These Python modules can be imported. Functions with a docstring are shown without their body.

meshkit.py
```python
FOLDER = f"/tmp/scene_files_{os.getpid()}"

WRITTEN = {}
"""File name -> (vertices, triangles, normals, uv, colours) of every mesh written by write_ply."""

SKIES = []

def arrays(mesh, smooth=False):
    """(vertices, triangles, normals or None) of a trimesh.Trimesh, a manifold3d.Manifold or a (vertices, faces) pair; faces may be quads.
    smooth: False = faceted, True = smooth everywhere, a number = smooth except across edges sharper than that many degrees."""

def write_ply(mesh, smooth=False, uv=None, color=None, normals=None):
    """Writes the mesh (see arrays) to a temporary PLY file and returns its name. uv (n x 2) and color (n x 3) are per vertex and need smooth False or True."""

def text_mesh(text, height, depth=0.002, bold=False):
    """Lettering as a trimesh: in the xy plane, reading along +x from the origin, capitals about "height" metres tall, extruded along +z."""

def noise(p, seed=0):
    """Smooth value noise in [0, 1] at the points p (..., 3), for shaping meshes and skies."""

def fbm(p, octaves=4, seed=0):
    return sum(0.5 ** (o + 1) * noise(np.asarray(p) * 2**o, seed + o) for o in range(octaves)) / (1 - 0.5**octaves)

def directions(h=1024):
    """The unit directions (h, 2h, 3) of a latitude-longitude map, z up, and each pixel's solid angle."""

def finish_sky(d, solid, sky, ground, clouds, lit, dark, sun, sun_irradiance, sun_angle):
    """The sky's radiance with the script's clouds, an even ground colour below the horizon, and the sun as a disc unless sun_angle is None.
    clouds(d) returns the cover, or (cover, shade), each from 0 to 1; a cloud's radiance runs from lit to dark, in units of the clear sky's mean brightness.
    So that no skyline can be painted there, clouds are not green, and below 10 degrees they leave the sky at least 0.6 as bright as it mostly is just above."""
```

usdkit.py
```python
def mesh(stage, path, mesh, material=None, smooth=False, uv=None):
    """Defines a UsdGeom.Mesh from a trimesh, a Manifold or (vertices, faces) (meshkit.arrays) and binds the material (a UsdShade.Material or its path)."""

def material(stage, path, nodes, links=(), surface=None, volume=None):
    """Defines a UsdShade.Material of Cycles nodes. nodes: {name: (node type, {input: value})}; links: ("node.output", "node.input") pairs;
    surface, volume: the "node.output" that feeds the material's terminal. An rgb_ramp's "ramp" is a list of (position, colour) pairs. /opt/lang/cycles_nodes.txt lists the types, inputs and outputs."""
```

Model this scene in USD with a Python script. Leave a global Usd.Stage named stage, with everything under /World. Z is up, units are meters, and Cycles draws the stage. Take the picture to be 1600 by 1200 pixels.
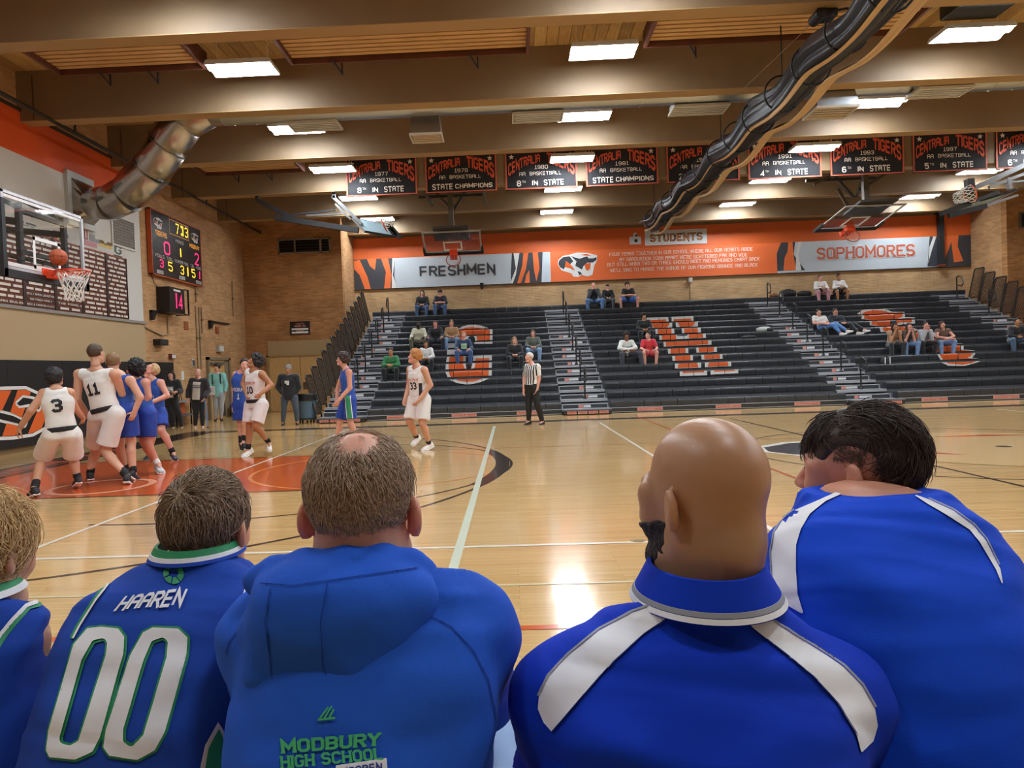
import math, random, numpy as np, trimesh, usdkit
from pxr import Usd, UsdGeom, UsdShade, UsdLux, Gf, Sdf, Vt
from shapely.geometry import Polygon, LineString, Point, box as sbox, MultiPolygon
from shapely.ops import unary_union
from shapely import affinity

stage = Usd.Stage.CreateInMemory()
UsdGeom.SetStageUpAxis(stage, 'Z'); UsdGeom.SetStageMetersPerUnit(stage, 1.0)
UsdGeom.Xform.Define(stage, '/World'); UsdGeom.Scope.Define(stage, '/World/Looks')
rng = np.random.default_rng(7)

# ---------------------------------------------------------------- camera, light, exposure
EYE = np.array([0, 0, 1.40]); FPX = 1110.0; PP = (768.0, 600.0); ROLL = 0.0355; VPY = (799.3, 574.5)
EXPOSURE = 1.45         # stops
LAMP = 22.0             # strength of each ceiling light's lenses
_Y = np.array([(VPY[0]-PP[0])/FPX, (VPY[1]-PP[1])/FPX, 1.0]); _Y /= np.linalg.norm(_Y)
_X = np.array([1, -ROLL, 0.0]); _X -= _Y*(_X@_Y); _X /= np.linalg.norm(_X)
CAMR = np.array([_X, _Y, np.cross(_X, _Y)])          # rows: world axes in camera coordinates (right, down, forward)
cam = UsdGeom.Camera.Define(stage, '/World/Camera')
cam.CreateHorizontalApertureAttr(36.0); cam.CreateVerticalApertureAttr(27.0)
cam.CreateFocalLengthAttr(36.0*FPX/1600); cam.CreateHorizontalApertureOffsetAttr((800-PP[0])/1600*36.0)
cam.CreateExposureAttr(EXPOSURE); cam.CreateClippingRangeAttr(Gf.Vec2f(0.05, 200))
_r, _u, _b = CAMR[:, 0], -CAMR[:, 1], -CAMR[:, 2]
cam.AddTransformOp().Set(Gf.Matrix4d(*[float(v) for row in (_r, _u, _b) for v in (*row, 0)], *map(float, EYE), 1.0))
dome = UsdLux.DomeLight.Define(stage, '/World/RoomFill')    # faint light of the rest of the building
dome.CreateIntensityAttr(0.02); dome.CreateColorAttr(Gf.Vec3f(1, .95, .9))

def ray(px, py): return CAMR @ np.array([(px-PP[0])/FPX, (py-PP[1])/FPX, 1.0])
def onZ(px, py, z): r = ray(px, py); return EYE + r*((z-EYE[2])/r[2])
def onY(px, py, Y): r = ray(px, py); return EYE + r*(Y/r[1])
def onX(px, py, X): r = ray(px, py); return EYE + r*(X/r[0])

# ---------------------------------------------------------------- scene helpers
used, kids = {}, {}
def numbered(parent, name):
    n = used.get((parent, name), 0); used[(parent, name)] = n+1
    return name if n == 0 else f'{name}_{n:03d}'
class Thing:
    def __init__(s, path, loc): s.path, s.loc = path, np.array(loc, float)
def put(prim, **kw):
    for k, v in kw.items():
        if v: prim.SetCustomDataByKey(k, v)
def thing(name, label, cat, loc=(0, 0, 0), group=None, kind=None):
    p = '/World/'+numbered('/World', name)
    x = UsdGeom.Xform.Define(stage, p); x.AddTranslateOp().Set(Gf.Vec3d(*map(float, loc)))
    put(x.GetPrim(), label=label, category=cat, group=group, kind=kind)
    return Thing(p, loc)
def part(parent, name, mesh, mat, smooth=False, label=None, kind=None):
    p = parent.path+'/'+numbered(parent.path, name)
    v, f, n = usdkit.meshkit.arrays(mesh, smooth)
    m = usdkit.mesh(stage, p, (v-parent.loc, f), mat)
    if n is not None:
        m.CreateNormalsAttr(Vt.Vec3fArray.FromNumpy(n.astype(np.float32))); m.SetNormalsInterpolation('vertex')
    put(m.GetPrim(), label=label, kind=kind)
    return Thing(p, parent.loc)
def solo(name, mesh, mat, label, cat, group=None, kind=None, smooth=False):
    p = '/World/'+numbered('/World', name)
    m = usdkit.mesh(stage, p, mesh, mat, smooth)
    put(m.GetPrim(), label=label, category=cat, group=group, kind=kind)
    return Thing(p, (0, 0, 0))
def struct(name, mesh, mat, smooth=False):
    p = '/World/'+numbered('/World', name)
    m = usdkit.mesh(stage, p, mesh, mat, smooth); put(m.GetPrim(), kind='structure')
    return Thing(p, (0, 0, 0))
def copy_of(t, name, loc, label, cat, group=None):
    p = '/World/'+numbered('/World', name)
    x = UsdGeom.Xform.Define(stage, p); x.GetPrim().GetReferences().AddInternalReference(t.path)
    x.GetPrim().SetInstanceable(True)
    x.ClearXformOpOrder(); x.AddTranslateOp().Set(Gf.Vec3d(*map(float, loc)))
    put(x.GetPrim(), label=label, category=cat, group=group)

# ---------------------------------------------------------------- materials
def lin(c):
    if isinstance(c, str): c = [int(c[i:i+2], 16) for i in (0, 2, 4)]
    c = np.array(c, float)/255
    return tuple(np.where(c <= .04045, c/12.92, ((c+.055)/1.055)**2.4))
mats = {}
def M(c, rough=.5, spec=.5, metal=0, emit=0, grain=0, gscale=20, bump=0, bscale=60, sheen=0, coat=0, sss=0, trans=0, stretch=(1, 1, 1)):
    key = (c if isinstance(c, str) else tuple(c), rough, spec, metal, emit, grain, gscale, bump, bscale, sheen, coat, sss, trans, stretch)
    if key in mats: return mats[key]
    col = lin(c); pr = {'base_color': col, 'roughness': rough, 'specular_ior_level': spec, 'metallic': metal}
    if emit: pr.update(emission_color=col, emission_strength=emit)
    if sheen: pr.update(sheen_weight=sheen)
    if coat: pr.update(coat_weight=coat, coat_roughness=.06)
    if sss: pr.update(subsurface_weight=sss, subsurface_scale=.006)
    if trans: pr.update(transmission_weight=trans)
    nodes, links = {'p': ('principled_bsdf', pr)}, []
    if grain or bump:
        nodes['g'] = ('texture_coordinate', {}); nodes['m'] = ('mapping', {'scale': stretch}); links += [('g.object', 'm.vector')]
    if grain:
        nodes['n'] = ('noise_texture', {'scale': gscale, 'detail': 4})
        nodes['r'] = ('rgb_ramp', {'ramp': [(.3, tuple(np.array(col)*(1-grain))), (.7, tuple(np.minimum(1, np.array(col)*(1+grain))))]})
        links += [('m.vector', 'n.vector'), ('n.fac', 'r.fac'), ('r.color', 'p.base_color')]
    if bump:
        nodes['bn'] = ('noise_texture', {'scale': bscale, 'detail': 3}); nodes['b'] = ('bump', {'strength': bump, 'distance': .01})
        links += [('m.vector', 'bn.vector'), ('bn.fac', 'b.height'), ('b.normal', 'p.normal')]
    mats[key] = m = usdkit.material(stage, f'/World/Looks/look_{len(mats):03d}', nodes, links, surface='p.BSDF')
    return m
def brick_look(name, axis, c1, c2, mortar, w=.30, h=.07, ms=.010, rough=.8, spec=.3, coarse=.25):
    g = ('geometry', {}); n = {'g': g, 's': ('separate_xyz', {}), 'c': ('combine_xyz', {}),
        'b': ('brick_texture', {'offset': .5, 'scale': 1.0, 'mortar_size': ms, 'mortar_smooth': .3, 'bias': 0.0, 'brick_width': w, 'row_height': h, 'color1': lin(c1), 'color2': lin(c2), 'mortar': lin(mortar)}),
        'nz': ('noise_texture', {'scale': 1.3, 'detail': 5}), 'r': ('rgb_ramp', {'ramp': [(.3, (1-coarse,)*3), (.7, (1.0,)*3)]}),
        'mx': ('mix', {'mix_type': 'multiply', 'fac': 1.0}), 'bm': ('bump', {'strength': .3, 'distance': .01}), 'p': ('principled_bsdf', {'roughness': rough, 'specular_ior_level': spec})}
    l = [('g.position', 's.vector'), (f's.{axis}', 'c.x'), ('s.z', 'c.y'), ('c.vector', 'b.vector'), ('g.position', 'nz.vector'), ('nz.fac', 'r.fac'),
         ('b.color', 'mx.color1'), ('r.color', 'mx.color2'), ('mx.color', 'p.base_color'), ('b.fac', 'bm.height'), ('bm.normal', 'p.normal')]
    n['bm'][1]['invert'] = True
    return usdkit.material(stage, '/World/Looks/'+name, n, l, surface='p.BSDF')
def floor_look():
    n = {'g': ('geometry', {}), 'b': ('brick_texture', {'offset': .37, 'offset_frequency': 2, 'scale': 1.0, 'mortar_size': .0012, 'mortar_smooth': .1, 'bias': -.1, 'brick_width': 1.1, 'row_height': .057,
              'color1': lin('dfbb82'), 'color2': lin('d6ae72'), 'mortar': lin('b4905f')}),
         'mp': ('mapping', {'scale': (1.1, 30, 1)}), 'nz': ('noise_texture', {'scale': 1.0, 'detail': 5}), 'r': ('rgb_ramp', {'ramp': [(.3, (.86, .83, .78)), (.72, (1.0, 1.0, 1.0))]}),
         'mx': ('mix', {'mix_type': 'multiply', 'fac': 1.0}), 'p': ('principled_bsdf', {'roughness': .16, 'specular_ior_level': .5, 'coat_weight': .35, 'coat_roughness': .07})}
    l = [('g.position', 'b.vector'), ('g.position', 'mp.vector'), ('mp.vector', 'nz.vector'), ('nz.fac', 'r.fac'), ('b.color', 'mx.color1'), ('r.color', 'mx.color2'), ('mx.color', 'p.base_color')]
    return usdkit.material(stage, '/World/Looks/maple_floor', n, l, surface='p.BSDF')
def glass_look():
    n = {'t': ('transparent_bsdf', {'color': (.96, .97, .97)}), 'gl': ('glossy_bsdf', {'roughness': .02, 'color': (.9, .95, 1)}), 'w': ('layer_weight', {'blend': .5}), 'q': ('math', {'math_type': 'power', 'value2': 3.0}), 'f': ('math', {'math_type': 'multiply_add', 'value2': .45, 'value3': .035}), 'm': ('mix_closure', {})}
    return usdkit.material(stage, '/World/Looks/pane_glass', n, [('w.facing', 'q.value1'), ('q.value', 'f.value1'), ('f.value', 'm.fac'), ('t.BSDF', 'm.closure1'), ('gl.BSDF', 'm.closure2')], surface='m.closure')
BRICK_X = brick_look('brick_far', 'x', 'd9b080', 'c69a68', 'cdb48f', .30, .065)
BRICK_Y = brick_look('brick_side', 'y', 'd3a070', 'b88555', 'bfa079', .30, .065)
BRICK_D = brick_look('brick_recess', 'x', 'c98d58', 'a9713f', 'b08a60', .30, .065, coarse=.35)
FLOOR, GLASS = floor_look(), glass_look()
STEEL = M('a9adb0', .38, metal=1, bump=.1, bscale=8); DARKM = M('26262a', .45); BLACK = M('17171a', .5); WHITE = M('e4e4e2', .5)
ORANGE = M('e2662a', .45); GREYM = M('7d7f82', .45, metal=.6)

# ---------------------------------------------------------------- mesh helpers
cat = trimesh.util.concatenate
def bx(x0, x1, y0, y1, z0, z1):
    m = trimesh.creation.box([x1-x0, y1-y0, z1-z0]); m.apply_translation([(x0+x1)/2, (y0+y1)/2, (z0+z1)/2]); return m
def bar(a, b, w, h=None, up=(0, 0, 1)):
    """a box-section bar from a to b"""
    a, b = np.array(a, float), np.array(b, float); h = h or w; d = b-a; L = np.linalg.norm(d); d /= L
    up = np.array(up, float)
    if abs(d@up) > .95: up = np.array([1., 0, 0])
    s = np.cross(d, up); s /= np.linalg.norm(s); t = np.cross(s, d)
    m = trimesh.creation.box([w, L, h]); T = np.eye(4); T[:3, 0], T[:3, 1], T[:3, 2], T[:3, 3] = s, d, t, (a+b)/2
    m.apply_transform(T); return m
def tube(pts, r, n=8, closed=False, cap=True):
    p = np.array(pts, float); r = np.broadcast_to(np.asarray(r, float), (len(p),))
    if closed: t = np.roll(p, -1, 0)-np.roll(p, 1, 0)
    else: t = np.gradient(p, axis=0)
    t /= np.linalg.norm(t, axis=1, keepdims=True)+1e-12
    ref = np.array([0, 0, 1.]) if abs(t[0, 2]) < .9 else np.array([1., 0, 0])
    A = []; a = np.cross(t[0], ref); a /= np.linalg.norm(a)
    for i in range(len(p)):
        a = a-t[i]*(a@t[i]); a /= np.linalg.norm(a)+1e-12; A.append(a)
    A = np.array(A); B = np.cross(t, A); ang = np.arange(n)*2*np.pi/n
    V = p[:, None]+r[:, None, None]*(np.cos(ang)[None, :, None]*A[:, None]+np.sin(ang)[None, :, None]*B[:, None])
    k = len(p); ii, jj = np.meshgrid(np.arange(k if closed else k-1), np.arange(n), indexing='ij'); i2 = (ii+1) % k; j2 = (jj+1) % n
    F = np.stack([ii*n+jj, ii*n+j2, i2*n+j2, i2*n+jj], -1).reshape(-1, 4); F = np.vstack([F[:, [0, 1, 2]], F[:, [0, 2, 3]]])
    V = V.reshape(-1, 3)
    if cap and not closed:
        F = np.vstack([F, [[0, j+1, j] for j in range(1, n-1)], [[(k-1)*n, (k-1)*n+j, (k-1)*n+j+1] for j in range(1, n-1)]]) if n > 2 else F
    return trimesh.Trimesh(V, F, process=False)
def polys(g): return [p for p in getattr(g, 'geoms', [g]) if p.geom_type == 'Polygon' and p.area > 1e-9]
def tri2(g):
    V, F, k = [], [], 0
    for p in polys(g):
        v, f = trimesh.creation.triangulate_polygon(p, engine='earcut'); V.append(v); F.append(f+k); k += len(v)
    return (np.vstack(V), np.vstack(F)) if V else (np.zeros((0, 2)), np.zeros((0, 3), int))
def flat(g, o, u, v, lift=0.):
    P, F = tri2(g); u, v = np.array(u, float), np.array(v, float); n = np.cross(u, v); n /= np.linalg.norm(n)
    return trimesh.Trimesh(np.array(o)+P[:, :1]*u+P[:, 1:2]*v+n*lift, F, process=False)
def slab(g, o, u, v, d, lift=0.):
    """polygon extruded by d along u x v"""
    u, v = np.array(u, float), np.array(v, float); n = np.cross(u, v); n /= np.linalg.norm(n); out = []
    for p in polys(g):
        m = trimesh.creation.extrude_polygon(p, d, engine='earcut'); w = m.vertices
        out.append(trimesh.Trimesh(np.array(o)+w[:, :1]*u+w[:, 1:2]*v+(w[:, 2:]+lift)*n, m.faces, process=False))
    return cat(out)
def extrude_x(pts, x0, x1):
    """profile of (y, z) swept along x"""
    return slab(Polygon(pts), (x0, 0, 0), (0, 1, 0), (0, 0, 1), x1-x0)
def lathe(prof, n=20, c=(0, 0, 0)):
    m = trimesh.creation.revolve(np.array(prof), sections=n); m.apply_translation(c); return m
def wall_y(Y): return dict(o=(0, Y, 0), u=(1, 0, 0), v=(0, 0, 1))        # faces -Y, text reads along +X
def wall_x(X): return dict(o=(X, 0, 0), u=(0, 1, 0), v=(0, 0, 1))        # faces +X, text reads along +Y

# ---------------------------------------------------------------- block lettering
GL = {'A': '0,0 0,5 1,6 3,6 4,5 4,0;0,3 4,3', 'B': '0,0 0,6 3,6 4,5 4,4 3,3 0,3;3,3 4,2 4,1 3,0 0,0', 'C': '4,4.6 4,5 3,6 1,6 0,5 0,1 1,0 3,0 4,1 4,1.4',
 'D': '0,0 0,6 3,6 4,5 4,1 3,0 0,0', 'E': '4,6 0,6 0,0 4,0;0,3 3.2,3', 'F': '4,6 0,6 0,0;0,3 3.2,3', 'G': '4,4.6 4,5 3,6 1,6 0,5 0,1 1,0 3,0 4,1 4,2.8 2.4,2.8',
 'H': '0,0 0,6;4,0 4,6;0,3 4,3', 'I': '0,0 0,6', 'J': '4,6 4,1 3,0 1,0 0,1 0,2', 'K': '0,0 0,6;4,6 0,2.4;1.4,3.6 4,0', 'L': '0,6 0,0 3.6,0', 'M': '0,0 0,6 2.5,2 5,6 5,0',
 'N': '0,0 0,6 4,0 4,6', 'O': '1,6 3,6 4,5 4,1 3,0 1,0 0,1 0,5 1,6', 'P': '0,0 0,6 3,6 4,5 4,3.8 3,2.8 0,2.8', 'Q': '1,6 3,6 4,5 4,1 3,0 1,0 0,1 0,5 1,6;2.5,1.5 4.2,-.3',
 'R': '0,0 0,6 3,6 4,5 4,4 3,3 0,3;2,3 4,0', 'S': '4,4.8 4,5 3,6 1,6 0,5 0,4 1,3.1 3,2.9 4,2 4,1 3,0 1,0 0,1 0,1.2', 'T': '0,6 4,6;2,6 2,0', 'U': '0,6 0,1 1,0 3,0 4,1 4,6',
 'V': '0,6 2,0 4,6', 'W': '0,6 1.25,0 2.5,4 3.75,0 5,6', 'X': '0,0 4,6;0,6 4,0', 'Y': '0,6 2,3 4,6;2,3 2,0', 'Z': '0,6 4,6 0,0 4,0',
 '0': '1,6 3,6 4,5 4,1 3,0 1,0 0,1 0,5 1,6', '1': '.2,4.8 1.4,6 1.4,0;.2,0 2.6,0', '2': '0,4.8 0,5 1,6 3,6 4,5 4,4 0,0 4,0', '3': '0,5 1,6 3,6 4,5 4,4 3,3.1 1.4,3.1;3,3.1 4,2 4,1 3,0 1,0 0,1',
 '4': '3.2,0 3.2,6 0,1.8 4.2,1.8', '5': '4,6 0,6 0,3.6 3,3.6 4,2.6 4,1 3,0 1,0 0,1', '6': '4,5 3,6 1,6 0,5 0,1 1,0 3,0 4,1 4,2.5 3,3.3 0,3.3', '7': '0,6 4,6 1.5,0',
 '8': '1,6 3,6 4,5 4,4 3,3 1,3 0,4 0,5 1,6;1,3 0,2 0,1 1,0 3,0 4,1 4,2 3,3', '9': '4,2.7 1,2.7 0,3.6 0,5 1,6 3,6 4,5 4,1 3,0 1,0 0,1', '.': '0,0 0,.2', ',': '.3,.3 0,-.8', "'": '0,5 0,6', '&': '4,0 1,4.5 1,5.5 2,6 3,5 0,2 0,1 1,0 2.5,0 4,2', '-': '0,3 2.4,3', ':': '0,1.2 0,1.4;0,4.2 0,4.4', '/': '0,0 3,6',
 'w': '0,4 1.1,0 2.2,3.2 3.3,0 4.4,4', 'o': '.8,4 2.2,4 3,3.2 3,.8 2.2,0 .8,0 0,.8 0,3.2 .8,4', 'e': '0,2 3,2 3,3.2 2.2,4 .8,4 0,3.2 0,.8 .8,0 3,0', 'n': '0,0 0,4;0,3 1,4 2.2,4 3,3.2 3,0', 't': '1,5.6 1,.8 1.8,0 2.6,0;0,4 2.6,4',
 'r': '0,0 0,4;0,3 1,4 2.2,4', 'a': '.4,4 2.2,4 3,3.2 3,0 .8,0 0,.7 0,1.5 .8,2.2 3,2.2', 'l': '0,0 0,6', 'i': '0,0 0,4;0,5.4 0,6', 'g': '3,.6 .8,.6 0,1.3 0,3.2 .8,4 3,4 3,-.8 2.2,-1.6 .4,-1.6', 's': '3,4 .8,4 0,3.2 .8,2.2 2.2,1.9 3,1 2.2,0 0,0', 'c': '3,4 .8,4 0,3.2 0,.8 .8,0 3,0', 'm': '0,0 0,4;0,3.2 .8,4 1.6,4 2.2,3.2 2.2,0;2.2,3.2 3,4 3.8,4 4.4,3.2 4.4,0', 'h': '0,0 0,6;0,3 1,4 2.2,4 3,3.2 3,0', 'd': '3,6 3,0 .8,0 0,.8 0,3.2 .8,4 3,4'}
def text(s, stroke=1.0, gap=1.3, serif=0):
    """unit-height block lettering as a shapely shape, starting at x = 0, with its width"""
    x, out = 0., []
    for ch in s:
        if ch == ' ': x += 3.2; continue
        lines = [[tuple(map(float, q.split(','))) for q in l.split()] for l in GL[ch].split(';')]
        w = max(q[0] for l in lines for q in l)
        for l in lines:
            g = LineString(l).buffer(stroke/2, cap_style=2 if len(l) > 2 or serif else 3, join_style=2, mitre_limit=2.5) if len(set(l)) > 1 else Point(l[0]).buffer(stroke/2)
            out.append(affinity.translate(g, x+stroke/2, stroke/2))
            if serif:
                for q in (l[0], l[-1]):
                    if q[1] in (0., 6.) and l[0] != l[-1] and ch not in 'CGSO03256890':
                        yy = q[1]+stroke/2; out.append(sbox(x+q[0]+stroke/2-serif, yy-stroke*.35*(1 if q[1] else 0)-(0 if q[1] else stroke*.5), x+q[0]+stroke/2+serif, yy+stroke*.35*(0 if q[1] else 1)+(stroke*.5 if q[1] else 0)))
        x += w+stroke+gap*.6
    H = 6+stroke; g = affinity.scale(unary_union(out), 1/H, 1/H, origin=(0, 0))
    return g, (x-gap*.6)/H
def fit(s, x0, y0, w, h, **k):
    """lettering scaled into the box x0, y0, w, h"""
    g, _ = text(s, **k); a, b, c, d = g.bounds
    return affinity.translate(affinity.scale(affinity.translate(g, -a, -b), w/(c-a), h/(d-b), origin=(0, 0)), x0, y0)
def star(x, y, r): return Polygon([(x+(r if i % 2 == 0 else r*.42)*math.sin(i*math.pi/5), y+(r if i % 2 == 0 else r*.42)*math.cos(i*math.pi/5)) for i in range(10)])
def pl(s): return Polygon([tuple(map(float, q.split(','))) for q in s.split()]).buffer(0)
# big-cat head emblem, drawn in a 280 x 170 box (x right, y down)
EMB_W = unary_union([pl('92,145 98,115 130,88 180,80 230,68 300,72 372,92 372,122 350,165 335,228 300,240 260,226 235,240 198,236 188,214 150,200 118,190')])
EMB_D = unary_union([pl('98,145 103,120 133,96 178,92 203,128 180,148 150,158 132,182 108,165'), pl('186,90 216,103 250,112 300,97 312,112 345,113 369,106 366,127 340,142 300,142 272,166 262,190 236,172 216,160 226,130'), pl('230,200 250,205 262,220 242,228')])
EMB_O = unary_union([pl('150,122 184,150 214,196 180,178 142,166'), pl('250,86 300,80 332,95 290,92'), pl('282,150 326,145 320,186 300,200 286,182')])
def emblem(o, u, v, w):
    k = w/280.
    f = lambda g: affinity.affine_transform(g, [k, 0, 0, -k, -92*k, 240*k])
    return [(flat(f(g), o, u, v, l), m) for g, l, m in ((EMB_W, .004, WHITE), (EMB_D.intersection(EMB_W), .006, M('3a3d44', .5)), (EMB_O.intersection(EMB_W), .008, ORANGE))]
# ================================================================ THE HALL
XL, XR, YF, YB = -10.3, 22.7, 29.55, 27.4        # left wall, right wall, banner wall, recessed side walls
YN, ZC, ZB = -9.0, 8.05, 7.0                    # wall behind, deck, underside of beams
PXL, PXR = -6.42, 18.8                           # returns beside the bleachers
floor = struct('floor', bx(XL-.3, XR+.3, YN-.3, YF+.3, -.12, 0), FLOOR)
struct('wall_far', bx(PXL-.25, PXR+.25, YF, YF+.3, 0, 6.2), BRICK_X)
for x in (PXL-.25, PXR): struct('wall_return', bx(x, x+.25, YB+.3, YF, 0, ZB+.2), BRICK_Y)
struct('wall_far', bx(PXL-.25, PXR+.25, YF, YF+.3, 6.2, ZC), M('8a7152', .7))
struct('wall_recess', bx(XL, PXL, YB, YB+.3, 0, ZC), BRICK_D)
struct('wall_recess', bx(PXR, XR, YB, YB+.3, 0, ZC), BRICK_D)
struct('wall_left', bx(XL-.3, XL, YN, YF, 0, ZC), BRICK_Y)
struct('wall_right', bx(XR, XR+.3, YN, YF, 0, ZC), M('d2c3aa', .7))
struct('wall_near', bx(XL, XR, YN-.3, YN, 0, ZC), M('d8cfc0', .7))
struct('wall_left_panel', cat([bx(XL, XL+.05, YN, 19.66, 3.02, 6.28)]), M('cfccc6', .6))
struct('wall_left_band', bx(XL, XL+.06, YN, 19.72, 6.28, 7.2), M('d9541f', .5))
struct('wall_left_wainscot', bx(XL, XL+.07, YN, 19.66, 1.9, 3.0), M('b39b76', .6))
struct('trim_1', cat([bx(XL, XL+.12, YN, 19.72, 2.98, 3.05)]), M('8d8a84', .5))
struct('trim_2', cat([bx(XL+.0, XL+.1, YN, 19.72, 7.2, 7.26)]), M('3a2c1c', .6))
struct('wall_far_band', bx(PXL, PXR, YF-.04, YF, 6.12, 6.98), M('e0682f', .5))
struct('baseboard_far', bx(XL, PXL, YB-.02, YB, 0, .1), M('2c2622', .6))
# roof deck with planks over the bay that shows
ceil = struct('ceiling', bx(XL-.3, XR+.3, YN-.3, YF+.3, ZC+.03, ZC+.25), M('a5804f', .7))
PLK = [M(c, .6, grain=.18, gscale=6, stretch=(6, .6, 1)) for c in ('b5935f', 'a88757', 'bd9c66', '9c7c4e')]
for i in range(136):
    x0 = XL+i*.2443; part(ceil, 'plank', bx(x0+.004, x0+.238, 11.82, 14.92, ZC, ZC+.03), PLK[int(rng.integers(4))])
for ya, yb in ((YN, 11.5), (15.2, YF)):
    part(ceil, 'deck_underside', bx(XL, XR, ya, yb, ZC, ZC+.03), M('a5804f', .7))
BEAM, SOFF = M('80694e', .55, grain=.06, gscale=1.5), M('a08156', .55)
BY = [11.5+3.42*k for k in range(-5, 6)]
for y in BY:
    b = struct('ceiling_beam', bx(XL, XR, y, y+.33, ZB, ZC), BEAM)
    part(b, 'soffit', bx(XL, XR, y-.004, y+.334, ZB-.012, ZB+.004), SOFF)
    part(b, 'end_plate', bx(XL+.35, XL+.37, y-.012, y-.004, ZB+.02, ZC-.1), M('4d3b28', .6))

# ---------------------------------------------------------------- floor paint (flat print, 1-3 mm proud)
def ring(cx, cy, r, w, a0=0, a1=360, n=96):
    a = np.radians(np.linspace(a0, a1, n)); o = [(cx+(r+w/2)*math.cos(t), cy+(r+w/2)*math.sin(t)) for t in a]; i = [(cx+(r-w/2)*math.cos(t), cy+(r-w/2)*math.sin(t)) for t in a[::-1]]
    return Polygon(o+i).buffer(0)
def paint(g, mat, z=.0015, name='painted_line'): return part(floor, name, flat(g, (0, 0, z), (1, 0, 0), (0, 1, 0)), mat)
PW, PK, PO, PB = M('ece6d8', .2, coat=.3), M('2a211c', .2, coat=.3), M('cf5a26', .18, coat=.3), M('33323a', .2, coat=.3)
RX, RY = -6.38, 10.35                            # below the main rim
paint(sbox(-7.75, RY-1.83, -1.96, RY+1.83), PO, .001, 'painted_lane')
for yy in (RY-1.83, RY+1.83): paint(sbox(-7.75, yy-.025, -1.96, yy+.025), PK, .002)
paint(ring(-6.08, RY, 5.97, .05, -90, 90), PK, .002); paint(sbox(-7.75, RY-5.995, -6.08, RY-5.945), PK, .002); paint(sbox(-7.75, RY+5.945, -6.08, RY+5.995), PK, .002)
paint(ring(-6.08, RY, 5.90, .20, -18, 18), PK, .0022); paint(ring(-3.6, RY, 3.55, .04, -100, 100), PK, .0018)
paint(ring(-1.96, RY, 1.83, .05), M('d98a52', .2), .0016)
for x, w, m in ((-4.12, .05, PW), (-.46, .07, M('cfd8c4', .2)), (2.08, .05, PW), (3.25, .04, PO), (5.19, .05, PK), (11.5, .05, PW)): paint(sbox(x-w/2, .4, x+w/2, 19.2 if m is PO else 17.2), m, .0026)
for y, w, m in ((5.56, .05, PW), (4.55, .03, M('d8c9a0', .2)), (3.79, .06, PO), (3.25, .03, PW), (2.75, .04, M('dcd2b6', .2)), (12.4, .03, M('a8643a', .2)), (15.6, .03, M('b9814f', .2))): paint(sbox(-9.6, y-w/2, 22, y+w/2), m, .0024)
paint(unary_union([sbox(-8.6, 1.9, -7.75, 18.6), sbox(-8.6, 17.97, 20.5, 18.5)]), PK, .0012, 'painted_border')
paint(sbox(-8.45, 6.2, -7.9, 14.6), M('b5502a', .2), .002, 'painted_border')
for i, ch in enumerate('CENTRALIA'):
    g = affinity.rotate(fit(ch, 0, 0, .62, .46, stroke=1.3), 90, origin=(0, 0)); paint(affinity.translate(g, -7.95, 6.6+i*.86), PK, .003, 'painted_letter')
paint(ring(-5.55, 9.35, .62, .10), M('e9a284', .2), .0028, 'painted_emblem')
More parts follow.
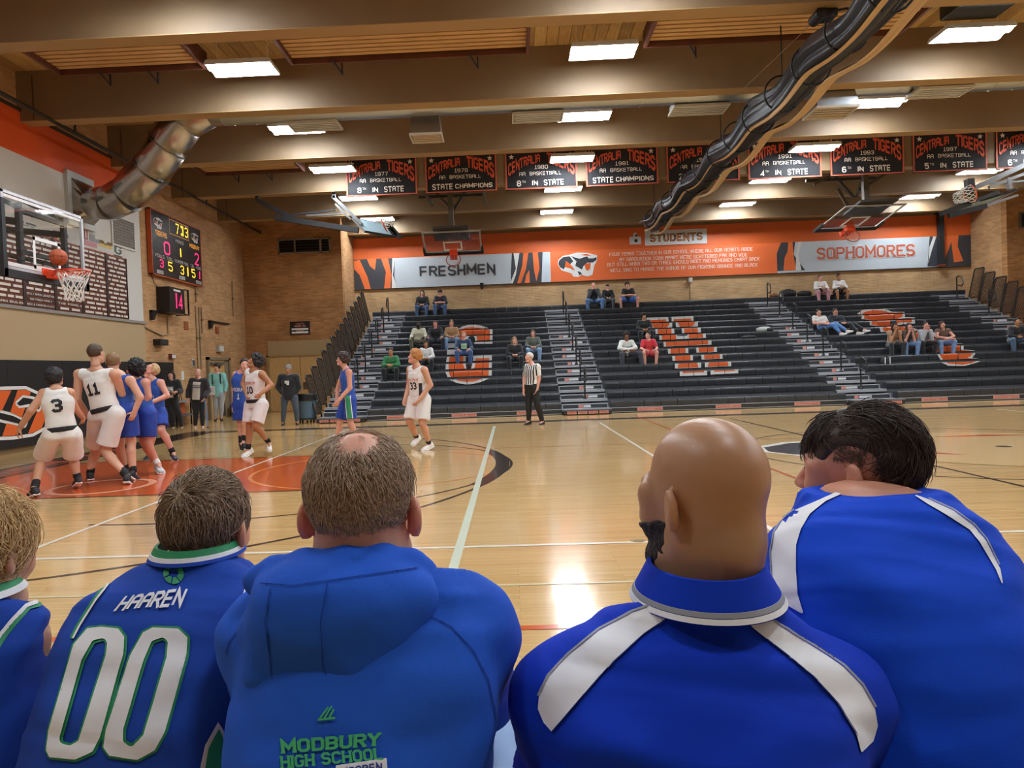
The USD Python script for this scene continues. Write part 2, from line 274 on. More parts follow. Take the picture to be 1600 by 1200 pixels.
# centre-court emblem
CX, CY = 6.5, 10.6
k = 5.6/280
ef = lambda g: affinity.affine_transform(g, [k, 0, 0, -k, CX-232*k, CY+154*k])
paint(ring(CX, CY, 3.0, .04), PK, .0016, 'centre_emblem'); paint(ef(EMB_W), PW, .003, 'centre_emblem'); paint(ef(EMB_D), PB, .0036, 'centre_emblem'); paint(ef(EMB_O), PO, .0042, 'centre_emblem')
paint(ring(CX+.6, CY-.1, 1.1, 2.0), M('dfbb82', .16, coat=.3), .0038, 'centre_emblem')
for x, y in ((-3.25, 3.9), (.95, 5.6)): part(floor, 'floor_plate', lathe([(0, .003), (.055, .003), (.06, 0)], 16, (x, y, 0)), M('8f7a4a', .35, metal=.8))

# ---------------------------------------------------------------- ceiling lights
LX, LY, LZ = (-5.05, 1.97, 8.95, 15.9), [13.9+3.5*j for j in range(-6, 5)], 7.43
LENS = usdkit.material(stage, '/World/Looks/lamp_lens', {'e': ('emission', {'color': (.86, .94, 1.0), 'strength': LAMP})}, [], surface='e.emission')
HOUS = M('d8dadc', .4)
ROWN = {0: 'nearest', 1: 'second', 2: 'third', 3: 'fourth', 4: 'farthest'}
COLN = {0: 'left-hand', 1: 'middle-left', 2: 'middle-right', 3: 'right-hand'}
proto = None
for j, y in enumerate(LY):
    for i, x in enumerate(LX):
        r = j-6
        if r < -4: continue
        if r >= 0 and not (i == 3 and r < 3): lab = f'white hanging LED ceiling light, {ROWN[r]} in the {COLN[i]} row of lights'; grp = None
        else: lab = 'white hanging LED ceiling light of the rows beyond the picture'; grp = 'ceiling lights beyond the frame'
        if proto is None:
            proto = thing('ceiling_light', lab, 'ceiling light', (x, y, LZ), grp); C = (x, y, LZ); px, py = x, y
            part(proto, 'housing', cat([bx(px-.62, px+.62, py-.31, py+.31, LZ+.012, LZ+.07), bx(px-.35, px+.35, py-.1, py+.1, LZ+.07, LZ+.13)]), HOUS)
            part(proto, 'housing_rim', cat([bx(px-.63, px+.63, py-.32, py-.305, LZ-.02, LZ+.03), bx(px-.63, px+.63, py+.305, py+.32, LZ-.02, LZ+.03), bx(px-.635, px-.62, py-.32, py+.32, LZ-.02, LZ+.03), bx(px+.62, px+.635, py-.32, py+.32, LZ-.02, LZ+.03)]), HOUS)
            for s in (-1, 1): part(proto, 'lens', extrude_x([(py+s*.155+.128*math.cos(a), LZ+.01-.075*math.sin(a)) for a in np.linspace(0, math.pi, 9)], px-.61, px+.61), LENS)
            for s in (-1, 1): part(proto, 'cable', tube([(px+s*.5, py, LZ+.07), (px+s*.5, py, ZC)], .006, 5), WHITE)
        else: copy_of(proto, 'ceiling_light', (x, y, LZ), lab, 'ceiling light', grp)

# ---------------------------------------------------------------- wooden louvre panels under the deck
LF, LS = M('5c3222', .55, grain=.15, gscale=5), M('c59c68', .5, grain=.15, gscale=8, stretch=(.3, 6, 6))
def louver(x0, x1, y0, y1, z, label):
    t = thing('ceiling_louver', label, 'ceiling panel', ((x0+x1)/2, (y0+y1)/2, z))
    for a in ((x0, x1, y0, y0+.05), (x0, x1, y1-.05, y1), (x0, x0+.06, y0+.05, y1-.05), (x1-.06, x1, y0+.05, y1-.05)): part(t, 'frame_board', bx(*a, z, z+.32), LF)
    n = int((y1-y0-.1)/.16)
    for i in range(n): y = y0+.1+i*.16; part(t, 'slat', bx(x0+.06, x1-.06, y, y+.11, z+.1, z+.13), LS)
    for x in (x0+1.0, x1-1.0): part(t, 'hanger', cat([bar((x, y1+.02, z+.05), (x, y1+.02, z-.22), .03), bar((x-.16, y1-.1, z+.02), (x, y1+.02, z-.2), .025)]), DARKM)
louver(-8.7, -5.75, 12.0, 13.9, 7.45, 'wooden louvre panel under the roof at the far left, before the second beam')
louver(-4.1, .55, 12.0, 13.9, 7.45, 'wooden louvre panel under the roof between the two nearest left lights')
louver(2.75, 7.6, 12.0, 13.9, 7.45, 'wooden louvre panel under the roof behind the rolled divider curtain')
louver(10.1, 14.2, 12.0, 13.9, 7.45, 'wooden louvre panel cut by the top right corner of the picture')
louver(-8.9, -5.9, 19.6, 21.0, 7.4, 'small wooden louvre panel left of the championship banners')

# ---------------------------------------------------------------- ducts and air diffusers
t = thing('spiral_duct', 'long silver spiral duct running along behind the second ceiling beam', 'duct', (5, 15.62, 7.42))
part(t, 'pipe', tube([(-6.2, 15.72, 7.3), (14, 15.72, 7.3)], .30, 20), STEEL, True)
for i in range(40): part(t, 'rib', tube([(-6+i*.5, 15.72, 7.3), (-5.97+i*.5, 15.72, 7.3)], .306, 20), STEEL)
def hang_box(pix, Y, z0, z1, label, deep=.55, grille=True):
    a, b = onY(pix[0], 200, Y), onY(pix[1], 200, Y); x0, x1 = a[0], b[0]
    t = thing('air_diffuser', label, 'air vent', ((x0+x1)/2, Y, z0)); c = (x0+x1)/2
    g = Polygon([(x0, z0), (x1, z0), (x1, z0+.16), (c+.28, z1), (c-.28, z1), (x0, z0+.16)])
    part(t, 'body', slab(g, (0, Y+deep, 0), (1, 0, 0), (0, 0, 1), deep), STEEL)
    part(t, 'rim', cat([bx(x0-.03, x1+.03, Y-.03, Y, z0-.02, z0+.03), bx(x0-.03, x1+.03, Y+deep, Y+deep+.03, z0-.02, z0+.03), bx(x0-.03, x0, Y, Y+deep, z0-.02, z0+.03), bx(x1, x1+.03, Y, Y+deep, z0-.02, z0+.03)]), M('c9c4ba', .5))
    for q in range(5): part(t, 'vane', bx(x0+.02, x1-.02, Y+.04+q*deep/5, Y+.08+q*deep/5, z0-.015, z0+.0), M('cdb89a' if z0 < 6.8 else 'c6c4bf', .5))
hang_box((450, 525), 15.7, 6.98, 7.25, 'flat silver air diffuser above the second light of the left-hand row')
hang_box((641, 688), 15.7, 6.60, 7.25, 'deep silver air box with a tan grille hanging left of centre', .55)
hang_box((803, 880), 15.7, 6.95, 7.25, 'flat silver air diffuser left of the middle-left second light')
hang_box((1056, 1140), 15.7, 6.95, 7.25, 'flat silver air diffuser left of the rolled curtain')
hang_box((1278, 1342), 15.3, 6.65, 7.25, 'deep silver air box against the middle-right second light', .7)
hang_box((1440, 1524), 15.3, 6.95, 7.25, 'flat silver air diffuser at the right end of the spiral duct')
# big round duct climbing from the left wall
pp_ = [onY(146, 318, 16.8), onY(172, 317, 16.65), onY(200, 303, 16.5), onY(236, 264, 16.25), onY(262, 225, 16.05), onY(287, 188, 15.9), onY(328, 172, 15.8), onY(420, 168, 15.75)]
rr_ = [.36, .40, .42, .45, .46, .45, .36, .30]
t = thing('round_duct', 'fat shiny round duct bending from the left wall up to the ceiling', 'duct', pp_[0])
for a in range(7):
    q = np.linspace(0, 1, 3)[:, None]; part(t, 'duct_segment', tube(pp_[a]*(1-q)+pp_[a+1]*q+np.array([0, 0, 0]), np.linspace(rr_[a], rr_[a+1], 3), 28), M('b0aca6', .25, metal=1), True)
    part(t, 'seam_ring', tube([pp_[a+1]-(pp_[a+1]-pp_[a])*.02, pp_[a+1]+(pp_[a+1]-pp_[a])*.02], rr_[a+1]+.012, 28), M('8e8b86', .35, metal=1))
_bq = [onX(97, 270, XL+.02), onX(130, 285, XL+.02), onX(130, 345, XL+.02), onX(97, 330, XL+.02)]
c0 = pp_[0]; y0_, y1_, z0_, z1_ = 16.45, 17.35, 5.2, 6.3
ang = np.linspace(0, 2*np.pi, 24, endpoint=False); sq = []
for a in ang:
    cs, sn = math.cos(a), math.sin(a); s_ = 1/max(abs(cs), abs(sn)); sq.append((XL+.12, (y0_+y1_)/2+cs*s_*.42, (z0_+z1_)/2+sn*s_*.5))
tt = pp_[1]-pp_[0]; tt /= np.linalg.norm(tt); aa = np.cross(tt, (0, 0, 1)); aa /= np.linalg.norm(aa); bb = np.cross(aa, tt)
cir = [pp_[0]-aa*math.cos(a)*.36*(1 if (-aa)[1] > 0 else -1)+bb*math.sin(a)*.36 for a in ang]
V = np.vstack([sq, cir]); F = [[i, (i+1) % 24, 24+(i+1) % 24] for i in range(24)]+[[i, 24+(i+1) % 24, 24+i] for i in range(24)]
part(t, 'transition', trimesh.Trimesh(V, F, process=False), M('b0aca6', .25, metal=1))
part(t, 'wall_flange', bx(XL+.05, XL+.14, y0_-.12, y1_+.05, z0_-.08, z1_+.08), M('b9bbb8', .45))
# ================================================================ LEFT WALL: SCOREBOARD, DONOR BOARD, FITTINGS
WX = wall_x(XL)
def scribble(x, y, w, h, words, seed=0):
    """word-shaped bars for print too small to read"""
    r = np.random.default_rng(seed); n = r.integers(3, 9, words); tot = n.sum()+(words-1)*1.2; o, q = [], x
    for k_ in n: o.append(sbox(q, y, q+w*k_/tot*.97, y+h)); q += w*(k_+1.2)/tot
    return unary_union(o)
SY, SZ, SW, SH = 20.12, 4.46, 3.24, 1.86
sb_ = thing('scoreboard', 'large black scoreboard with glowing digits and orange edge on the brick wall', 'scoreboard', (XL, SY+SW/2, SZ))
so = (XL+.14, SY, SZ); su, sv = (0, 1, 0), (0, 0, 1)
part(sb_, 'case', bx(XL, XL+.14, SY, SY+SW, SZ, SZ+SH), M('1d1613', .35))
part(sb_, 'edge_trim', cat([bx(XL+.02, XL+.15, SY-.02, SY+SW+.02, a, a+.03) for a in (SZ-.02, SZ+SH-.01)]+[bx(XL+.02, XL+.15, a, a+.03, SZ-.02, SZ+SH+.02) for a in (SY-.02, SY+SW-.01)]), M('b5532b', .4))
R_ = lambda u, v, w, h: (u*SW, (1-v-h)*SH, w*SW, h*SH)
YEL, RED, AMB, DIM, LAB = M('ffc22a', .4, emit=.75), M('ff1f5a', .4, emit=.8), M('f0a030', .4, emit=.2), M('2c2a2b', .4), M('d9d6d0', .5)
sfl = lambda g, m, n, l=.004: part(sb_, n, flat(g, so, su, sv, l), m)
x, y, w, h = R_(.34, .03, .40, .25); sfl(sbox(x, y, x+w, y+h).difference(sbox(x+.035, y+.035, x+w-.035, y+h-.035)), M('c98a4a', .4), 'clock_frame')
for s, u in (('7', .47), (':', .575), ('I', .605), ('3', .655)): sfl(fit(s, *R_(u, .065, .022 if s in ':I' else .07, .17), stroke=.8), YEL, 'digit')
sfl(fit('8', *R_(.375, .065, .07, .17), stroke=.8), DIM, 'dark_digit')
sfl(fit('TIGERS', *R_(.07, .30, .22, .08)), AMB, 'home_name'); sfl(fit('MODBURY', *R_(.75, .30, .22, .08)), AMB, 'guest_name')
sfl(fit('PERIOD', *R_(.46, .33, .16, .055)), LAB, 'lettering')
for s, b, c in (('0', R_(.22, .43, .12, .21), RED), ('2', R_(.84, .44, .11, .21), RED), ('I', R_(.54, .46, .022, .14), YEL), ('3', R_(.13, .74, .07, .13), RED), ('5', R_(.29, .74, .085, .15), YEL), ('3', R_(.53, .74, .075, .15), YEL), ('I', R_(.675, .74, .022, .15), YEL), ('5', R_(.77, .74, .08, .15), YEL), ('I', R_(.94, .75, .022, .13), RED)):
    sfl(fit(s, *b, stroke=.8), c, 'digit')
for b in (R_(.05, .44, .06, .19), R_(.12, .44, .08, .20), R_(.75, .44, .07, .20), R_(.45, .74, .06, .15)): sfl(fit('8', *b, stroke=.7), DIM, 'dark_digit')
for s, b in (('FOULS', R_(.06, .665, .16, .055)), ('T.O.L.', R_(.27, .665, .12, .055)), ('PLAYER FOUL', R_(.43, .665, .28, .055)), ('T.O.L.', R_(.75, .665, .1, .055)), ('FOULS', R_(.88, .665, .11, .055))): sfl(fit(s, *b), LAB, 'lettering')
for s, u in (('SCORE', .07), ('MATCH', .50), ('SCORE', .86)):
    sfl(sbox(*(lambda q: (q[0], q[1], q[0]+q[2], q[1]+q[3]))(R_(u, .92, .12, .055))), LAB, 'label_plate'); sfl(fit(s, *R_(u+.012, .93, .096, .035)), BLACK, 'lettering', .007)
for u in (.05, .79):
    for m_, mt in emblem((XL+.14, SY+u*SW, SZ+SH*.73), su, sv, .52): part(sb_, 'emblem', m_, mt)
part(sb_, 'power_cable', tube([(XL+.03, SY+.15, SZ-.02), (XL+.04, SY+.25, SZ-.25), (XL+.04, SY+.6, SZ-.4), (XL+.04, SY+.95, SZ-.34)], .012, 6), BLACK)
# shot clock
cy, cz = onX(252, 461, XL)[1], 3.62
a_, b_ = onX(249, 462, XL+.1)[1], onX(276, 462, XL+.36)[1]
sc = thing('shot_clock', 'small black box clock with red 14 below the scoreboard', 'clock', (XL, a_, 3.35))
part(sc, 'case', bx(XL+.02, XL+.40, a_, a_+.95, 3.38, 4.13), M('161214', .4))
part(sc, 'guard', cat([bar((XL+.4, a_+.95, 3.38), (XL+.4, a_+1.2, 3.38), .03), bar((XL+.4, a_+.95, 4.13), (XL+.4, a_+1.2, 4.13), .03), bar((XL+.4, a_+1.2, 3.36), (XL+.4, a_+1.2, 4.15), .04), bar((XL, a_+1.2, 3.38), (XL+.4, a_+1.2, 3.38), .03)]), BLACK)
for s, y in (('I', .38), ('4', .55)): part(sc, 'digit', flat(fit(s, y, .14, .07 if s == 'I' else .24, .46, stroke=.9), (XL+.40, a_, 3.38), su, sv, .004), RED)
part(sc, 'label_plate', flat(sbox(.25, .64, .7, .70), (XL+.40, a_, 3.38), su, sv, .004), LAB)
part(sc, 'wall_pipe', tube([(XL+.03, a_+.6, 3.38), (XL+.03, a_+.6, 2.78), (XL+.03, a_+.2, 2.72), (XL+.03, 19.72, 2.92)], .025, 8), M('a98f70', .5))

# donor board
DY = [12.6, 13.68, 14.74, 15.77, 16.8, 17.84, 18.82]
db = thing('donor_board', 'big dark board of donor name plates in columns on the white wall', 'sign', (XL+.05, 15.7, 3.06))
part(db, 'backing', bx(XL+.053, XL+.08, DY[0], DY[-1], 3.06, 4.68), M('a04a28', .5))
NAMES = {(2, 1): 'THE FINCH FAMILY', (1, 0): 'SARAH BULIN', (2, 2): 'KELLY SMITH JOHNSTON', (2, 0): 'NICK & CHRISTIN PLATT', (3, 1): 'THE FAMILY'}
PLT = [M(c, .45) for c in ('4b2e26', '3f2721', '553429')]
for c in range(6):
    y0, y1 = DY[c]+.045, DY[c+1]-.045
    for r in range(14):
        z = 3.075+r*.1135
        if r == 13 and c < 2: continue
        q = part(db, 'name_plate', bx(XL+.08, XL+.095, y0, y1, z, z+.092), PLT[(c*5+r*3) % 3])
        nm = NAMES.get((c, r))
        ins = .10 if (c+r) % 3 == 0 else .02; g = fit(nm, y0+ins, z+.018, y1-y0-2*ins, .056, stroke=1.2) if nm else scribble(y0+ins, z+.02, y1-y0-2*ins, .052, 2+(c+r) % 3, c*20+r)
        part(q, 'lettering', flat(g, (XL+.095, 0, 0), su, sv, .002), M('d8cfc4', .5))
    part(db, 'divider', bx(XL+.08, XL+.10, DY[c+1]-.035, DY[c+1]+.035 if c < 5 else DY[c+1], 3.06, 4.68), M('33221d', .5))
# sponsor prints above the board
def printed(label, bits, name='wall_print'):
    t = thing(name, label, 'sign', (XL+.05, bits[0][0].centroid.x, bits[0][0].centroid.y))
    for i, (g, m) in enumerate(bits): part(t, 'print' if i else 'sheet', slab(g, (XL+.05, 0, 0), su, sv, .004+.002*i), m)
o = lambda px, py: (lambda p: (p[1], p[2]))(onX(px, py, XL+.05))
def pbox(*q): (a, b), (c, d) = o(q[0], q[1]), o(q[2], q[3]); return min(a, c), min(b, d), abs(c-a), abs(d-b)
def bxx(q): return sbox(q[0], q[1], q[0]+q[2], q[1]+q[3])
q = pbox(178, 379, 190, 399); GRN = M('3d5a4c', .5)
printed('white sponsor print with a big dark green letter G', [(bxx((q[0]-.05, q[1]-.12, q[2]+.1, q[3]+.14)), M('d2d0cb', .6)), (fit('G', q[0], q[1], q[2], q[3]-.05, stroke=1.4), GRN), (scribble(q[0]-.04, q[1]-.1, q[2]+.08, .07, 1, 3), GRN)])
q = pbox(154, 377, 175, 390); printed('small yellow sponsor print left of the green G', [(bxx(q), M('d8bf72', .5)), (fit('W', q[0]+q[2]*.38, q[1]+.05, q[2]*.25, q[3]*.7), M('6b5324', .5)), (scribble(q[0]+.03, q[1]+.08, q[2]*.33, .08, 1, 5), M('6b5324', .5)), (scribble(q[0]+q[2]*.65, q[1]+.08, q[2]*.32, .08, 1, 6), M('6b5324', .5))])
q = pbox(131, 362, 152, 391); printed('grey and pink sponsor print just right of the glass backboard', [(bxx(q), M('d2d0cb', .6)), (scribble(q[0]+.2, q[1]+q[3]*.75, .25, .09, 1, 7), M('8a8c90', .5)), (scribble(q[0]+.2, q[1]+q[3]*.5, .45, .09, 1, 8), M('8a8c90', .5)), (scribble(q[0]+.0, q[1]+q[3]*.12, q[2], .12, 1, 9), M('c98a94', .5)), (bxx((q[0], q[1]+q[3]*.5, .14, .4)).difference(bxx((q[0]+.04, q[1]+q[3]*.5+.04, .06, .32))), M('a55a5f', .5))])
q = pbox(78, 358, 107, 382); printed('purple and yellow sponsor print seen through the glass backboard', [(bxx(q), M('e0dcd4', .5)), (Polygon([(q[0]+.1, q[1]+q[3]*.72), (q[0]+q[2], q[1]+q[3]*.6), (q[0]+q[2], q[1]+q[3]), (q[0]+.1, q[1]+q[3])]), M('6d5c8c', .5)), (bxx((q[0]+q[2]*.4, q[1]+q[3]*.1, q[2]*.52, q[3]*.3)), M('d7cf3d', .5)), (scribble(q[0]+q[2]*.45, q[1]+q[3]*.18, q[2]*.42, q[3]*.13, 1, 2), M('3c3a30', .5)), (bxx((q[0]+.03, q[1]+q[3]*.15, q[2]*.3, q[3]*.3)), M('b8574f', .5))])
q = pbox(20, 338, 58, 360); printed('white sponsor print with grey lettering at the left edge behind the glass', [(bxx(q), M('d6d4cf', .6)), (scribble(q[0]+.05, q[1]+q[3]*.45, q[2]*.9, q[3]*.3, 2, 4), M('6e6d6c', .5)), (scribble(q[0]+.2, q[1]+q[3]*.15, q[2]*.6, q[3]*.16, 3, 14), M('8b8a89', .5))])
# grey return-air grille
q = (onX(160, 340, XL+.05), onX(198, 371, XL+.05)); y0, y1, z0, z1 = 18.25, 19.3, 5.0, 5.72
t = thing('wall_grille', 'grey speckled air grille on the white wall below the round duct', 'air vent', (XL+.05, y0, z0))
part(t, 'frame', cat([bx(XL+.05, XL+.09, y0-.05, y1+.05, z0-.05, z0), bx(XL+.05, XL+.09, y0-.05, y1+.05, z1, z1+.05), bx(XL+.05, XL+.09, y0-.05, y0, z0, z1), bx(XL+.05, XL+.09, y1, y1+.05, z0, z1)]), M('d0cec9', .5))
part(t, 'screen', bx(XL+.05, XL+.07, y0, y1, z0, z1), M('7e7770', .7, grain=.3, gscale=14))
for i in range(9): part(t, 'blade', bx(XL+.07, XL+.085, y0, y1, z0+.04+i*.075, z0+.065+i*.075), M('857d75', .6))
# black wall padding with the striped letter
PY = [12.3+1.77*k for k in range(6)]; PADM = M('1f1f21', .45, bump=.08, bscale=30)
pd = thing('wall_padding', 'black vinyl wall padding with a big orange striped letter behind the basket', 'wall pad', (XL, 14, .12))
for k in range(-2, 5): part(pd, 'pad', bx(XL+.02, XL+.12, PY[0]+k*1.77+.004, PY[0]+(k+1)*1.77-.004, .12, 1.92), PADM)
part(pd, 'base_board', bx(XL+.0, XL+.05, PY[0]-3.54, PY[0]+8.85, 0, .12), M('8d7350', .5))
def padshape(s): return Polygon([(lambda p: (p[1], p[2]))(onX(float(a.split(',')[0]), float(a.split(',')[1]), XL+.12)) for a in s.split()]).buffer(0)
SO = padshape('-120,690 -110,640 -60,606 0,604 40,603 62,613 76,632 82,655 70,672 52,682 20,687 -40,690')
SI = SO.buffer(-.07)
HOLE1 = padshape('26,630 36,621 52,624 62,636 60,640 46,631 30,634'); HOLE2 = padshape('-60,640 0,655 25,661 38,664 40,660 20,650 0,645 -40,632')
prt = lambda g, m, l: part(pd, 'letter_print', flat(g, (XL+.12, 0, 0), su, sv, l), m)
prt(SO, WHITE, .003); prt(SI.difference(unary_union([HOLE1, HOLE2]).buffer(.06)), M('1a1a1b', .45), .006)
for s in ('0,690 20,690 52,600 30,600', '38,690 56,690 80,630 66,622', '-40,690 -20,690 20,604 -2,604', '-78,690 -60,690 -22,602 -44,602'): prt(padshape(s).intersection(SI.buffer(-.01)).difference(unary_union([HOLE1, HOLE2]).buffer(.05)), ORANGE, .009)
prt(unary_union([HOLE1, HOLE2]), M('1a1a1b', .45), .009)
# small fittings on the side wall
def wbox(name, label, c, pix, d, mat, extra=None, X=XL):
    a, b = onX(pix[0], pix[1], X), onX(pix[2], pix[3], X); y0, y1, z0, z1 = min(a[1], b[1]), max(a[1], b[1]), min(a[2], b[2]), max(a[2], b[2])
    t = thing(name, label, c, (X, (y0+y1)/2, z0)); part(t, 'body', bx(X, X+d, y0, y1, z0, z1), mat)
    part(t, 'face', bx(X+d, X+d+.012, y0+(y1-y0)*.12, y1-(y1-y0)*.12, z0+(z1-z0)*.12, z1-(z1-z0)*.12), extra or mat); return t
wbox('loudspeaker', 'small black speaker low on the brick wall left of the fire alarm', 'speaker', (239, 530, 253, 540), .2, M('1b1a1a', .5), M('2a2827', .7))
wbox('fire_alarm', 'white strobe alarm on a dark red box above the padding end', 'alarm', (263, 553, 271, 561), .09, M('6e2f2a', .5), M('d5d3ce', .4))
wbox('wall_plate', 'rust brown blank plate on brick, left one of two', 'plate', (287, 502, 294, 516), .02, M('9a5432', .6))
wbox('wall_plate', 'rust brown blank plate on brick, right one under the bracket', 'plate', (336, 510, 342, 522), .02, M('9a5432', .6))
wbox('exit_sign', 'pale boxed sign above the side door', 'sign', (337, 540, 345, 550), .12, M('b9b5aa', .5), M('d6d3ca', .4))
wbox('paper_notice', 'dark framed paper notice on the brick left of the door', 'notice', (299, 561, 304, 573), .02, M('c6c0b4', .6), M('4c4a50', .6))
wbox('paper_notice', 'white paper notice lower on the brick behind the visitors', 'notice', (282, 580, 287, 594), .02, M('d8d4ca', .6), M('e2dfd6', .6))
wbox('thermostat', 'tiny dark control box right of the side door', 'switch', (365, 584, 370, 591), .05, M('2c2826', .5), M('8d8a84', .5))
def brk(label, pa, pb):
    a, b = onX(*pa, XL), onX(*pb, XL); t = thing('wall_bracket', label, 'bracket', a)
    part(t, 'arm', bar((XL+.05, a[1], a[2]), (XL+.05, b[1], a[2]), .05), BLACK); part(t, 'foot', slab(Polygon([(a[1], a[2]+.03), (a[1], a[2]-.25), (a[1]+.1, a[2]-.25), (a[1]+.3, a[2]+.03)]), (XL, 0, 0), su, sv, .1), BLACK)
brk('black wall bracket above the right blank plate', (325, 502), (356, 502)); brk('thin black wall bracket under the shot clock', (233, 486), (263, 485))
for i, (x_, y0, y1) in enumerate(((306, 478, 578), (311, 480, 576), (315, 480, 520), (363, 440, 494), (306, 448, 472))):
    a, b = onX(x_, y0, XL+.03), onX(x_+2, y1, XL+.03); t = thing('wall_conduit', ['tall conduit pipe on brick, left of a close pair', 'tall conduit pipe on brick, right of a close pair', 'short dark conduit pipe beside the tall pair', 'conduit pipe high on brick near the corner', 'short conduit pipe under the scoreboard corner'][i], 'pipe', (XL, a[1], b[2]))
    part(t, 'pipe', tube([a, (a[0], a[1], b[2])], .03, 8), M('a4896a', .5)); part(t, 'clip', bx(XL, XL+.07, a[1]-.05, a[1]+.05, (a[2]+b[2])/2-.03, (a[2]+b[2])/2+.03), M('77644c', .5))
# pipe run under the beams along the wall
t = thing('sprinkler_pipe', 'dark pipe running along the left wall below the beams', 'pipe', (XL+.6, 15, 6.9))
part(t, 'pipe', tube([(XL+.75, 5, 6.98), (XL+.75, YB, 6.98)], .045, 8), M('2f2318', .5))
for y in BY:
    if 4 < y < 27: part(t, 'hanger', bar((XL+.75, y+.8, 6.98), (XL+.75, y+.8, ZC), .035), M('2f2318', .5))
# side door
WOOD = M('cda56c', .45, grain=.12, gscale=4, stretch=(8, 8, .6)); FRM = M('8b7a62', .5)
d1 = struct('door_1', cat([bx(XL, XL+.1, 23.70, 23.80, 0, 2.12), bx(XL, XL+.1, 25.45, 25.58, 0, 2.12), bx(XL, XL+.1, 23.70, 25.58, 2.03, 2.12)]), FRM)
part(d1, 'leaf', bx(XL, XL+.05, 23.80, 25.1, .01, 2.03), WOOD); part(d1, 'jamb', bx(XL, XL+.04, 25.1, 25.45, .01, 2.03), M('93836b', .5)); part(d1, 'closer', bx(XL+.05, XL+.14, 23.9, 24.9, 1.86, 1.95), GREYM); part(d1, 'kick_plate', bx(XL+.05, XL+.06, 24.5, 25.05, .05, .6), M('7a7568', .35, metal=.6))
# double doors and tan panel in the recess
d2 = struct('door_2', cat([bx(-9.5, -9.4, YB-.08, YB, 0, 2.2), bx(-6.98, -6.88, YB-.08, YB, 0, 2.2), bx(-9.5, -6.88, YB-.08, YB, 2.14, 2.2)]), M('a08257', .5))
for x0 in (-9.4, -8.18): part(d2, 'leaf', bx(x0+.005, x0+1.2, YB-.05, YB, .01, 2.14), WOOD)
part(d2, 'lock_plate', bx(-8.1, -7.9, YB-.07, YB-.05, .85, 1.13), M('6f6456', .4, metal=.6)); part(d2, 'push_bar', bx(-8.95, -8.25, YB-.1, YB-.05, 1.0, 1.06), GREYM)
struct('wall_recess_panel', bx(-9.45, -6.95, YB-.05, YB, 2.2, 2.75), M('a98f66', .6))
w1 = struct('window_1', cat([bx(-8.88, -6.82, YB-.06, YB, 6.1, 6.16), bx(-8.88, -6.82, YB-.06, YB, 6.62, 6.68), bx(-8.88, -8.82, YB-.06, YB, 6.1, 6.68), bx(-6.88, -6.82, YB-.06, YB, 6.1, 6.68), bx(-8.24, -8.18, YB-.06, YB, 6.1, 6.68), bx(-7.25, -7.17, YB-.06, YB, 6.1, 6.68)]), M('8f857a', .5))
for a, b in ((-8.82, -8.24), (-8.18, -7.25), (-7.17, -6.88)):
    part(w1, 'pane', bx(a, b, YB-.02, YB-.01, 6.16, 6.62), M('14110f', .2))
    for q in range(4): part(w1, 'louvre', bx(a, b, YB-.04, YB-.02, 6.2+q*.11, 6.23+q*.11), M('241f1b', .4))
t = thing('record_sign', 'small black record sign with two white strips on the recessed brick wall', 'sign', (-8.14, YB, 3.0))
part(t, 'board', bx(-8.53, -7.76, YB-.03, YB, 2.98, 3.48), BLACK)
for z in (3.02, 3.15): part(t, 'strip', bx(-8.47, -7.82, YB-.036, YB-.03, z, z+.075), WHITE)
part(t, 'lettering', flat(unary_union([fit('TIGERS', -8.32, 3.36, .36, .06), scribble(-8.36, 3.28, .44, .05, 2, 3), scribble(-8.3, 3.1, .3, .03, 1, 1)]), (0, YB-.03, 0), (1, 0, 0), sv, .004), M('c9826a', .5))
t = thing('wall_vent', 'dark vent in the brick wall at the right edge of the picture', 'air vent', (19.4, YB, 6.1)); part(t, 'frame', bx(19.25, 20.6, YB-.05, YB, 5.95, 6.55), M('6d6258', .5)); part(t, 'opening', bx(19.32, 20.5, YB-.06, YB-.05, 6.0, 6.5), BLACK)

# ================================================================ FAR WALL
FWp = lambda px, py, d=.05: onY(px, py, YF-d)
def fpoly(s, d=.06): return Polygon([(lambda p: (p[0], p[2]))(FWp(*map(float, a.split(',')), d)) for a in s.split()]).buffer(0)
SLATE, PALE, BOR = M('42454c', .5), M('c9d2da', .45), M('f07840', .45)
ux, uz = (1, 0, 0), (0, 0, 1)
def class_banner(label, x0, x1, base, bits, cap='banner'):
    t = thing('class_banner', label, cap, ((x0+x1)/2, YF, 4.88))
    part(t, 'sheet', bx(x0, x1, YF-.06, YF-.003, 4.88, 6.12), base); part(t, 'lower_edge', bx(x0, x1, YF-.07, YF-.003, 4.84, 4.88), M('4a3524', .5))
    full = sbox(x0, 4.88, x1, 6.12)
    for i, (n, g, m) in enumerate(bits): part(t, n, flat(g.intersection(full), (0, YF-.06, 0), ux, uz, .003+.0015*i), m)
    return t
b0, b1, b2, b3 = PXL+.02, 1.75, 11.0, PXR-.02
st = 'stripe'
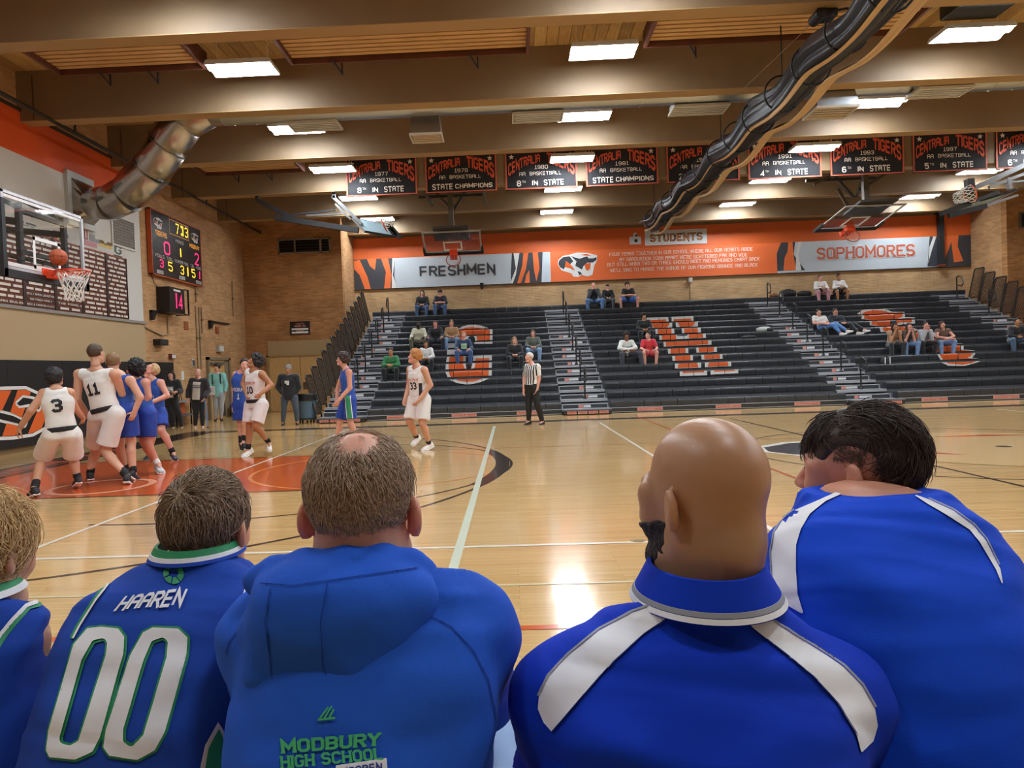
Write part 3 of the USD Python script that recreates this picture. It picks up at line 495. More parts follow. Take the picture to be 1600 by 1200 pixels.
class_banner('pale FRESHMEN wall banner with orange and grey tiger stripes', b0, b1, PALE, [
 (st, fpoly('545,400 617,400 616,430 620,455 545,458'), SLATE), (st, fpoly('552,408 562,406 574,432 580,453 571,454 562,430 553,420'), BOR), (st, fpoly('573,404 588,403 586,422 578,416'), BOR), (st, fpoly('595,403 606,402 612,430 610,452 600,453 603,425'), BOR),
 (st, fpoly('613,402 617,402 614,430 621,449 618,451 612,451'), WHITE), (st, fpoly('800,395 848,390 846,445 798,446'), SLATE), (st, fpoly('802,394 812,393 806,430 800,446 796,445 806,420'), WHITE), (st, fpoly('818,393 826,392 822,420 814,442 808,443 816,415'), BOR), (st, fpoly('832,392 840,391 843,420 838,440 834,420'), BOR), (st, fpoly('822,430 827,422 828,442 820,442'), BOR),
 ('lettering', affinity.translate(fit('FRESHMEN', 0, 0, 3.15, .55, stroke=1.25), FWp(656, 435)[0], FWp(656, 435)[2]), SLATE)])
t = class_banner('orange school song banner with tiger head and four lines of verse', b1, b2, M('ee7440', .45), [])
for l, (px_, py_, qx) in zip(('FOUR YEARS TOGETHER IN OUR SCHOOL WHERE ALL OUR HEARTS ABIDE', 'BY GRADUATION TORN APART WE\'RE SCATTERED FAR AND WIDE', 'BUT STILL WHEN TWO OR THREE SHOULD MEET AND MEMORIES CARRY BACK', "WE'LL SING TO PRAISE THE HONOR OF OUR FIGHTING ORANGE AND BLACK"), ((952, 401, 1176), (968, 409, 1168), (949, 417, 1187), (953, 426, 1184))):
    a, b = FWp(px_, py_), FWp(qx, py_-9); part(t, 'lettering', flat(fit(l, a[0], a[2], b[0]-a[0], .17, stroke=1.0, serif=.8), (0, YF-.06, 0), ux, uz, .004), M('f6dcd0', .5))
a = FWp(872, 434); 
for m_, mt in emblem((a[0], YF-.06, a[2]), ux, uz, FWp(934, 434)[0]-a[0]): part(t, 'emblem', m_, mt)
a = FWp(1276, 406)
class_banner('pale SOPHOMORES wall banner with tiger stripes at both ends', b2, b3, PALE, [
 (st, fpoly('1200,378 1243,373 1240,398 1258,422 1204,424'), SLATE), (st, fpoly('1196,377 1222,375 1212,400 1206,426 1190,426'), M('ee7440', .45)), (st, fpoly('1232,374 1238,374 1240,400 1244,422 1236,423 1230,400'), BOR), (st, fpoly('1226,402 1230,394 1236,423 1224,423'), BOR), (st, fpoly('1248,373 1254,373 1247,398 1252,422 1243,423 1244,396'), WHITE),
 (st, fpoly('1453,362 1530,358 1530,416 1449,416'), SLATE), (st, fpoly('1452,386 1460,364 1465,363 1456,390 1450,412'), WHITE), (st, fpoly('1475,362 1498,361 1496,385 1505,408 1490,410 1486,380 1476,405 1471,412 1471,385'), BOR), (st, fpoly('1476,408 1486,378 1490,409'), SLATE),
 ('lettering_edge', fit('SOPHOMORES', a[0]-.04, a[2]-.03, FWp(1429, 400)[0]-a[0]+.08, .60, stroke=1.7, serif=1.2), M('e8d5cf', .5)), ('lettering', fit('SOPHOMORES', a[0], a[2], FWp(1429, 400)[0]-a[0], .54, stroke=1.15, serif=.9), M('c4624a', .5))])
a, b = FWp(1008, 384), FWp(1104, 357)
t = thing('students_sign', 'white STUDENTS sign in tiger-striped letters on the orange wall band', 'sign', ((a[0]+b[0])/2, YF-.04, a[2]))
part(t, 'board', bx(a[0], b[0], YF-.07, YF-.04, a[2], b[2]), M('d9dadb', .5))
g = fit('STUDENTS', a[0]+.2, a[2]+.08, b[0]-a[0]-.38, b[2]-a[2]-.17, stroke=1.7, serif=1.1)
part(t, 'lettering', flat(g, (0, YF-.07, 0), ux, uz, .003), M('3a2416', .5)); part(t, 'lettering_fill', flat(g.buffer(-.02).difference(unary_union([LineString([(a[0]+q*.23, a[2]), (a[0]+q*.23+.12, b[2])]).buffer(.015) for q in range(14)])), (0, YF-.07, 0), ux, uz, .005), M('d98030', .5))
a, b = FWp(985, 381), FWp(1000, 364)
t = thing('tiger_cutout', 'small white tiger cut-out sign left of the STUDENTS sign', 'sign', ((a[0]+b[0])/2, YF-.04, a[2]))
part(t, 'board', slab(unary_union([sbox(a[0], a[2], b[0], a[2]+.26).buffer(.03), Point((a[0]+b[0])/2, a[2]+.36).buffer(.09)]), (0, YF-.04, 0), ux, uz, .02), M('d9dadb', .5)); part(t, 'print', flat(unary_union([Point((a[0]+b[0])/2+.03, a[2]+.12).buffer(.07), sbox((a[0]+b[0])/2-.01, a[2]+.3, (a[0]+b[0])/2+.07, a[2]+.37)]), (0, YF-.06, 0), ux, uz, .003), BLACK)
a, b = FWp(919, 354), FWp(1064, 328)
t = thing('website_banner', 'black web address banner above the orange band, partly behind the curtain', 'banner', ((a[0]+b[0])/2, YF-.02, a[2]))
part(t, 'cloth', bx(a[0], b[0], YF-.05, YF-.003, a[2], b[2]), M('1c1615', .6)); part(t, 'lettering', flat(fit('www.GoCentraliaTigers.com', a[0]+.08, a[2]+.06, b[0]-a[0]-.16, b[2]-a[2]-.14, stroke=1.1), (0, YF-.05, 0), ux, uz, .004), M('d0705a', .5))
for px_, py_, lab in ((1078, 438, 'white wall camera with a thin pipe on the far brick wall'), (753, 446, 'small dark wall light under the FRESHMEN banner'), (1467, 411, 'red alarm bell under the black pole at the right')):
    p = FWp(px_, py_, 0); t = thing('wall_fixture', lab, 'fixture', p); c = M('cfcac0', .5) if 'white' in lab else (M('b0442f', .5) if 'red' in lab else BLACK)
    part(t, 'body', bx(p[0]-.07, p[0]+.07, YF-.16, YF, p[2]-.09, p[2]+.09), c); part(t, 'mount', bx(p[0]-.03, p[0]+.03, YF-.08, YF, p[2]-.16, p[2]-.09), c)
    if 'pipe' in lab: part(t, 'pipe', tube([(p[0], YF-.03, p[2]-.1), (p[0], YF-.03, 3.9)], .02, 6), M('b39a78', .5))
p = FWp(1469, 350, .15); t = thing('wall_pole', 'black vertical pole before the orange band at the right', 'pole', (p[0], YF-.15, 4.9)); part(t, 'pole', bx(p[0]-.1, p[0]+.1, YF-.25, YF-.075, 4.95, 6.98), M('2b2d31', .4)); part(t, 'cap', bx(p[0]-.14, p[0]+.14, YF-.27, YF-.045, 6.985, 7.06), M('2b2d31', .4)); part(t, 'base', bx(p[0]-.12, p[0]+.12, YF-.27, YF-.075, 4.9, 4.95), M('8a3c2a', .4))

# ---------------------------------------------------------------- championship banners on the fourth beam
BYF = 11.5+3.42*3-.02
ORD = ['first', 'second', 'third', 'fourth', 'fifth', 'sixth', 'seventh', 'eighth', 'ninth']
YEARS = [('1977', '8', 'TH', 'IN STATE'), ('1979', '', '', 'STATE CHAMPIONS'), ('1980', '8', 'TH', 'IN STATE'), ('1981', '', '', 'STATE CHAMPIONS'), ('1983', '2', 'ND', 'IN STATE'), ('1991', '4', 'TH', 'IN STATE'), ('1993', '6', 'TH', 'IN STATE'), ('1997', '5', 'TH', 'IN STATE'), ('2000', '6', 'TH', 'IN STATE')]
NAVY, BORD, CREAM, RUST = M('1b1a20', .7), M('c0614a', .6), M('e5dcd0', .6), M('d4583a', .6)
def arch(g, x0, x1, W, H):
    def f(x, y, z=None):
        x, y = np.asarray(x), np.asarray(y); c = (x/W-.5)*2; top = H*(.97-.27*c*c); bot = H*(.66-.43*c*c); return x, bot+(top-bot)*y
    from shapely.ops import transform
    return transform(f, g.segmentize(.05))
for k, (yr, n, sfx, tail) in enumerate(YEARS):
    x0, W, H = -4.86+k*2.437, 2.18, 1.12; z0 = 6.80
    t = thing('championship_banner', f'black and orange basketball banner for {yr}, {ORD[k]} from the left on the fourth beam', 'banner', (x0+W/2, BYF, z0), 'championship banners on the beam')
    O = (x0, BYF, z0); nx = 14
    gx, gz = np.meshgrid(np.linspace(0, W, nx), np.linspace(0, H, 6)); gy = .012*np.sin(gx*5+k)*(1-gz/H)
    V = np.stack([x0+gx, BYF-.0+gy, z0+gz-.03*((gx/W-.5)**2)*(gz < .01)*2], -1).reshape(-1, 3); ii = np.arange(5)[:, None]*nx+np.arange(nx-1)
    F = np.stack([ii, ii+1, ii+nx+1, ii+nx], -1).reshape(-1, 4); Vb = V+[0, .006, 0]; n0 = len(V)
    part(t, 'cloth', (np.vstack([V, Vb]), np.vstack([F, F[:, ::-1]+n0])), NAVY, True)
    fl = lambda g, m, nm, l=.016: part(t, nm, flat(g, O, ux, uz, l), m)
    fl(sbox(0, 0, W, H).difference(sbox(.05, .04, W-.05, H-.03)), BORD, 'border')
    fl(arch(fit('CENTRALIA', .09, 0, .98, 1, stroke=1.5, gap=.7), 0, 0, W, H), RUST, 'lettering'); fl(arch(fit('TIGERS', 1.27, 0, .83, 1, stroke=1.5, gap=.7), 0, 0, W, H), RUST, 'lettering')
    g = [fit(yr, W*.5-.19, H*.53, .40, .13), fit('AA', .42, H*.36, .19, .12), fit('BASKETBALL', .74, H*.36, .95, .12)]
    if n: g += [fit(n, .34, .09, .13, .18, stroke=1.4), fit(sfx, .50, .19, .11, .07), fit('IN', .80, .09, .18, .18, stroke=1.4), fit('STATE', 1.16, .09, .60, .18, stroke=1.4)]
    else: g += [fit('STATE', .20, .09, .62, .18, stroke=1.4), fit('CHAMPIONS', .90, .09, 1.14, .18, stroke=1.4)]
    fl(unary_union(g), CREAM, 'lettering'); fl(star(.2, H*.88, .09), CREAM, 'star'); fl(star(W-.2, H*.88, .09), CREAM, 'star')
# ================================================================ BLEACHERS
NR, BY0, RUN, BZ0, RISE = 14, 20.40, .615, .34, .2525
rowY = lambda i: BY0+RUN*i
rowZ = lambda i: BZ0+RISE*i                      # top of the seat
deckZ = lambda i: rowZ(i)-.19
SECT = [(-4.22, 1.40, 12), (2.80, 9.45, 14), (10.90, 16.85, 13)]
SEAT_K, SEAT_O = M('2c3036', .40, spec=.6), M('e0632f', .4)
DECK, RISER, ALU, PINK, LITE = M('55565a', .6), M('3a3b3f', .5), M('a9acb2', .4, metal=.3), M('d98f7e', .5), M('d9d8d6', .5)
PROF = [(.025, -.185), (.004, -.05), (.012, -.014), (.032, 0), (.27, -.004), (.295, -.02), (.30, -.185)]
def seat_mesh(x0, x1, y, z): return extrude_x([(y+a, z+b) for a, b in PROF], x0+.006, x1-.006)
def pxpoly(s): return [tuple(map(float, q.split(','))) for q in s.split()]
def z5(s, ox, oy, k): return [(ox+x/k, oy+y/k) for x, y in pxpoly(s)]
# letters on the seats, traced as outlines and laid on each row's own front faces
LET = [  # (section, outer outline, orange inside, openings)
 (0, [z5('400,235 470,190 560,165 640,158 740,170 830,195 890,225 918,228 918,435 655,437 540,440 540,610 640,600 910,600 908,900 870,935 760,985 640,1015 540,1022 420,1005 330,970 280,945 240,840 245,730 262,620 262,440', 670, 490, 9.23)],
  [z5('430,245 520,205 620,195 720,205 800,225 882,235 882,395 700,395 690,330 640,300 560,310 520,340 505,440 500,640 495,730 520,800 560,845 610,820 665,770 680,645 870,640 860,900 760,945 640,980 540,985 440,970 370,940 310,905 290,850 285,740 300,625 420,600 420,440', 670, 490, 9.23)],
  [z5('572,345 600,312 640,316 662,345 668,400 655,437 572,437', 670, 490, 9.23), z5('535,560 640,560 640,640 632,700 612,790 545,800 530,720', 670, 490, 9.23)]),
 (1, [z5(s, 980, 480, 8.421) for s in ('245,138 538,128 548,188 258,198', '570,125 868,108 872,182 580,190', '292,208 592,196 592,270 308,274', '630,192 930,178 930,262 645,268', '368,282 615,276 622,350 372,352', '715,272 965,258 970,340 722,346', '420,365 640,356 665,384 788,376 800,342 1030,332 1038,404 425,432', '476,450 1105,415 1108,492 480,520', '530,538 800,524 806,605 540,612', '905,512 1178,500 1180,588 912,598', '590,628 862,616 866,700 596,706', '972,606 1250,594 1256,678 978,690', '625,730 968,712 972,796 628,808', '1018,706 1362,690 1368,776 1022,790', '690,820 1048,806 1052,894 692,908', '1096,800 1458,788 1462,868 1098,888')],
  [z5(s, 980, 480, 8.421) for s in ('280,172 505,160 508,192 285,198', '610,158 838,148 838,182 612,188', '318,212 560,204 540,250 510,268 350,270 330,245', '665,200 898,190 870,240 830,258 700,264 680,235', '398,288 580,282 585,348 404,352', '748,282 925,272 930,338 754,344', '452,366 640,358 642,426 458,430', '808,345 995,338 1000,402 812,410', '505,452 1060,420 1066,488 512,516', '566,540 765,528 768,604 570,610', '938,516 1138,506 1142,586 944,594', '628,630 828,620 832,698 634,704', '1010,610 1215,600 1220,676 1016,684', '662,800 672,752 700,730 900,720 925,745 935,792', '1060,784 1070,735 1100,716 1300,700 1325,725 1330,772', '728,838 1010,822 1012,856 732,868', '1138,816 1415,804 1418,836 1142,850')], []),
 (2, [z5('130,212 190,170 290,150 420,150 510,188 650,190 652,245 760,250 762,318 600,325 700,350 800,385 950,382 1005,440 1010,455 1145,460 1148,525 1290,532 1290,600 1418,608 1415,645 1390,690 1515,702 1440,740 1300,778 1120,775 1050,740 1000,640 930,560 850,495 700,478 560,460 510,410 390,408 370,345 270,335 270,275 180,270 185,225', 1320, 460, 6.957)],
  [z5('180,210 230,185 320,172 410,178 480,198 625,195 625,245 560,265 725,255 728,300 590,306 560,325 620,350 740,388 905,390 960,440 990,470 1100,475 1105,535 1255,540 1255,600 1390,615 1370,670 1330,690 1450,708 1400,740 1280,765 1130,752 1080,730 1020,640 960,560 900,495 720,462 600,445 545,410 420,400 405,345 290,328 292,270 205,262 215,225', 1320, 460, 6.957)],
  [z5('490,270 555,266 562,318 488,320', 1320, 460, 6.957)])]
for si, (x0, x1, n) in enumerate(SECT):
    nm = ['left', 'middle', 'right'][si]
    t = thing('bleacher_section', f'{nm} block of black bleacher seats with the big orange letter {"CHS"[si]}', 'bleachers', ((x0+x1)/2, BY0, 0))
    prof = [(BY0+.05, .03), (BY0+.05, deckZ(0))]
    for i in range(NR): prof += [(rowY(i+1)+.05, deckZ(i)), (rowY(i+1)+.05, deckZ(i+1))]
    prof += [(YF-.01, deckZ(NR)), (YF-.01, .03)]
    part(t, 'deck', extrude_x(prof, x0, x1), DECK)
    part(t, 'kick_panel', bx(x0, x1, BY0-.03, BY0+.05, .035, .14), M('2e2d2d', .5)); part(t, 'rail_strip', cat([bx(x0, x1, BY0-.035, BY0+.05, .14, .158), bx(x0, x1, BY0-.035, BY0+.05, .018, .035)]), ALU)
    for q in range(3 if si != 1 else 3):
        xc = x0+(x1-x0)*(q+.5)/3; st_ = part(t, 'sticker', bx(xc-.36, xc+.36, BY0-.034, BY0-.03, .045, .132), PINK); part(st_, 'lettering', flat(fit('CENTRALIA TIGERS', xc-.33, .06, .66, .055), (0, BY0-.034, 0), ux, uz, .002), M('8c4a40', .5))
    L = LET[si]; w = (x1-x0)/n
    for i in range(NR):
        y, z = rowY(i), rowZ(i)
        P = lambda pts: Polygon([(lambda p: (p[0], p[2]))(onY(a, b, y+.004)) for a, b in pts]).buffer(0)
        face = sbox(x0, z-.188, x1, z+.012); out = unary_union([P(a) for a in L[1]]).intersection(face); org = unary_union([P(a) for a in L[2]]).intersection(face); hol = unary_union([P(a) for a in L[3]]).intersection(face) if L[3] else Polygon()
        for j in range(n):
            a, b = x0+j*w, x0+(j+1)*w; cell = sbox(a+.008, z-.183, b-.008, z-.006)
            share = org.difference(hol).intersection(cell).area/cell.area
            s_ = part(t, 'seat', seat_mesh(a, b, y, z), SEAT_O if share > .85 else SEAT_K, label='orange seat' if share > .85 else None)
            if share <= .85:
                g1, g2 = out.difference(hol).intersection(cell), org.difference(hol).intersection(cell)
                for g, m, l in ((g1, LITE, .002), (g2, SEAT_O, .004)):
                    if g.area > .0015: part(s_, 'letter_facing', slab(g, (0, y+.004, 0), ux, uz, .006, l), m)
xa, xb = -5.62, 18.25
t = thing('top_bleacher_row', 'topmost black seat row running along the far brick wall behind the aisles', 'bleachers', (6, rowY(14), deckZ(14)))
for j in range(52): part(t, 'seat', seat_mesh(xa+j*(xb-xa)/52, xa+(j+1)*(xb-xa)/52, rowY(14), rowZ(14)), SEAT_K)
AIS = [(-5.62, -4.22, 'leftmost', 1), (1.40, 2.80, 'middle-left', 1), (9.45, 10.90, 'middle-right', 1), (16.85, 18.25, 'rightmost', 1)]
TREAD = M('a4a8ae', .5, metal=.15)
for k, (x0, x1, nm, _) in enumerate(AIS):
    t = thing('aisle_stairs', f'{nm} flight of grey bleacher aisle steps with centre handrails', 'stairs', ((x0+x1)/2, BY0-.42, 0))
    prof = [(BY0+.05, .02), (BY0+.05, deckZ(0)-.04)]
    for i in range(NR): prof += [(rowY(i+1)+.05, deckZ(i)-.04), (rowY(i+1)+.05, deckZ(i+1)-.04)]
    prof += [(YF-.01, deckZ(NR)-.04), (YF-.01, .02)]
    part(t, 'frame', extrude_x(prof, x0+.005, x1-.005), RISER)
    part(t, 'front_step', bx(x0+.02, x1-.02, BY0-.42, BY0+.04, .12, .15), M('5d5f63', .5)); fp = part(t, 'kick_panel', bx(x0+.03, x1-.03, BY0-.40, BY0-.02, .015, .12), M('2b2a2b', .5))
    for q, wd in enumerate(('TIGERS', 'PRIDE', 'IN', 'ORANGE')): 
        xx = x0+.1+q*(x1-x0-.2)/4; part(fp, 'sticker', bx(xx+.02, xx+(x1-x0-.2)/4-.02, BY0-.406, BY0-.40, .03, .11), PINK); part(fp, 'lettering', flat(fit(wd, xx+.04, .045, (x1-x0-.2)/4-.09, .05), (0, BY0-.406, 0), ux, uz, .002), M('8c4a40', .5))
    rs = np.random.default_rng(k)
    for i in range(NR+1):
        y, z = rowY(i), deckZ(i)
        part(t, 'tread', bx(x0+.01, x1-.01, y-.02, min(y+RUN+.03, YF-.02), z-.04, z), TREAD)
        part(t, 'nosing', bx(x0+.01, x1-.01, y-.028, y-.02, z-.075, z+.002), ALU)
        if i:
            h = z-RISE*.52; xm = x1-.03
            part(t, 'half_step', cat([bx(x0+.03, xm, y-.30, y-.02, h-.02, h), bx(x0+.03, x0+.06, y-.30, y-.02, z-RISE, h-.02), bx(xm-.035, xm, y-.30, y-.02, z-RISE, h-.02)]), ALU); part(t, 'half_riser', bx(x0+.06, xm-.035, y-.285, y-.27, z-RISE, h-.02), RISER)
            if i < 11 or k in (0,):
                xs = x0+.25+rs.random()*.5
                part(t, 'sticker', bx(xs, xs+.10+rs.random()*.06, y-.291, y-.285, z-RISE+.012, h-.022), PINK); part(t, 'sticker', bx(xs+.14, xs+.33+rs.random()*.2, y-.291, y-.285, z-RISE+.02, h-.03), LITE)
    xm = (x0+x1)/2+.05
    for i in range(1, NR+1, 2 if k < 3 else 3):
        y, z = rowY(i)+.12, deckZ(i); off = .35 if k == 3 and i > 6 else 0
        part(t, 'handrail', cat([tube([(xm, y, z), (xm, y, z+.88), (xm, y-.08, z+.95), (xm, y-.32, z+.86), (xm, y-.40, z+.62), (xm, y-.3, z+.52), (xm, y-.02, z+.60)], .024, 6), lathe([(0, 0), (.06, 0), (.06, .03), (.035, .08), (0, .08)], 8, (xm, y, z))]), M('202124', .35))
def railing(label, xx, sgn, cols):
    t = thing('bleacher_railing', label, 'railing', (xx, BY0, .1))
    FR, NET = M('231c17', .4), M(cols, .6)
    for i in range(NR):
        y0, y1, z0, z1 = rowY(i)-.04, rowY(i)+.56, deckZ(i)+.06, deckZ(i)+1.24
        A = lambda y, s: np.array([xx+sgn*(.02+.26*s), y, z0+(z1-z0)*s])
        pn = part(t, 'panel_frame', cat([tube([A(y0, 0), A(y0, .95), A(y0+.05, 1), A(y1-.05, 1), A(y1, .95), A(y1, 0)], .024, 6), tube([A(y0, .03), A(y1, .03)], .02, 6), tube([A(y1, 0), A(y1, 0)-[0, 0, .12]], .024, 6), tube([A(y0, 0), A(y0, 0)-[0, 0, .12]], .024, 6)]), FR)
        part(pn, 'mesh_wires', cat([bar(A(y0+(y1-y0)*q/12, .03), A(y0+(y1-y0)*q/12, 1), .010) for q in range(1, 12)]+[bar(A(y0, .03+.97*q/22), A(y1, .03+.97*q/22), .010) for q in range(1, 22)]), NET)
railing('stair-stepped black mesh railing panels along the left end of the bleachers', -5.68, -1, '4a3a2c'); railing('stair-stepped black mesh railing panels along the right end of the bleachers', 18.3, 1, '3a2c22')

# ================================================================ BASKETS
NETM, RIMM = M('e8e6e2', .7), M('e2481e', .4, spec=.5)
def net(c, r0, r1, h, n=12, t=.007, ax=None, seed=1):
    """diamond net of cords hanging from a rim"""
    c = np.array(c, float); r = np.random.default_rng(seed); out = []; L = 5
    for k in range(n):
        for s in (-1, 1):
            pts = []
            for l in range(L+1):
                f = l/L; a = 2*np.pi*(k+s*.5*l)/n; rr = r0+(r1-r0)*min(1, f*1.5); pts.append(c+np.array([rr*math.cos(a), rr*math.sin(a), -h*f])+r.normal(0, .004, 3))
            out.append(tube(pts, t, 4, cap=False))
    return cat(out)
def rim_mesh(c, r=.23): return tube([(c[0]+r*math.cos(a), c[1]+r*math.sin(a), c[2]) for a in np.linspace(0, 2*np.pi, 40, endpoint=False)], .011, 8, closed=True)
BX, RZ = -6.80, 3.05
t = thing('basketball_hoop', 'glass backboard with orange rim and white net at the left end of the court', 'basketball hoop', (BX, RY, 2.9))
bh0, bh1, bw = 2.98, 4.06, .915
part(t, 'glass', bx(BX-.012, BX, RY-bw+.03, RY+bw-.03, bh0+.03, bh1-.03), GLASS)
fr = M('c9ccd2', .35, metal=.4)
part(t, 'board_frame', cat([bx(BX-.03, BX+.01, RY-bw, RY+bw, bh1-.04, bh1), bx(BX-.03, BX+.01, RY-bw, RY+bw, bh0, bh0+.05), bx(BX-.03, BX+.01, RY-bw, RY-bw+.04, bh0, bh1), bx(BX-.03, BX+.01, RY+bw-.04, RY+bw, bh0, bh1)]), fr)
part(t, 'inner_stripe', cat([bx(BX-.006, BX+.003, RY-bw+.05, RY+bw-.05, bh1-.09, bh1-.05), bx(BX-.006, BX+.003, RY-bw+.05, RY+bw-.05, bh0+.06, bh0+.11)]), M('e3e4e6', .5))
part(t, 'target_square', cat([bx(BX, BX+.004, RY-.305, RY+.305, RZ+.43, RZ+.48), bx(BX, BX+.004, RY-.305, RY+.305, RZ+.02, RZ+.07), bx(BX, BX+.004, RY-.305, RY-.255, RZ+.02, RZ+.48), bx(BX, BX+.004, RY+.255, RY+.305, RZ+.02, RZ+.48)]), M('eeeeee', .5))
part(t, 'edge_padding', cat([bx(BX-.06, BX+.04, RY-bw-.04, RY+bw+.04, bh0-.10, bh0+.005)]+[bx(BX-.06, BX+.04, RY+s*(bw+.01)-.04, RY+s*(bw+.01)+.04, bh0-.10, bh0+.18) for s in (-1, 1)]), M('1e2024', .5))
part(t, 'corner_padding', bx(BX-.03, BX+.02, RY-bw-.02, RY-bw+.05, bh0, bh1-.12), M('23262b', .5))
rc = (BX+.15+.23, RY, RZ)
part(t, 'rim', cat([rim_mesh(rc), tube([(rc[0]+.245*math.cos(a), rc[1]+.245*math.sin(a), RZ-.028) for a in np.linspace(.6, 2*np.pi-.6, 30)], .006, 6)]), RIMM, True)
part(t, 'rim_bracket', cat([bx(BX, BX+.15, RY-.10, RY+.10, RZ-.10, RZ+.02), bx(BX, BX+.015, RY-.14, RY+.14, RZ-.14, RZ+.05), bar((BX+.1, RY-.09, RZ-.06), (BX+.24, RY-.16, RZ-.02), .03), bar((BX+.1, RY+.09, RZ-.06), (BX+.24, RY+.16, RZ-.02), .03)]), RIMM)
part(t, 'net', net((rc[0], rc[1], RZ-.01), .225, .12, .42), NETM)
part(t, 'support_frame', cat([bar((BX-.05, RY-.5, bh0+.1), (BX-.05, RY-.5, bh1-.1), .07), bar((BX-.05, RY+.5, bh0+.1), (BX-.05, RY+.5, bh1-.1), .07), bar((BX-.05, RY-.5, bh0+.3), (BX-.05, RY+.5, bh0+.3), .06), bar((BX-.05, RY-.5, bh1-.2), (BX-.05, RY+.5, bh1-.2), .06)]), M('3a3a3c', .5))
part(t, 'wall_arm', cat([bar((BX-.08, RY-.5, 3.7), (XL+.05, RY-.9, 4.2), .09), bar((BX-.08, RY+.5, 3.7), (XL+.05, RY+.9, 4.2), .09), bar((BX-.08, RY+.5, 3.2), (XL+.05, RY+.9, 4.1), .07), bar((BX-.08, RY-.5, 3.2), (XL+.05, RY-.9, 4.1), .07), bar((BX-.1, RY-.4, 3.9), (XL+.05, RY+1.4, 5.6), .05), bar((BX-.1, RY+.5, 3.95), (XL+.05, RY+2.4, 5.5), .05)]), M('37342f', .5))
# ball resting above the rim edge
bc = onX(91, 402, rc[0]-.02)
def ball(c, r=.12):
    m = trimesh.creation.icosphere(4, r); d = m.vertices/r; s = np.minimum.reduce([abs(d[:, 0]), abs(d[:, 2]), abs(np.abs(d[:, 1]) - (.42+.25*d[:, 0]**2))]); m.vertices = d*(r-.0035*np.exp(-(s/.035)**2))[:, None]
    seam = s[m.faces].mean(1) < .035; m.apply_translation(c); return m, seam
bm, seam = ball(bc)
t = thing('basketball', 'orange basketball in the air at the rim of the left hoop', 'ball', bc)
part(t, 'cover', bm.submesh([np.where(~seam)[0]], append=True), M('b5552f', .6, bump=.5, bscale=180), True); part(t, 'seam', bm.submesh([np.where(seam)[0]], append=True), M('3a2018', .6), True)

V_ = lambda *a: np.array(a, float)
def far_hoop(label, x, y, sl, z0, tilt, braces):
    """side basket hanging from the ceiling, its glass leaning back"""
    t = thing('side_hoop', label, 'basketball hoop', (x, y, z0))
    w, h = .915, 1.07; T = lambda a, b, d=0: np.array([x+a+sl*b, y-b*math.sin(tilt)+d*math.cos(tilt), z0+b*math.cos(tilt)+d*math.sin(tilt)])
    q = [(-w, 0), (w, 0), (w, h), (-w, h)]
    mk = lambda rect, d0, d1: trimesh.Trimesh([T(a, b, d0) for a, b in rect]+[T(a, b, d1) for a, b in rect], [[0, 2, 1], [0, 3, 2], [4, 5, 6], [4, 6, 7], [0, 1, 5], [0, 5, 4], [1, 2, 6], [1, 6, 5], [2, 3, 7], [2, 7, 6], [3, 0, 4], [3, 4, 7]], process=False)
    part(t, 'glass', mk([(-w+.02, .02), (w-.02, .02), (w-.02, h-.02), (-w+.02, h-.02)], 0, .012), GLASS)
    strip = lambda a0, a1, b0, b1, d0=-.01, d1=.02: mk([(a0, b0), (a1, b0), (a1, b1), (a0, b1)], d0, d1)
    part(t, 'board_frame', cat([strip(-w, w, h-.05, h), strip(-w, w, 0, .04), strip(-w, -w+.05, 0, h), strip(w-.05, w, 0, h)]), M('b9b4ac', .4, metal=.4))
    part(t, 'target_square', cat([strip(-.3, .3, .5, .55, -.012, .0), strip(-.3, .3, .10, .15, -.012, 0), strip(-.3, -.25, .1, .55, -.012, 0), strip(.25, .3, .1, .55, -.012, 0)]), WHITE)
    part(t, 'edge_padding', cat([strip(-w-.05, w+.05, -.08, .02, -.05, .05), strip(-w-.05, -w+.02, 0, .25, -.05, .05), strip(w-.02, w+.05, 0, .25, -.05, .05)]), M('25211f', .5))
    rc = T(0, .12, -.38)
    th = np.linspace(0, 2*np.pi, 32, endpoint=False); u2 = T(1, 0)-T(0, 0); v2 = T(0, 0, -1)-T(0, 0, 0)
    part(t, 'rim', tube([rc+.23*(math.cos(a)*u2+math.sin(a)*v2) for a in th], .016, 8, closed=True), M('a04a34', .4), True)
    part(t, 'rim_bracket', strip(-.12, .12, -.14, .16, -.20, -.01), RIMM)
    dn = V_(0, .25, -.5); part(t, 'net', cat([tube([rc+.225*(math.cos(a)*u2+math.sin(a)*v2), rc+.13*(math.cos(a+.3)*u2+math.sin(a+.3)*v2)+dn*.2, rc+.1*(math.cos(a)*u2+math.sin(a)*v2)+dn*.38], .006, 4) for a in th[::3]]), M('b5b0a8', .7))
    G = M('5f564a', .45, metal=.3); top = T(0, h*.7, .12)
    part(t, 'back_plate', strip(-.55, .55, .55, h+.12, .05, .12), M('3d3830', .5))
    mast = np.array([top[0], top[1]+.05, ZC]); part(t, 'mast', bar(top, mast, .16), G)
    for a, b in braces: part(t, 'brace', bar(np.array([x, y, 0])+[a[0], a[1], a[2]], np.array([x, y, 0])+[b[0], b[1], b[2]], .09), G)
    part(t, 'cross_tube', bar((x-1.1, y+.3, 7.05), (x+1.1, y+.3, 7.05), .08), M('37312a', .5))
p = onY(709, 394, 22.9)
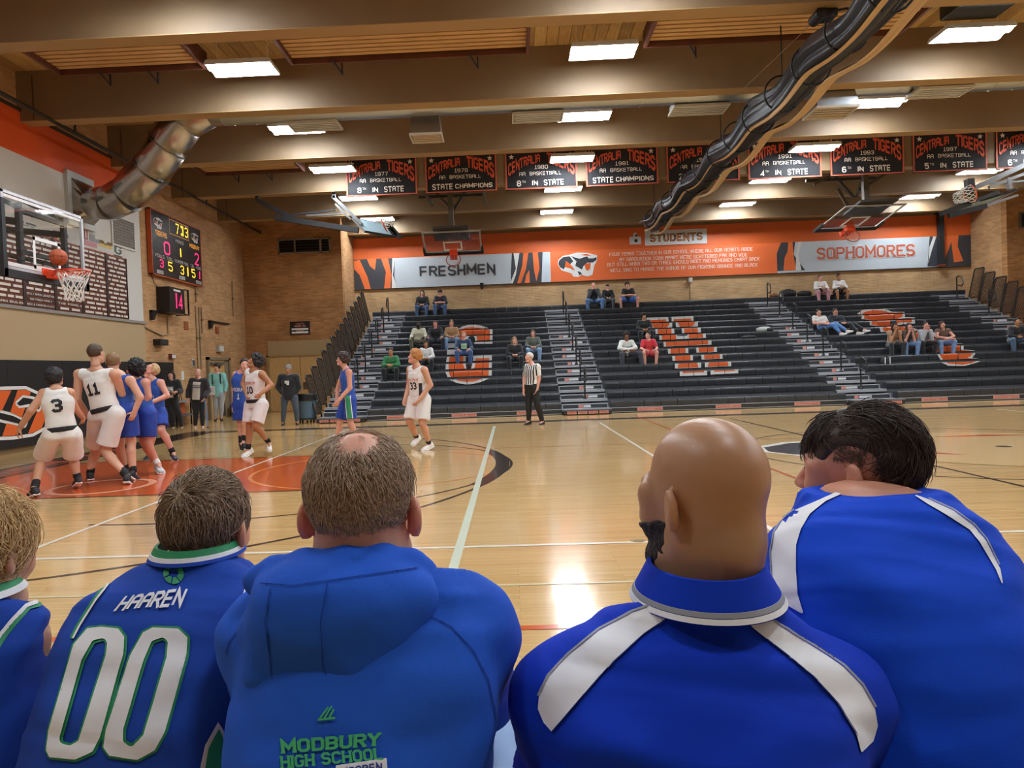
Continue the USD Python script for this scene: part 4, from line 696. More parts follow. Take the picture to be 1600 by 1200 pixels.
far_hoop('ceiling-hung side hoop leaning back above the FRESHMEN banner', p[0], 22.9, 0, p[2], 1.10, [((0, .5, 6.6), (-.95, .2, 7.6)), ((0, .5, 6.6), (.75, .2, 7.6)), ((-1.0, -.3, 7.4), (-.65, .3, 6.75)), ((1.0, -.3, 7.4), (1.05, .3, 6.75)), ((0, .5, 6.7), (-.15, -.5, 7.5))])
p = onY(1322, 357, 22.9)
far_hoop('ceiling-hung side hoop leaning back above the SOPHOMORES banner', p[0], 22.9, .45, p[2], 1.08, [((.5, .5, 6.5), (-.4, .3, 7.4)), ((.6, .5, 6.5), (.9, .2, 7.7)), ((.6, .4, 6.7), (2.2, .6, 7.6)), ((-.9, .2, 6.9), (.4, .3, 7.5)), ((.2, .3, 6.2), (-.1, .3, 6.75))])
def folded(label, pts, Y):
    """a swung-up basket seen edge-on: long arms, tilted glass, bunched net. pts in picture pixels at distance Y"""
    Q = lambda x, y, d=0: onY(x, y, Y+d); t = thing('folded_hoop', label, 'basketball hoop', Q(*pts['glass'][0])); G = M('4b4c4f', .4, metal=.5); S = M('b4b7ba', .3, metal=.8)
    for a, b, w, s in pts['arms']: part(t, 'arm', bar(Q(*a), Q(*b), w), S if s else G)
    g = [Q(*q) for q in pts['glass'][:2]]+[Q(*q, d=.5) for q in pts['glass'][2:]]; gv = np.array(g); nn = np.cross(gv[1]-gv[0], gv[3]-gv[0]); nn /= np.linalg.norm(nn)
    part(t, 'glass_board', trimesh.Trimesh(np.vstack([gv, gv+nn*.03]), [[0, 1, 2], [0, 2, 3], [4, 6, 5], [4, 7, 6], [0, 4, 5], [0, 5, 1], [1, 5, 6], [1, 6, 2], [2, 6, 7], [2, 7, 3], [3, 7, 4], [3, 4, 0]], process=False), M('9db4bd', .15, spec=.8))
    for i in range(4): part(t, 'board_edge', bar(gv[i], gv[(i+1) % 4], .06), S if i != 1 else M('1d1c1e', .5))
    for a, b in pts['pads']: part(t, 'edge_padding', bar(Q(*a), Q(*b), .13), M('1d1c1e', .5))
    c, e, r = pts['net']; A, B = Q(*c), Q(*e); d = B-A; d /= np.linalg.norm(d); u2 = np.cross(d, (0, 1, 0)); u2 /= np.linalg.norm(u2); v2 = np.cross(d, u2); th = np.linspace(0, 2*np.pi, 12, endpoint=False)
    part(t, 'rim', tube([A+r*(math.cos(a)*u2+math.sin(a)*v2) for a in np.linspace(0, 2*np.pi, 28, endpoint=False)], .02, 6, closed=True), M('d8694c', .5), True)
    L = np.linalg.norm(B-A); part(t, 'net', cat([tube([A+d*L*f+(r*(1-.5*f)+.02*math.sin(7*f+a*3))*(math.cos(a+s*f*1.3)*u2+math.sin(a+s*f*1.3)*v2) for f in np.linspace(0, 1, 7)], .010, 4) for a in th for s in (-1, 1)]), NETM)
folded('folded-up left side hoop with tilted pale glass and net beside the left pillar', dict(arms=[((402, 313), (401, 292), .1, 0), ((522, 310), (521, 284), .1, 0), ((402, 313), (470, 347), .13, 0), ((430, 340), (560, 360), .16, 0), ((520, 307), (565, 350), .10, 1), ((524, 319), (548, 343), .06, 1), ((440, 338), (525, 328), .05, 0), ((478, 337), (535, 334), .05, 1)], glass=[(550, 341), (570, 362), (618, 370), (604, 352)], pads=[((606, 352), (618, 369)), ((612, 356), (626, 372))], net=((600, 352), (612, 346), .2)), 21.92)
folded('folded-up right side hoop with white net at the right edge of the picture', dict(arms=[((1640, 240), (1640, 170), .12, 0), ((1513, 298), (1640, 240), .13, 1), ((1545, 293), (1640, 256), .08, 1), ((1540, 287), (1600, 283), .05, 1), ((1575, 278), (1578, 296), .10, 1), ((1470, 333), (1560, 300), .10, 0), ((1500, 335), (1590, 305), .06, 1), ((1514, 280), (1516, 300), .18, 0)], glass=[(1472, 334), (1530, 314), (1590, 296), (1535, 322)], pads=[((1470, 334), (1515, 318)), ((1482, 337), (1540, 322))], net=((1516, 303), (1493, 310), .24)), 19.5)

# ================================================================ ROLLED DIVIDER CURTAIN
pA, pB = onY(1425, -45, 9.3), onY(1016, 352, 25.2)
t = thing('divider_curtain', 'black divider curtain with tan mesh edges rolled up and hanging diagonally', 'curtain', (pA+pB)/2)
nseg, nr = 80, 34; f = np.linspace(0, 1, nseg); ax = pB-pA; axn = ax/np.linalg.norm(ax); up_ = np.array([0, 0, 1.])-axn*axn[2]; up_ /= np.linalg.norm(up_); sd = np.cross(axn, up_)
def roll(off, r0, seed, sag=.25, a0=0, a1=2*np.pi, fold=.16):
    r = np.random.default_rng(seed); ph = r.random(6)*6; V = []
    for fi in f:
        c = pA+ax*fi+up_*(-sag*abs(math.sin(fi*np.pi*6))**1.5*.6)+sd*off[0]+up_*off[1]
        for a in np.linspace(a0, a1, nr):
            rr = r0*(1+fold*math.sin(3*a+ph[0]+5*fi)+fold*.8*math.sin(7*a+ph[1]-9*fi)+fold*.5*math.sin(11*a+ph[3]+14*fi))*(.80+.2*abs(math.cos(fi*np.pi*6)))
            V.append(c+rr*(math.cos(a)*sd+.95*math.sin(a)*up_))
    ii, jj = np.meshgrid(np.arange(nseg-1), np.arange(nr-1), indexing='ij'); F = np.stack([ii*nr+jj, ii*nr+jj+1, (ii+1)*nr+jj+1, (ii+1)*nr+jj], -1).reshape(-1, 4); return (np.array(V), F)
part(t, 'vinyl', roll((0, .1), .29, 3), M('24262b', .42, spec=.5, bump=.3, bscale=9), True)
TANM = M('b79a74', .7, bump=.6, bscale=60)
part(t, 'mesh_edge', roll((.17, -.23), .11, 8, .30, 3.9, 6.6, .12), TANM, True); part(t, 'mesh_fold', roll((-.03, .05), .30, 12, .25, 4.0, 4.25, .10), TANM, True)
for i in range(13):
    c = pA+ax*(i+.4)/13+up_*.06; part(t, 'strap', tube([c+.335*(math.cos(a)*sd+math.sin(a)*up_) for a in np.linspace(0, 2*np.pi, 20, endpoint=False)], .018, 5, closed=True), M('161618', .6))
    if i % 3 == 0: part(t, 'hanging_rope', tube([c+up_*.3, np.array([c[0], c[1], ZC])], .012, 5), BLACK)
q = onY(1044, 275/1.0, 13) ; t2 = thing('curtain_winch', 'small black pulley block on the nearest beam by the curtain', 'pulley', onZ(1287, 20, ZB)); c = onZ(1287, 18, ZB)
part(t2, 'block', bx(c[0]-.16, c[0]+.16, c[1]-.14, c[1]+.14, c[2]-.13, c[2]-.012), BLACK); part(t2, 'wheel', tube([c+[-.1, -.16, -.08], c+[-.1, .16, -.08]], .09, 14), DARKM); part(t2, 'line', tube([c+[-.1, 0, -.1], onY(1150, 150, 15.0)], .006, 4), M('8a7a66', .6))
c = onY(1540, 40, 13.1); t3 = thing('black_hood', 'short black square duct piece above the nearest right light', 'duct', (c[0], c[1], 7.55)); part(t3, 'body', bx(c[0]-.5, c[0]+.5, 13.05, 13.6, 7.56, ZC), M('26282d', .5)); part(t3, 'flange', bx(c[0]-.54, c[0]+.54, 13.01, 13.64, ZC-.05, ZC), M('26282d', .5))

# ================================================================ LOOSE THINGS
c = onZ(480, 661, 0)
t = thing('trash_can', 'grey-blue round bin on a wheeled dolly with black liner beside the double doors', 'bin', (c[0], c[1], 0))
part(t, 'barrel', lathe([(0, .16), (.235, .16), (.29, .80), (.30, .80), (.30, .83), (.27, .83), (.22, .20), (0, .20)], 24, c), M('4d6472', .5), 40)
part(t, 'liner', lathe([(.303, .66), (.315, .70), (.318, .84), (.30, .855), (.26, .85), (.25, .70)], 24, c), M('16171a', .35, bump=.5, bscale=20), 40)
part(t, 'dolly', lathe([(0, .10), (.26, .10), (.26, .155), (0, .155)], 20, c), M('2a2c2e', .5), 40)
for a in np.arange(5)*2*np.pi/5: part(t, 'caster', tube([c+[.2*math.cos(a)-.012, .2*math.sin(a), .05], c+[.2*math.cos(a)+.012, .2*math.sin(a), .05]], .05, 10), BLACK)
for s in (-1, 1): part(t, 'grip', bx(c[0]+s*.31-.02, c[0]+s*.31+.02, c[1]-.06, c[1]+.06, .62, .66), M('4d6472', .5))
def soft(c, r, seed, amp=.12, sub=3, flat_=True):
    m = trimesh.creation.icosphere(sub, 1.0); v = m.vertices; n = usdkit.meshkit.fbm(v*2.2+seed*3, 3, seed); v = v*(1-amp+2*amp*n[:, None]); v = np.sign(v)*np.abs(v)**.8; v = v*np.array(r)
    if flat_: v[:, 2] = np.maximum(v[:, 2], -r[2]*.75)
    m.vertices = v+np.array(c)+[0, 0, r[2]*.75]; return m
def bag(label, px_, row, r, col, back=.22, cat_='bag', name='gear_bag', strap=True, seed=1, lift=0):
    y = rowY(row)+back; p = onY(px_[0], px_[1], y); c = (p[0], y, rowZ(row)+lift); t = thing(name, label, cat_, c)
    part(t, 'body', soft(c, r, seed), M(col, .6, bump=.4, bscale=25), True)
    if strap: part(t, 'strap', tube([(c[0]-r[0]*.6, y-.02, c[2]+r[2]*1.1), (c[0]-r[0]*.3, y-.04, c[2]+r[2]*1.75), (c[0]+r[0]*.25, y-.04, c[2]+r[2]*1.75), (c[0]+r[0]*.6, y-.02, c[2]+r[2]*1.1)], .014, 6), M('1b1b1e', .6) if col != '7a4a28' else M(col, .6))
    return t, c
bag('large black duffel bag on the top row left of the two cheerleaders', (1231, 455), 14, (.33, .17, .17), '191a1f', seed=2)
bag('low black bag on the top row touching the cheerleader in pink leggings', (1257, 458), 14, (.28, .16, .12), '1a1a1e', seed=3)
bag('brown leather handbag at the left end of the bags on the top row', (1209, 460), 14, (.16, .12, .09), '7a4a28', name='handbag', seed=4)
bag('small white bundle between the brown handbag and black duffel bag', (1219, 456), 14, (.09, .09, .11), 'd6d3cf', name='bundle', strap=False, seed=5)
t, c = bag('black backpack with white stripes at the feet of the four seated girls', (1384, 570), 4, (.17, .12, .24), '1d1d20', back=-.13, cat_='backpack', name='backpack', seed=6, lift=-.42)
for s in (-.09, .06): part(t, 'white_stripe', tube([(c[0]+s, c[1]-.122, c[2]+.05), (c[0]+s+.01, c[1]-.13, c[2]+.22), (c[0]+s+.03, c[1]-.09, c[2]+.38)], .014, 6), WHITE)
t, c = bag('crumpled grey and white jacket left on a seat near the right aisle', (1194, 533), 8, (.26, .13, .10), 'b9bbb9', name='jacket', cat_='jacket', strap=False, seed=7); part(t, 'sleeve', soft((c[0]+.17, c[1]-.12, c[2]+.02), (.12, .08, .06), 9), M('2a2b2e', .6), True)
bag('dark crumpled coat on the seat row below the grey jacket', (1170, 545), 7, (.25, .13, .07), '202125', name='coat', cat_='coat', strap=False, seed=8)
c = onX(294, 655, XL+.35); t = thing('tote_bag', 'rust orange tote bag hanging low behind the older man', 'bag', (c[0], c[1], .35))
hb = onZ(294, 662, .22); hb = np.array([XL+.32, 20.95, .0]); g = Polygon([(-.19, 0), (.19, 0), (.14, .33), (-.14, .33)])
part(t, 'body', slab(g, hb+[0, 0, .36], (0, 1, 0), (0, 0, 1), .12), M('a9512b', .6, bump=.3)); part(t, 'handle', tube([hb+[.06, -.1, .68], hb+[.06, -.03, .98], hb+[.06, .03, .98], hb+[.06, .1, .68]], .012, 6), M('5b3a24', .6))
t = thing('side_table', 'narrow grey table along the side wall behind the standing visitors', 'table', (XL+.4, 21.0, 0))
part(t, 'tabletop', bx(XL+.14, XL+.55, 20.35, 22.1, .72, .76), M('8b8d90', .5))
for y in (20.4, 22.05):
    for x in (XL+.18, XL+.51): part(t, 'leg', bx(x-.018, x+.018, y-.018, y+.018, 0, .72), DARKM)
part(t, 'shelf', bx(XL+.16, XL+.53, 20.4, 22.05, .30, .33), M('5e5f62', .5))
t = thing('waste_basket', 'small grey waste basket on the floor in the side doorway', 'bin', (XL+.4, 25.3, 0)); part(t, 'bin', lathe([(0, .0), (.15, 0), (.19, .38), (.2, .38), (.2, .4), (.17, .4), (.13, .03), (0, .03)], 18, (XL+.32, 25.3, 0)), M('77766f', .5), 40); part(t, 'liner', lathe([(.202, .30), (.21, .34), (.205, .41), (.18, .41)], 18, (XL+.32, 25.3, 0)), M('4a4a48', .5), 40)
# ================================================================ FIGURES: distance fields meshed by surface nets
def V3(*a): return np.array(a, float)
class Field:
    def __init__(s, lo, hi, h):
        s.h = h; s.lo = np.array(lo, float); s.n = np.maximum(2, np.ceil((np.array(hi, float)-s.lo)/h).astype(int)+1); s.F = np.full(s.n, 1e3, np.float32)
    def window(s, lo, hi):
        a = np.clip(np.floor((np.array(lo)-s.lo)/s.h).astype(int), 0, s.n); b = np.clip(np.ceil((np.array(hi)-s.lo)/s.h).astype(int)+1, 0, s.n)
        if (b <= a).any(): return None, None
        g = np.meshgrid(*[(s.lo[k]+s.h*np.arange(a[k], b[k])).astype(np.float32) for k in range(3)], indexing='ij')
        return tuple(slice(a[k], b[k]) for k in range(3)), np.stack(g, -1)
    def add(s, fn, lo, hi, k=.02, clip=(), cut=False):
        """smooth union (or cut) of a distance function living in the box lo..hi; clip: half-spaces (point, normal) kept on their inner side"""
        m = k+3*s.h; w, P = s.window(np.array(lo)-m, np.array(hi)+m)
        if w is None: return
        d = fn(P).astype(np.float32)
        for c, n in clip: d = np.maximum(d, (P-c)@(np.array(n, float)/np.linalg.norm(n)))
        f = s.F[w]
        if cut: d = -d; hh = np.clip(.5-.5*(f-d)/k, 0, 1); s.F[w] = f*(1-hh)+d*hh+k*hh*(1-hh)
        else: hh = np.clip(.5+.5*(d-f)/max(k, 1e-6), 0, 1); s.F[w] = np.where(d-f > k, f, np.where(f-d > k, d, d*(1-hh)+f*hh-k*hh*(1-hh)))
    def cap(s, a, b, ra, rb=None, k=.02, clip=(), sq=None, cut=False):
        a, b = np.array(a, np.float32), np.array(b, np.float32); rb = ra if rb is None else rb; ab = b-a; L = ab@ab+1e-12
        def fn(P):
            q = P-a; t = np.clip(q@ab/L, 0, 1); q = q-t[..., None]*ab; return np.sqrt((q*q).sum(-1))-(ra+(rb-ra)*t)
        r = max(ra, rb); s.add(fn, np.minimum(a, b)-r, np.maximum(a, b)+r, k, clip, cut)
    def ell(s, c, r, R=None, k=.02, clip=(), cut=False):
        c, r = np.array(c, np.float32), np.array(r, np.float32); R = (np.eye(3) if R is None else R).astype(np.float32)
        def fn(P):
            q = (P-c)@R/r; l = np.sqrt((q*q).sum(-1)); q = q/r; g = np.sqrt((q*q).sum(-1))+1e-9; return l*(l-1)/g
        e = np.abs(R)@r; s.add(fn, c-e, c+e, k, clip, cut)
    def spine(s, pts, U, rx, ry, k=.03, clip=(), p=2.3):
        """a trunk: elliptic sections (rx across along U, ry deep) along a polyline"""
        from scipy.interpolate import PchipInterpolator
        pts = np.array(pts, float); U = np.array(U, float); rx, ry = np.array(rx, float), np.array(ry, float)
        if len(pts) > 2:
            t0 = np.concatenate([[0], np.cumsum(np.linalg.norm(np.diff(pts, axis=0), axis=1))]); t1 = np.sort(np.unique(np.concatenate([t0, np.linspace(0, t0[-1], 2*len(pts))]))); t1 = t1[np.concatenate([[True], np.diff(t1) > 1e-4])]
            pts, U, rx, ry = (PchipInterpolator(t0, q)(t1) for q in (pts, U, rx, ry))
        fr = []
        for i in range(len(pts)-1):
            ab = pts[i+1]-pts[i]; L = np.linalg.norm(ab); T = ab/L; u = U[i]+U[i+1]; u = u-(u@T)*T; u /= np.linalg.norm(u); fr.append((pts[i], L, np.stack([u, np.cross(u, T), T], 1).astype(np.float32)))
        def fn(P):
            P = P.astype(np.float32); best = np.full(P.shape[:-1], 1e3, np.float32)
            for i, (a, L, Mx) in enumerate(fr):
                q = (P-a.astype(np.float32))@Mx; t = np.clip(q[..., 2]/L, 0, 1); X = rx[i]+(rx[i+1]-rx[i])*t; Y = ry[i]+(ry[i+1]-ry[i])*t; mn = np.minimum(X, Y)
                x, y, z = np.abs(q[..., 0]/X), np.abs(q[..., 1]/Y), (q[..., 2]-t*L)/(mn*.45); l = x*x*np.sqrt(x)+y*y*np.sqrt(y)+z*z; best = np.minimum(best, (l**.42-1)*mn)
            return best
        m = max(max(rx), max(ry)); s.add(fn, pts.min(0)-m, pts.max(0)+m, k, clip)
    def mesh(s):
        F = s.F; ins = F < 0; n = np.array(F.shape)
        if not ins.any(): return trimesh.Trimesh()
        c = np.zeros(tuple(n-1), np.int8); C = [(a, b, d) for a in (0, 1) for b in (0, 1) for d in (0, 1)]
        sl = lambda a, b, d: (slice(a, n[0]-1+a), slice(b, n[1]-1+b), slice(d, n[2]-1+d))
        for q in C: c += ins[sl(*q)]
        idx = np.argwhere((c > 0) & (c < 8)); vid = np.full(tuple(n-1), -1, np.int64); vid[tuple(idx.T)] = np.arange(len(idx))
        val = np.stack([F[idx[:, 0]+a, idx[:, 1]+b, idx[:, 2]+d] for a, b, d in C], 1).astype(float); acc = np.zeros((len(idx), 3)); cnt = np.zeros(len(idx)); CA = np.array(C, float)
        for i in range(8):
            for j in range(i+1, 8):
                if abs(CA[i]-CA[j]).sum() == 1:
                    m = (val[:, i] < 0) != (val[:, j] < 0); t = val[m, i]/(val[m, i]-val[m, j]); acc[m] += CA[i]+t[:, None]*(CA[j]-CA[i]); cnt[m] += 1
        V = s.lo+s.h*(idx+acc/cnt[:, None]); Q = []
        for ax in range(3):
            b_, c_ = (ax+1) % 3, (ax+2) % 3
            A = [slice(None)]*3; B = [slice(None)]*3; A[ax] = slice(0, n[ax]-1); B[ax] = slice(1, n[ax])
            for d in (b_, c_): A[d] = slice(1, n[d]-1); B[d] = slice(1, n[d]-1)
            i0, i1 = ins[tuple(A)], ins[tuple(B)]
            for flip, mk in ((False, i0 & ~i1), (True, ~i0 & i1)):
                e = np.argwhere(mk)
                if not len(e): continue
                e[:, b_] += 1; e[:, c_] += 1; o = []
                for db, dc in ((1, 1), (0, 1), (0, 0), (1, 0)):
                    q = e.copy(); q[:, b_] -= db; q[:, c_] -= dc; o.append(vid[tuple(q.T)])
                q = np.stack(o, 1); Q.append(q[:, ::-1] if flip else q)
        Q = np.vstack(Q); Q = Q[(Q >= 0).all(1)]
        return trimesh.Trimesh(V, np.vstack([Q[:, [0, 1, 2]], Q[:, [0, 2, 3]]]), process=False)
def frame(f, up):
    """rotation whose columns are right, forward, up"""
    f = np.array(f, float); f /= np.linalg.norm(f); u = np.array(up, float); u = u-f*(u@f); u /= np.linalg.norm(u); return np.stack([np.cross(f, u), f, u], 1)

# ---------------------------------------------------------------- head, hair and hand shapes (local axes: x right, y forward, z up; metres)
def head_into(fd, c, R, s=1., ears=True, wide=1., k=1.):
    T = lambda *p: c+R@(np.array(p)*s*[wide, 1, 1]); r3 = lambda a, b, d: (a*s*wide, b*s, d*s)
    fd.ell(T(0, -.014, .034), r3(.075, .094, .086), R, .02*k)
    fd.ell(T(0, .028, -.036), r3(.060, .060, .084), R, .03*k)
    fd.cap(T(-.012, .072, -.098), T(.012, .072, -.098), .020*s, None, .025*k)
    for q in (-1, 1):
        fd.cap(T(q*.052, -.006, -.060), T(q*.030, .060, -.098), .018*s, .016*s, .03*k); fd.ell(T(q*.040, .058, -.030), r3(.026, .028, .024), R, .02*k)
    fd.cap(T(-.034, .078, .020), T(.034, .078, .020), .013*s, None, .014*k)
    for q in (-1, 1): fd.ell(T(q*.031, .096, .000), r3(.017, .014, .012), R, .010*k, cut=True)
    for q in (-1, 1): fd.ell(T(q*.051, .058, .002), r3(.016, .024, .024), R, .012*k)
    fd.cap(T(0, .086, .004), T(0, .106, -.034), .008*s, .012*s, .010*k); 
    for q in (-1, 1): fd.ell(T(q*.011, .098, -.038), r3(.009, .010, .008), R, .006*k)
    fd.cap(T(-.017, .086, -.064), T(.017, .086, -.064), .0075*s, None, .006*k); fd.cap(T(-.014, .086, -.075), T(.014, .086, -.075), .008*s, None, .006*k)
    if ears:
        for q in (-1, 1):
            Re = R@trimesh.transformations.rotation_matrix(q*.50, [0, 0, 1])[:3, :3]@trimesh.transformations.rotation_matrix(-.15, [1, 0, 0])[:3, :3]
            fd.ell(T(q*.084, -.016, -.008), (.009*s, .018*s, .031*s), Re, .006*k); fd.ell(T(q*.095, -.008, -.004), (.008*s, .011*s, .019*s), Re, .005*k, cut=True)
_hd = {}
def head_mesh(h=.009):
    if 'm' not in _hd:
        f = Field((-.115, -.13, -.16), (.115, .14, .14), h); head_into(f, V3(0, 0, 0), np.eye(3)); f.cap((0, -.02, -.05), (0, -.035, -.13), .050, .052, .03); _hd['m'] = f.mesh()
    return _hd['m']
def hair_field(style, h=.0105, seed=0):
    key = (style, seed)
    if key in _hd: return _hd[key]
    f = Field((-.19, -.24, -.36), (.19, .19, .21), h); E = np.eye(3)
    cuts = {'short': [((0, .055, .055), (0, .75, -.66)), ((0, 0, -.055), (0, 0, -1))], 'crop': [((0, .06, .06), (0, .75, -.66)), ((0, 0, -.045), (0, 0, -1))], 'mop': [((0, .075, .03), (0, .8, -.6)), ((0, 0, -.075), (0, 0, -1))], 'curly': [((0, .07, .035), (0, .8, -.6)), ((0, 0, -.07), (0, 0, -1))],
            'long': [((0, .062, .05), (0, .75, -.66))], 'fringe': [((0, .10, .012), (0, .35, -.94)), ((0, 0, -.09), (0, 0, -1))], 'bun': [((0, .055, .055), (0, .75, -.66)), ((0, 0, -.07), (0, 0, -1))], 'balding': [((0, .02, .05), (0, .9, -.4)), ((0, 0, -.06), (0, 0, -1)), ((0, 0, .075), (0, 0, 1))],
            'beanie': [((0, .07, .02), (0, .45, -.9)), ((0, 0, -.02), (0, 0, -1))], 'cap': [((0, .07, .035), (0, .3, -.95)), ((0, 0, .0), (0, 0, -1))]}[style]
    g = {'short': .012, 'crop': .007, 'mop': .024, 'curly': .036, 'long': .014, 'fringe': .020, 'bun': .010, 'balding': .006, 'beanie': .014, 'cap': .012}[style]
    amp = {'curly': .030, 'mop': .016, 'fringe': .012, 'short': .007, 'long': .010}.get(style, .003); fr = 38 if style == 'curly' else 26
    cuts = [(np.array(a), np.array(b)) for a, b in cuts]
    def fn(P):
        q = (P-[0, -.014, .034])/[.075+g, .094+g, .086+g]; l = np.linalg.norm(q, axis=-1); d = (l-1)*.085
        return d-amp*(usdkit.meshkit.noise(P*fr+[seed*7.3, 0, 0], seed)-.35)
    f.add(fn, (-.13, -.16, -.1), (.13, .14, .17), .001, cuts)
    if style == 'long':
        for q in (-1, 1): f.cap((q*.070, -.015, .03), (q*.088, .015, -.23), .026, .032, .03)
        f.cap((0, -.085, 0), (0, -.085, -.24), .050, .055, .04); f.cap((-.05, -.07, 0), (-.06, -.06, -.22), .04, .045, .04); f.cap((.05, -.07, 0), (.06, -.06, -.22), .04, .045, .04)
    if style == 'bun': f.ell((0, -.05, .145), (.045, .045, .042), None, .015)
    if style == 'cap': f.ell((0, .125, .035), (.066, .075, .010), None, .008)
    if style == 'beanie': f.ell((0, -.02, .095), (.070, .085, .055), None, .02)
    _hd[key] = f.mesh(); return _hd[key]
def hand_mesh(s=1., curl=.7, side=1, h=.0088):
    """a relaxed hand: wrist at the origin, fingers along -z, palm facing +y, thumb on side*x"""
    key = ('hand', curl, side)
    if key not in _hd:
        f = Field((-.075, -.04, -.21), (.075, .09, .03), h); f.cap((0, 0, .02), (0, 0, -.02), .027, .029, .02)
        f.ell((0, .002, -.055), (.040, .017, .048), None, .02)
        for i, (x, L, r) in enumerate(((.030, .070, .0088), (.010, .080, .0092), (-.011, .074, .0088), (-.030, .058, .0080))):
            p = V3(side*x, .004, -.092); a = .15+curl*.3
            for j, seg in enumerate((.45, .30, .25)):
                d = V3(side*x*.10, math.sin(a), -math.cos(a)); q = p+d*L*seg; f.cap(p, q, r*(1-.08*j), r*(.92-.08*j), .003); p = q; a += curl*.75
        p = V3(side*.030, .006, -.035); 
        for d, L, r in ((V3(side*.75, .35, -.6), .040, .0115), (V3(side*.35, .45+curl*.3, -.8), .032, .0100), (V3(side*.0, .5+curl*.4, -.8), .026, .0092)):
            q = p+d/np.linalg.norm(d)*L; f.cap(p, q, r, r*.92, .006); p = q
        _hd[key] = f.mesh()
    m = _hd[key].copy(); m.apply_scale(s); return m
def placed(m, R, t, s=1.):
    m = m.copy(); m.vertices = (m.vertices*s)@R.T+t; return m
def aim(d, ref):
    """rotation taking local -z to d with local +y near ref"""
    d = np.array(d, float)/np.linalg.norm(d); y = np.array(ref, float); y = y-d*(y@d); y /= np.linalg.norm(y)+1e-9; return np.stack([np.cross(y, -d), y, -d], 1)
def tess(g, step):
    """a polygon as an even mesh of small triangles"""
    from scipy.spatial import Delaunay
    import shapely
    V, T, k = [], [], 0
    for p in polys(g):
        q = p.segmentize(step*.8); B = np.vstack([np.array(r.coords)[:-1] for r in (q.exterior, *q.interiors)]); a, b, c, d = p.bounds; w = p.buffer(-step*.45)
        X, Y = np.meshgrid(np.arange(a, c, step), np.arange(b, d, step*.87)); X = X+(np.arange(len(X))[:, None] % 2)*step*.5; I = np.column_stack([X.ravel(), Y.ravel()]); I = I[shapely.contains_xy(w, I[:, 0], I[:, 1])] if not w.is_empty else I[:0]
        P = np.unique(np.vstack([B, I]).round(6), axis=0)
        if len(P) < 3: continue
        try: t_ = Delaunay(P).simplices
        except Exception: continue
        c_ = P[t_].mean(1); t_ = t_[shapely.contains_xy(p.buffer(step*.01), c_[:, 0], c_[:, 1])]; V.append(P); T.append(t_+k); k += len(P)
    if not V: return np.zeros((0, 3)), np.zeros((0, 3), int)
    V = np.vstack(V); return np.column_stack([V, np.zeros(len(V))]), np.vstack(T)
def decal(mesh, g, o, u, v, lift=.004, size=.02, back=.6):
    """flat print laid onto a garment: a polygon on the plane o, u, v is cast along -(u x v) onto the mesh"""
    P3, F = tess(g, size)
    if not len(F): return None
    n = np.cross(u, v); n /= np.linalg.norm(n); src = np.array(o)+P3[:, :1]*u+P3[:, 1:2]*v+n*back
    return _drape(mesh, src, np.broadcast_to(-n, src.shape), F, lift)
def _drape(mesh, src, dr, F, lift):
    loc, ri, ti = mesh.ray.intersects_location(src, dr, multiple_hits=True)
    d = np.linalg.norm(loc-src[ri], axis=1); best = np.full(len(src), np.inf); hit = np.full(len(src), -1)
    for i in np.argsort(-d): best[ri[i]] = d[i]; hit[ri[i]] = i
    ok = hit >= 0; V = np.zeros_like(src); nn = mesh.face_normals[ti[hit[ok]]]; sgn = np.sign(-(nn*dr[ok]).sum(1)); V[ok] = loc[hit[ok]]-dr[ok]*lift
    F = F[ok[F].all(1)]
    if not len(F): return None
    e = np.max([np.linalg.norm(V[F[:, i]]-V[F[:, (i+1) % 3]], axis=1) for i in range(3)], axis=0); F = F[e < .16]
    m = trimesh.Trimesh(V, F, process=False); m.remove_unreferenced_vertices(); return m

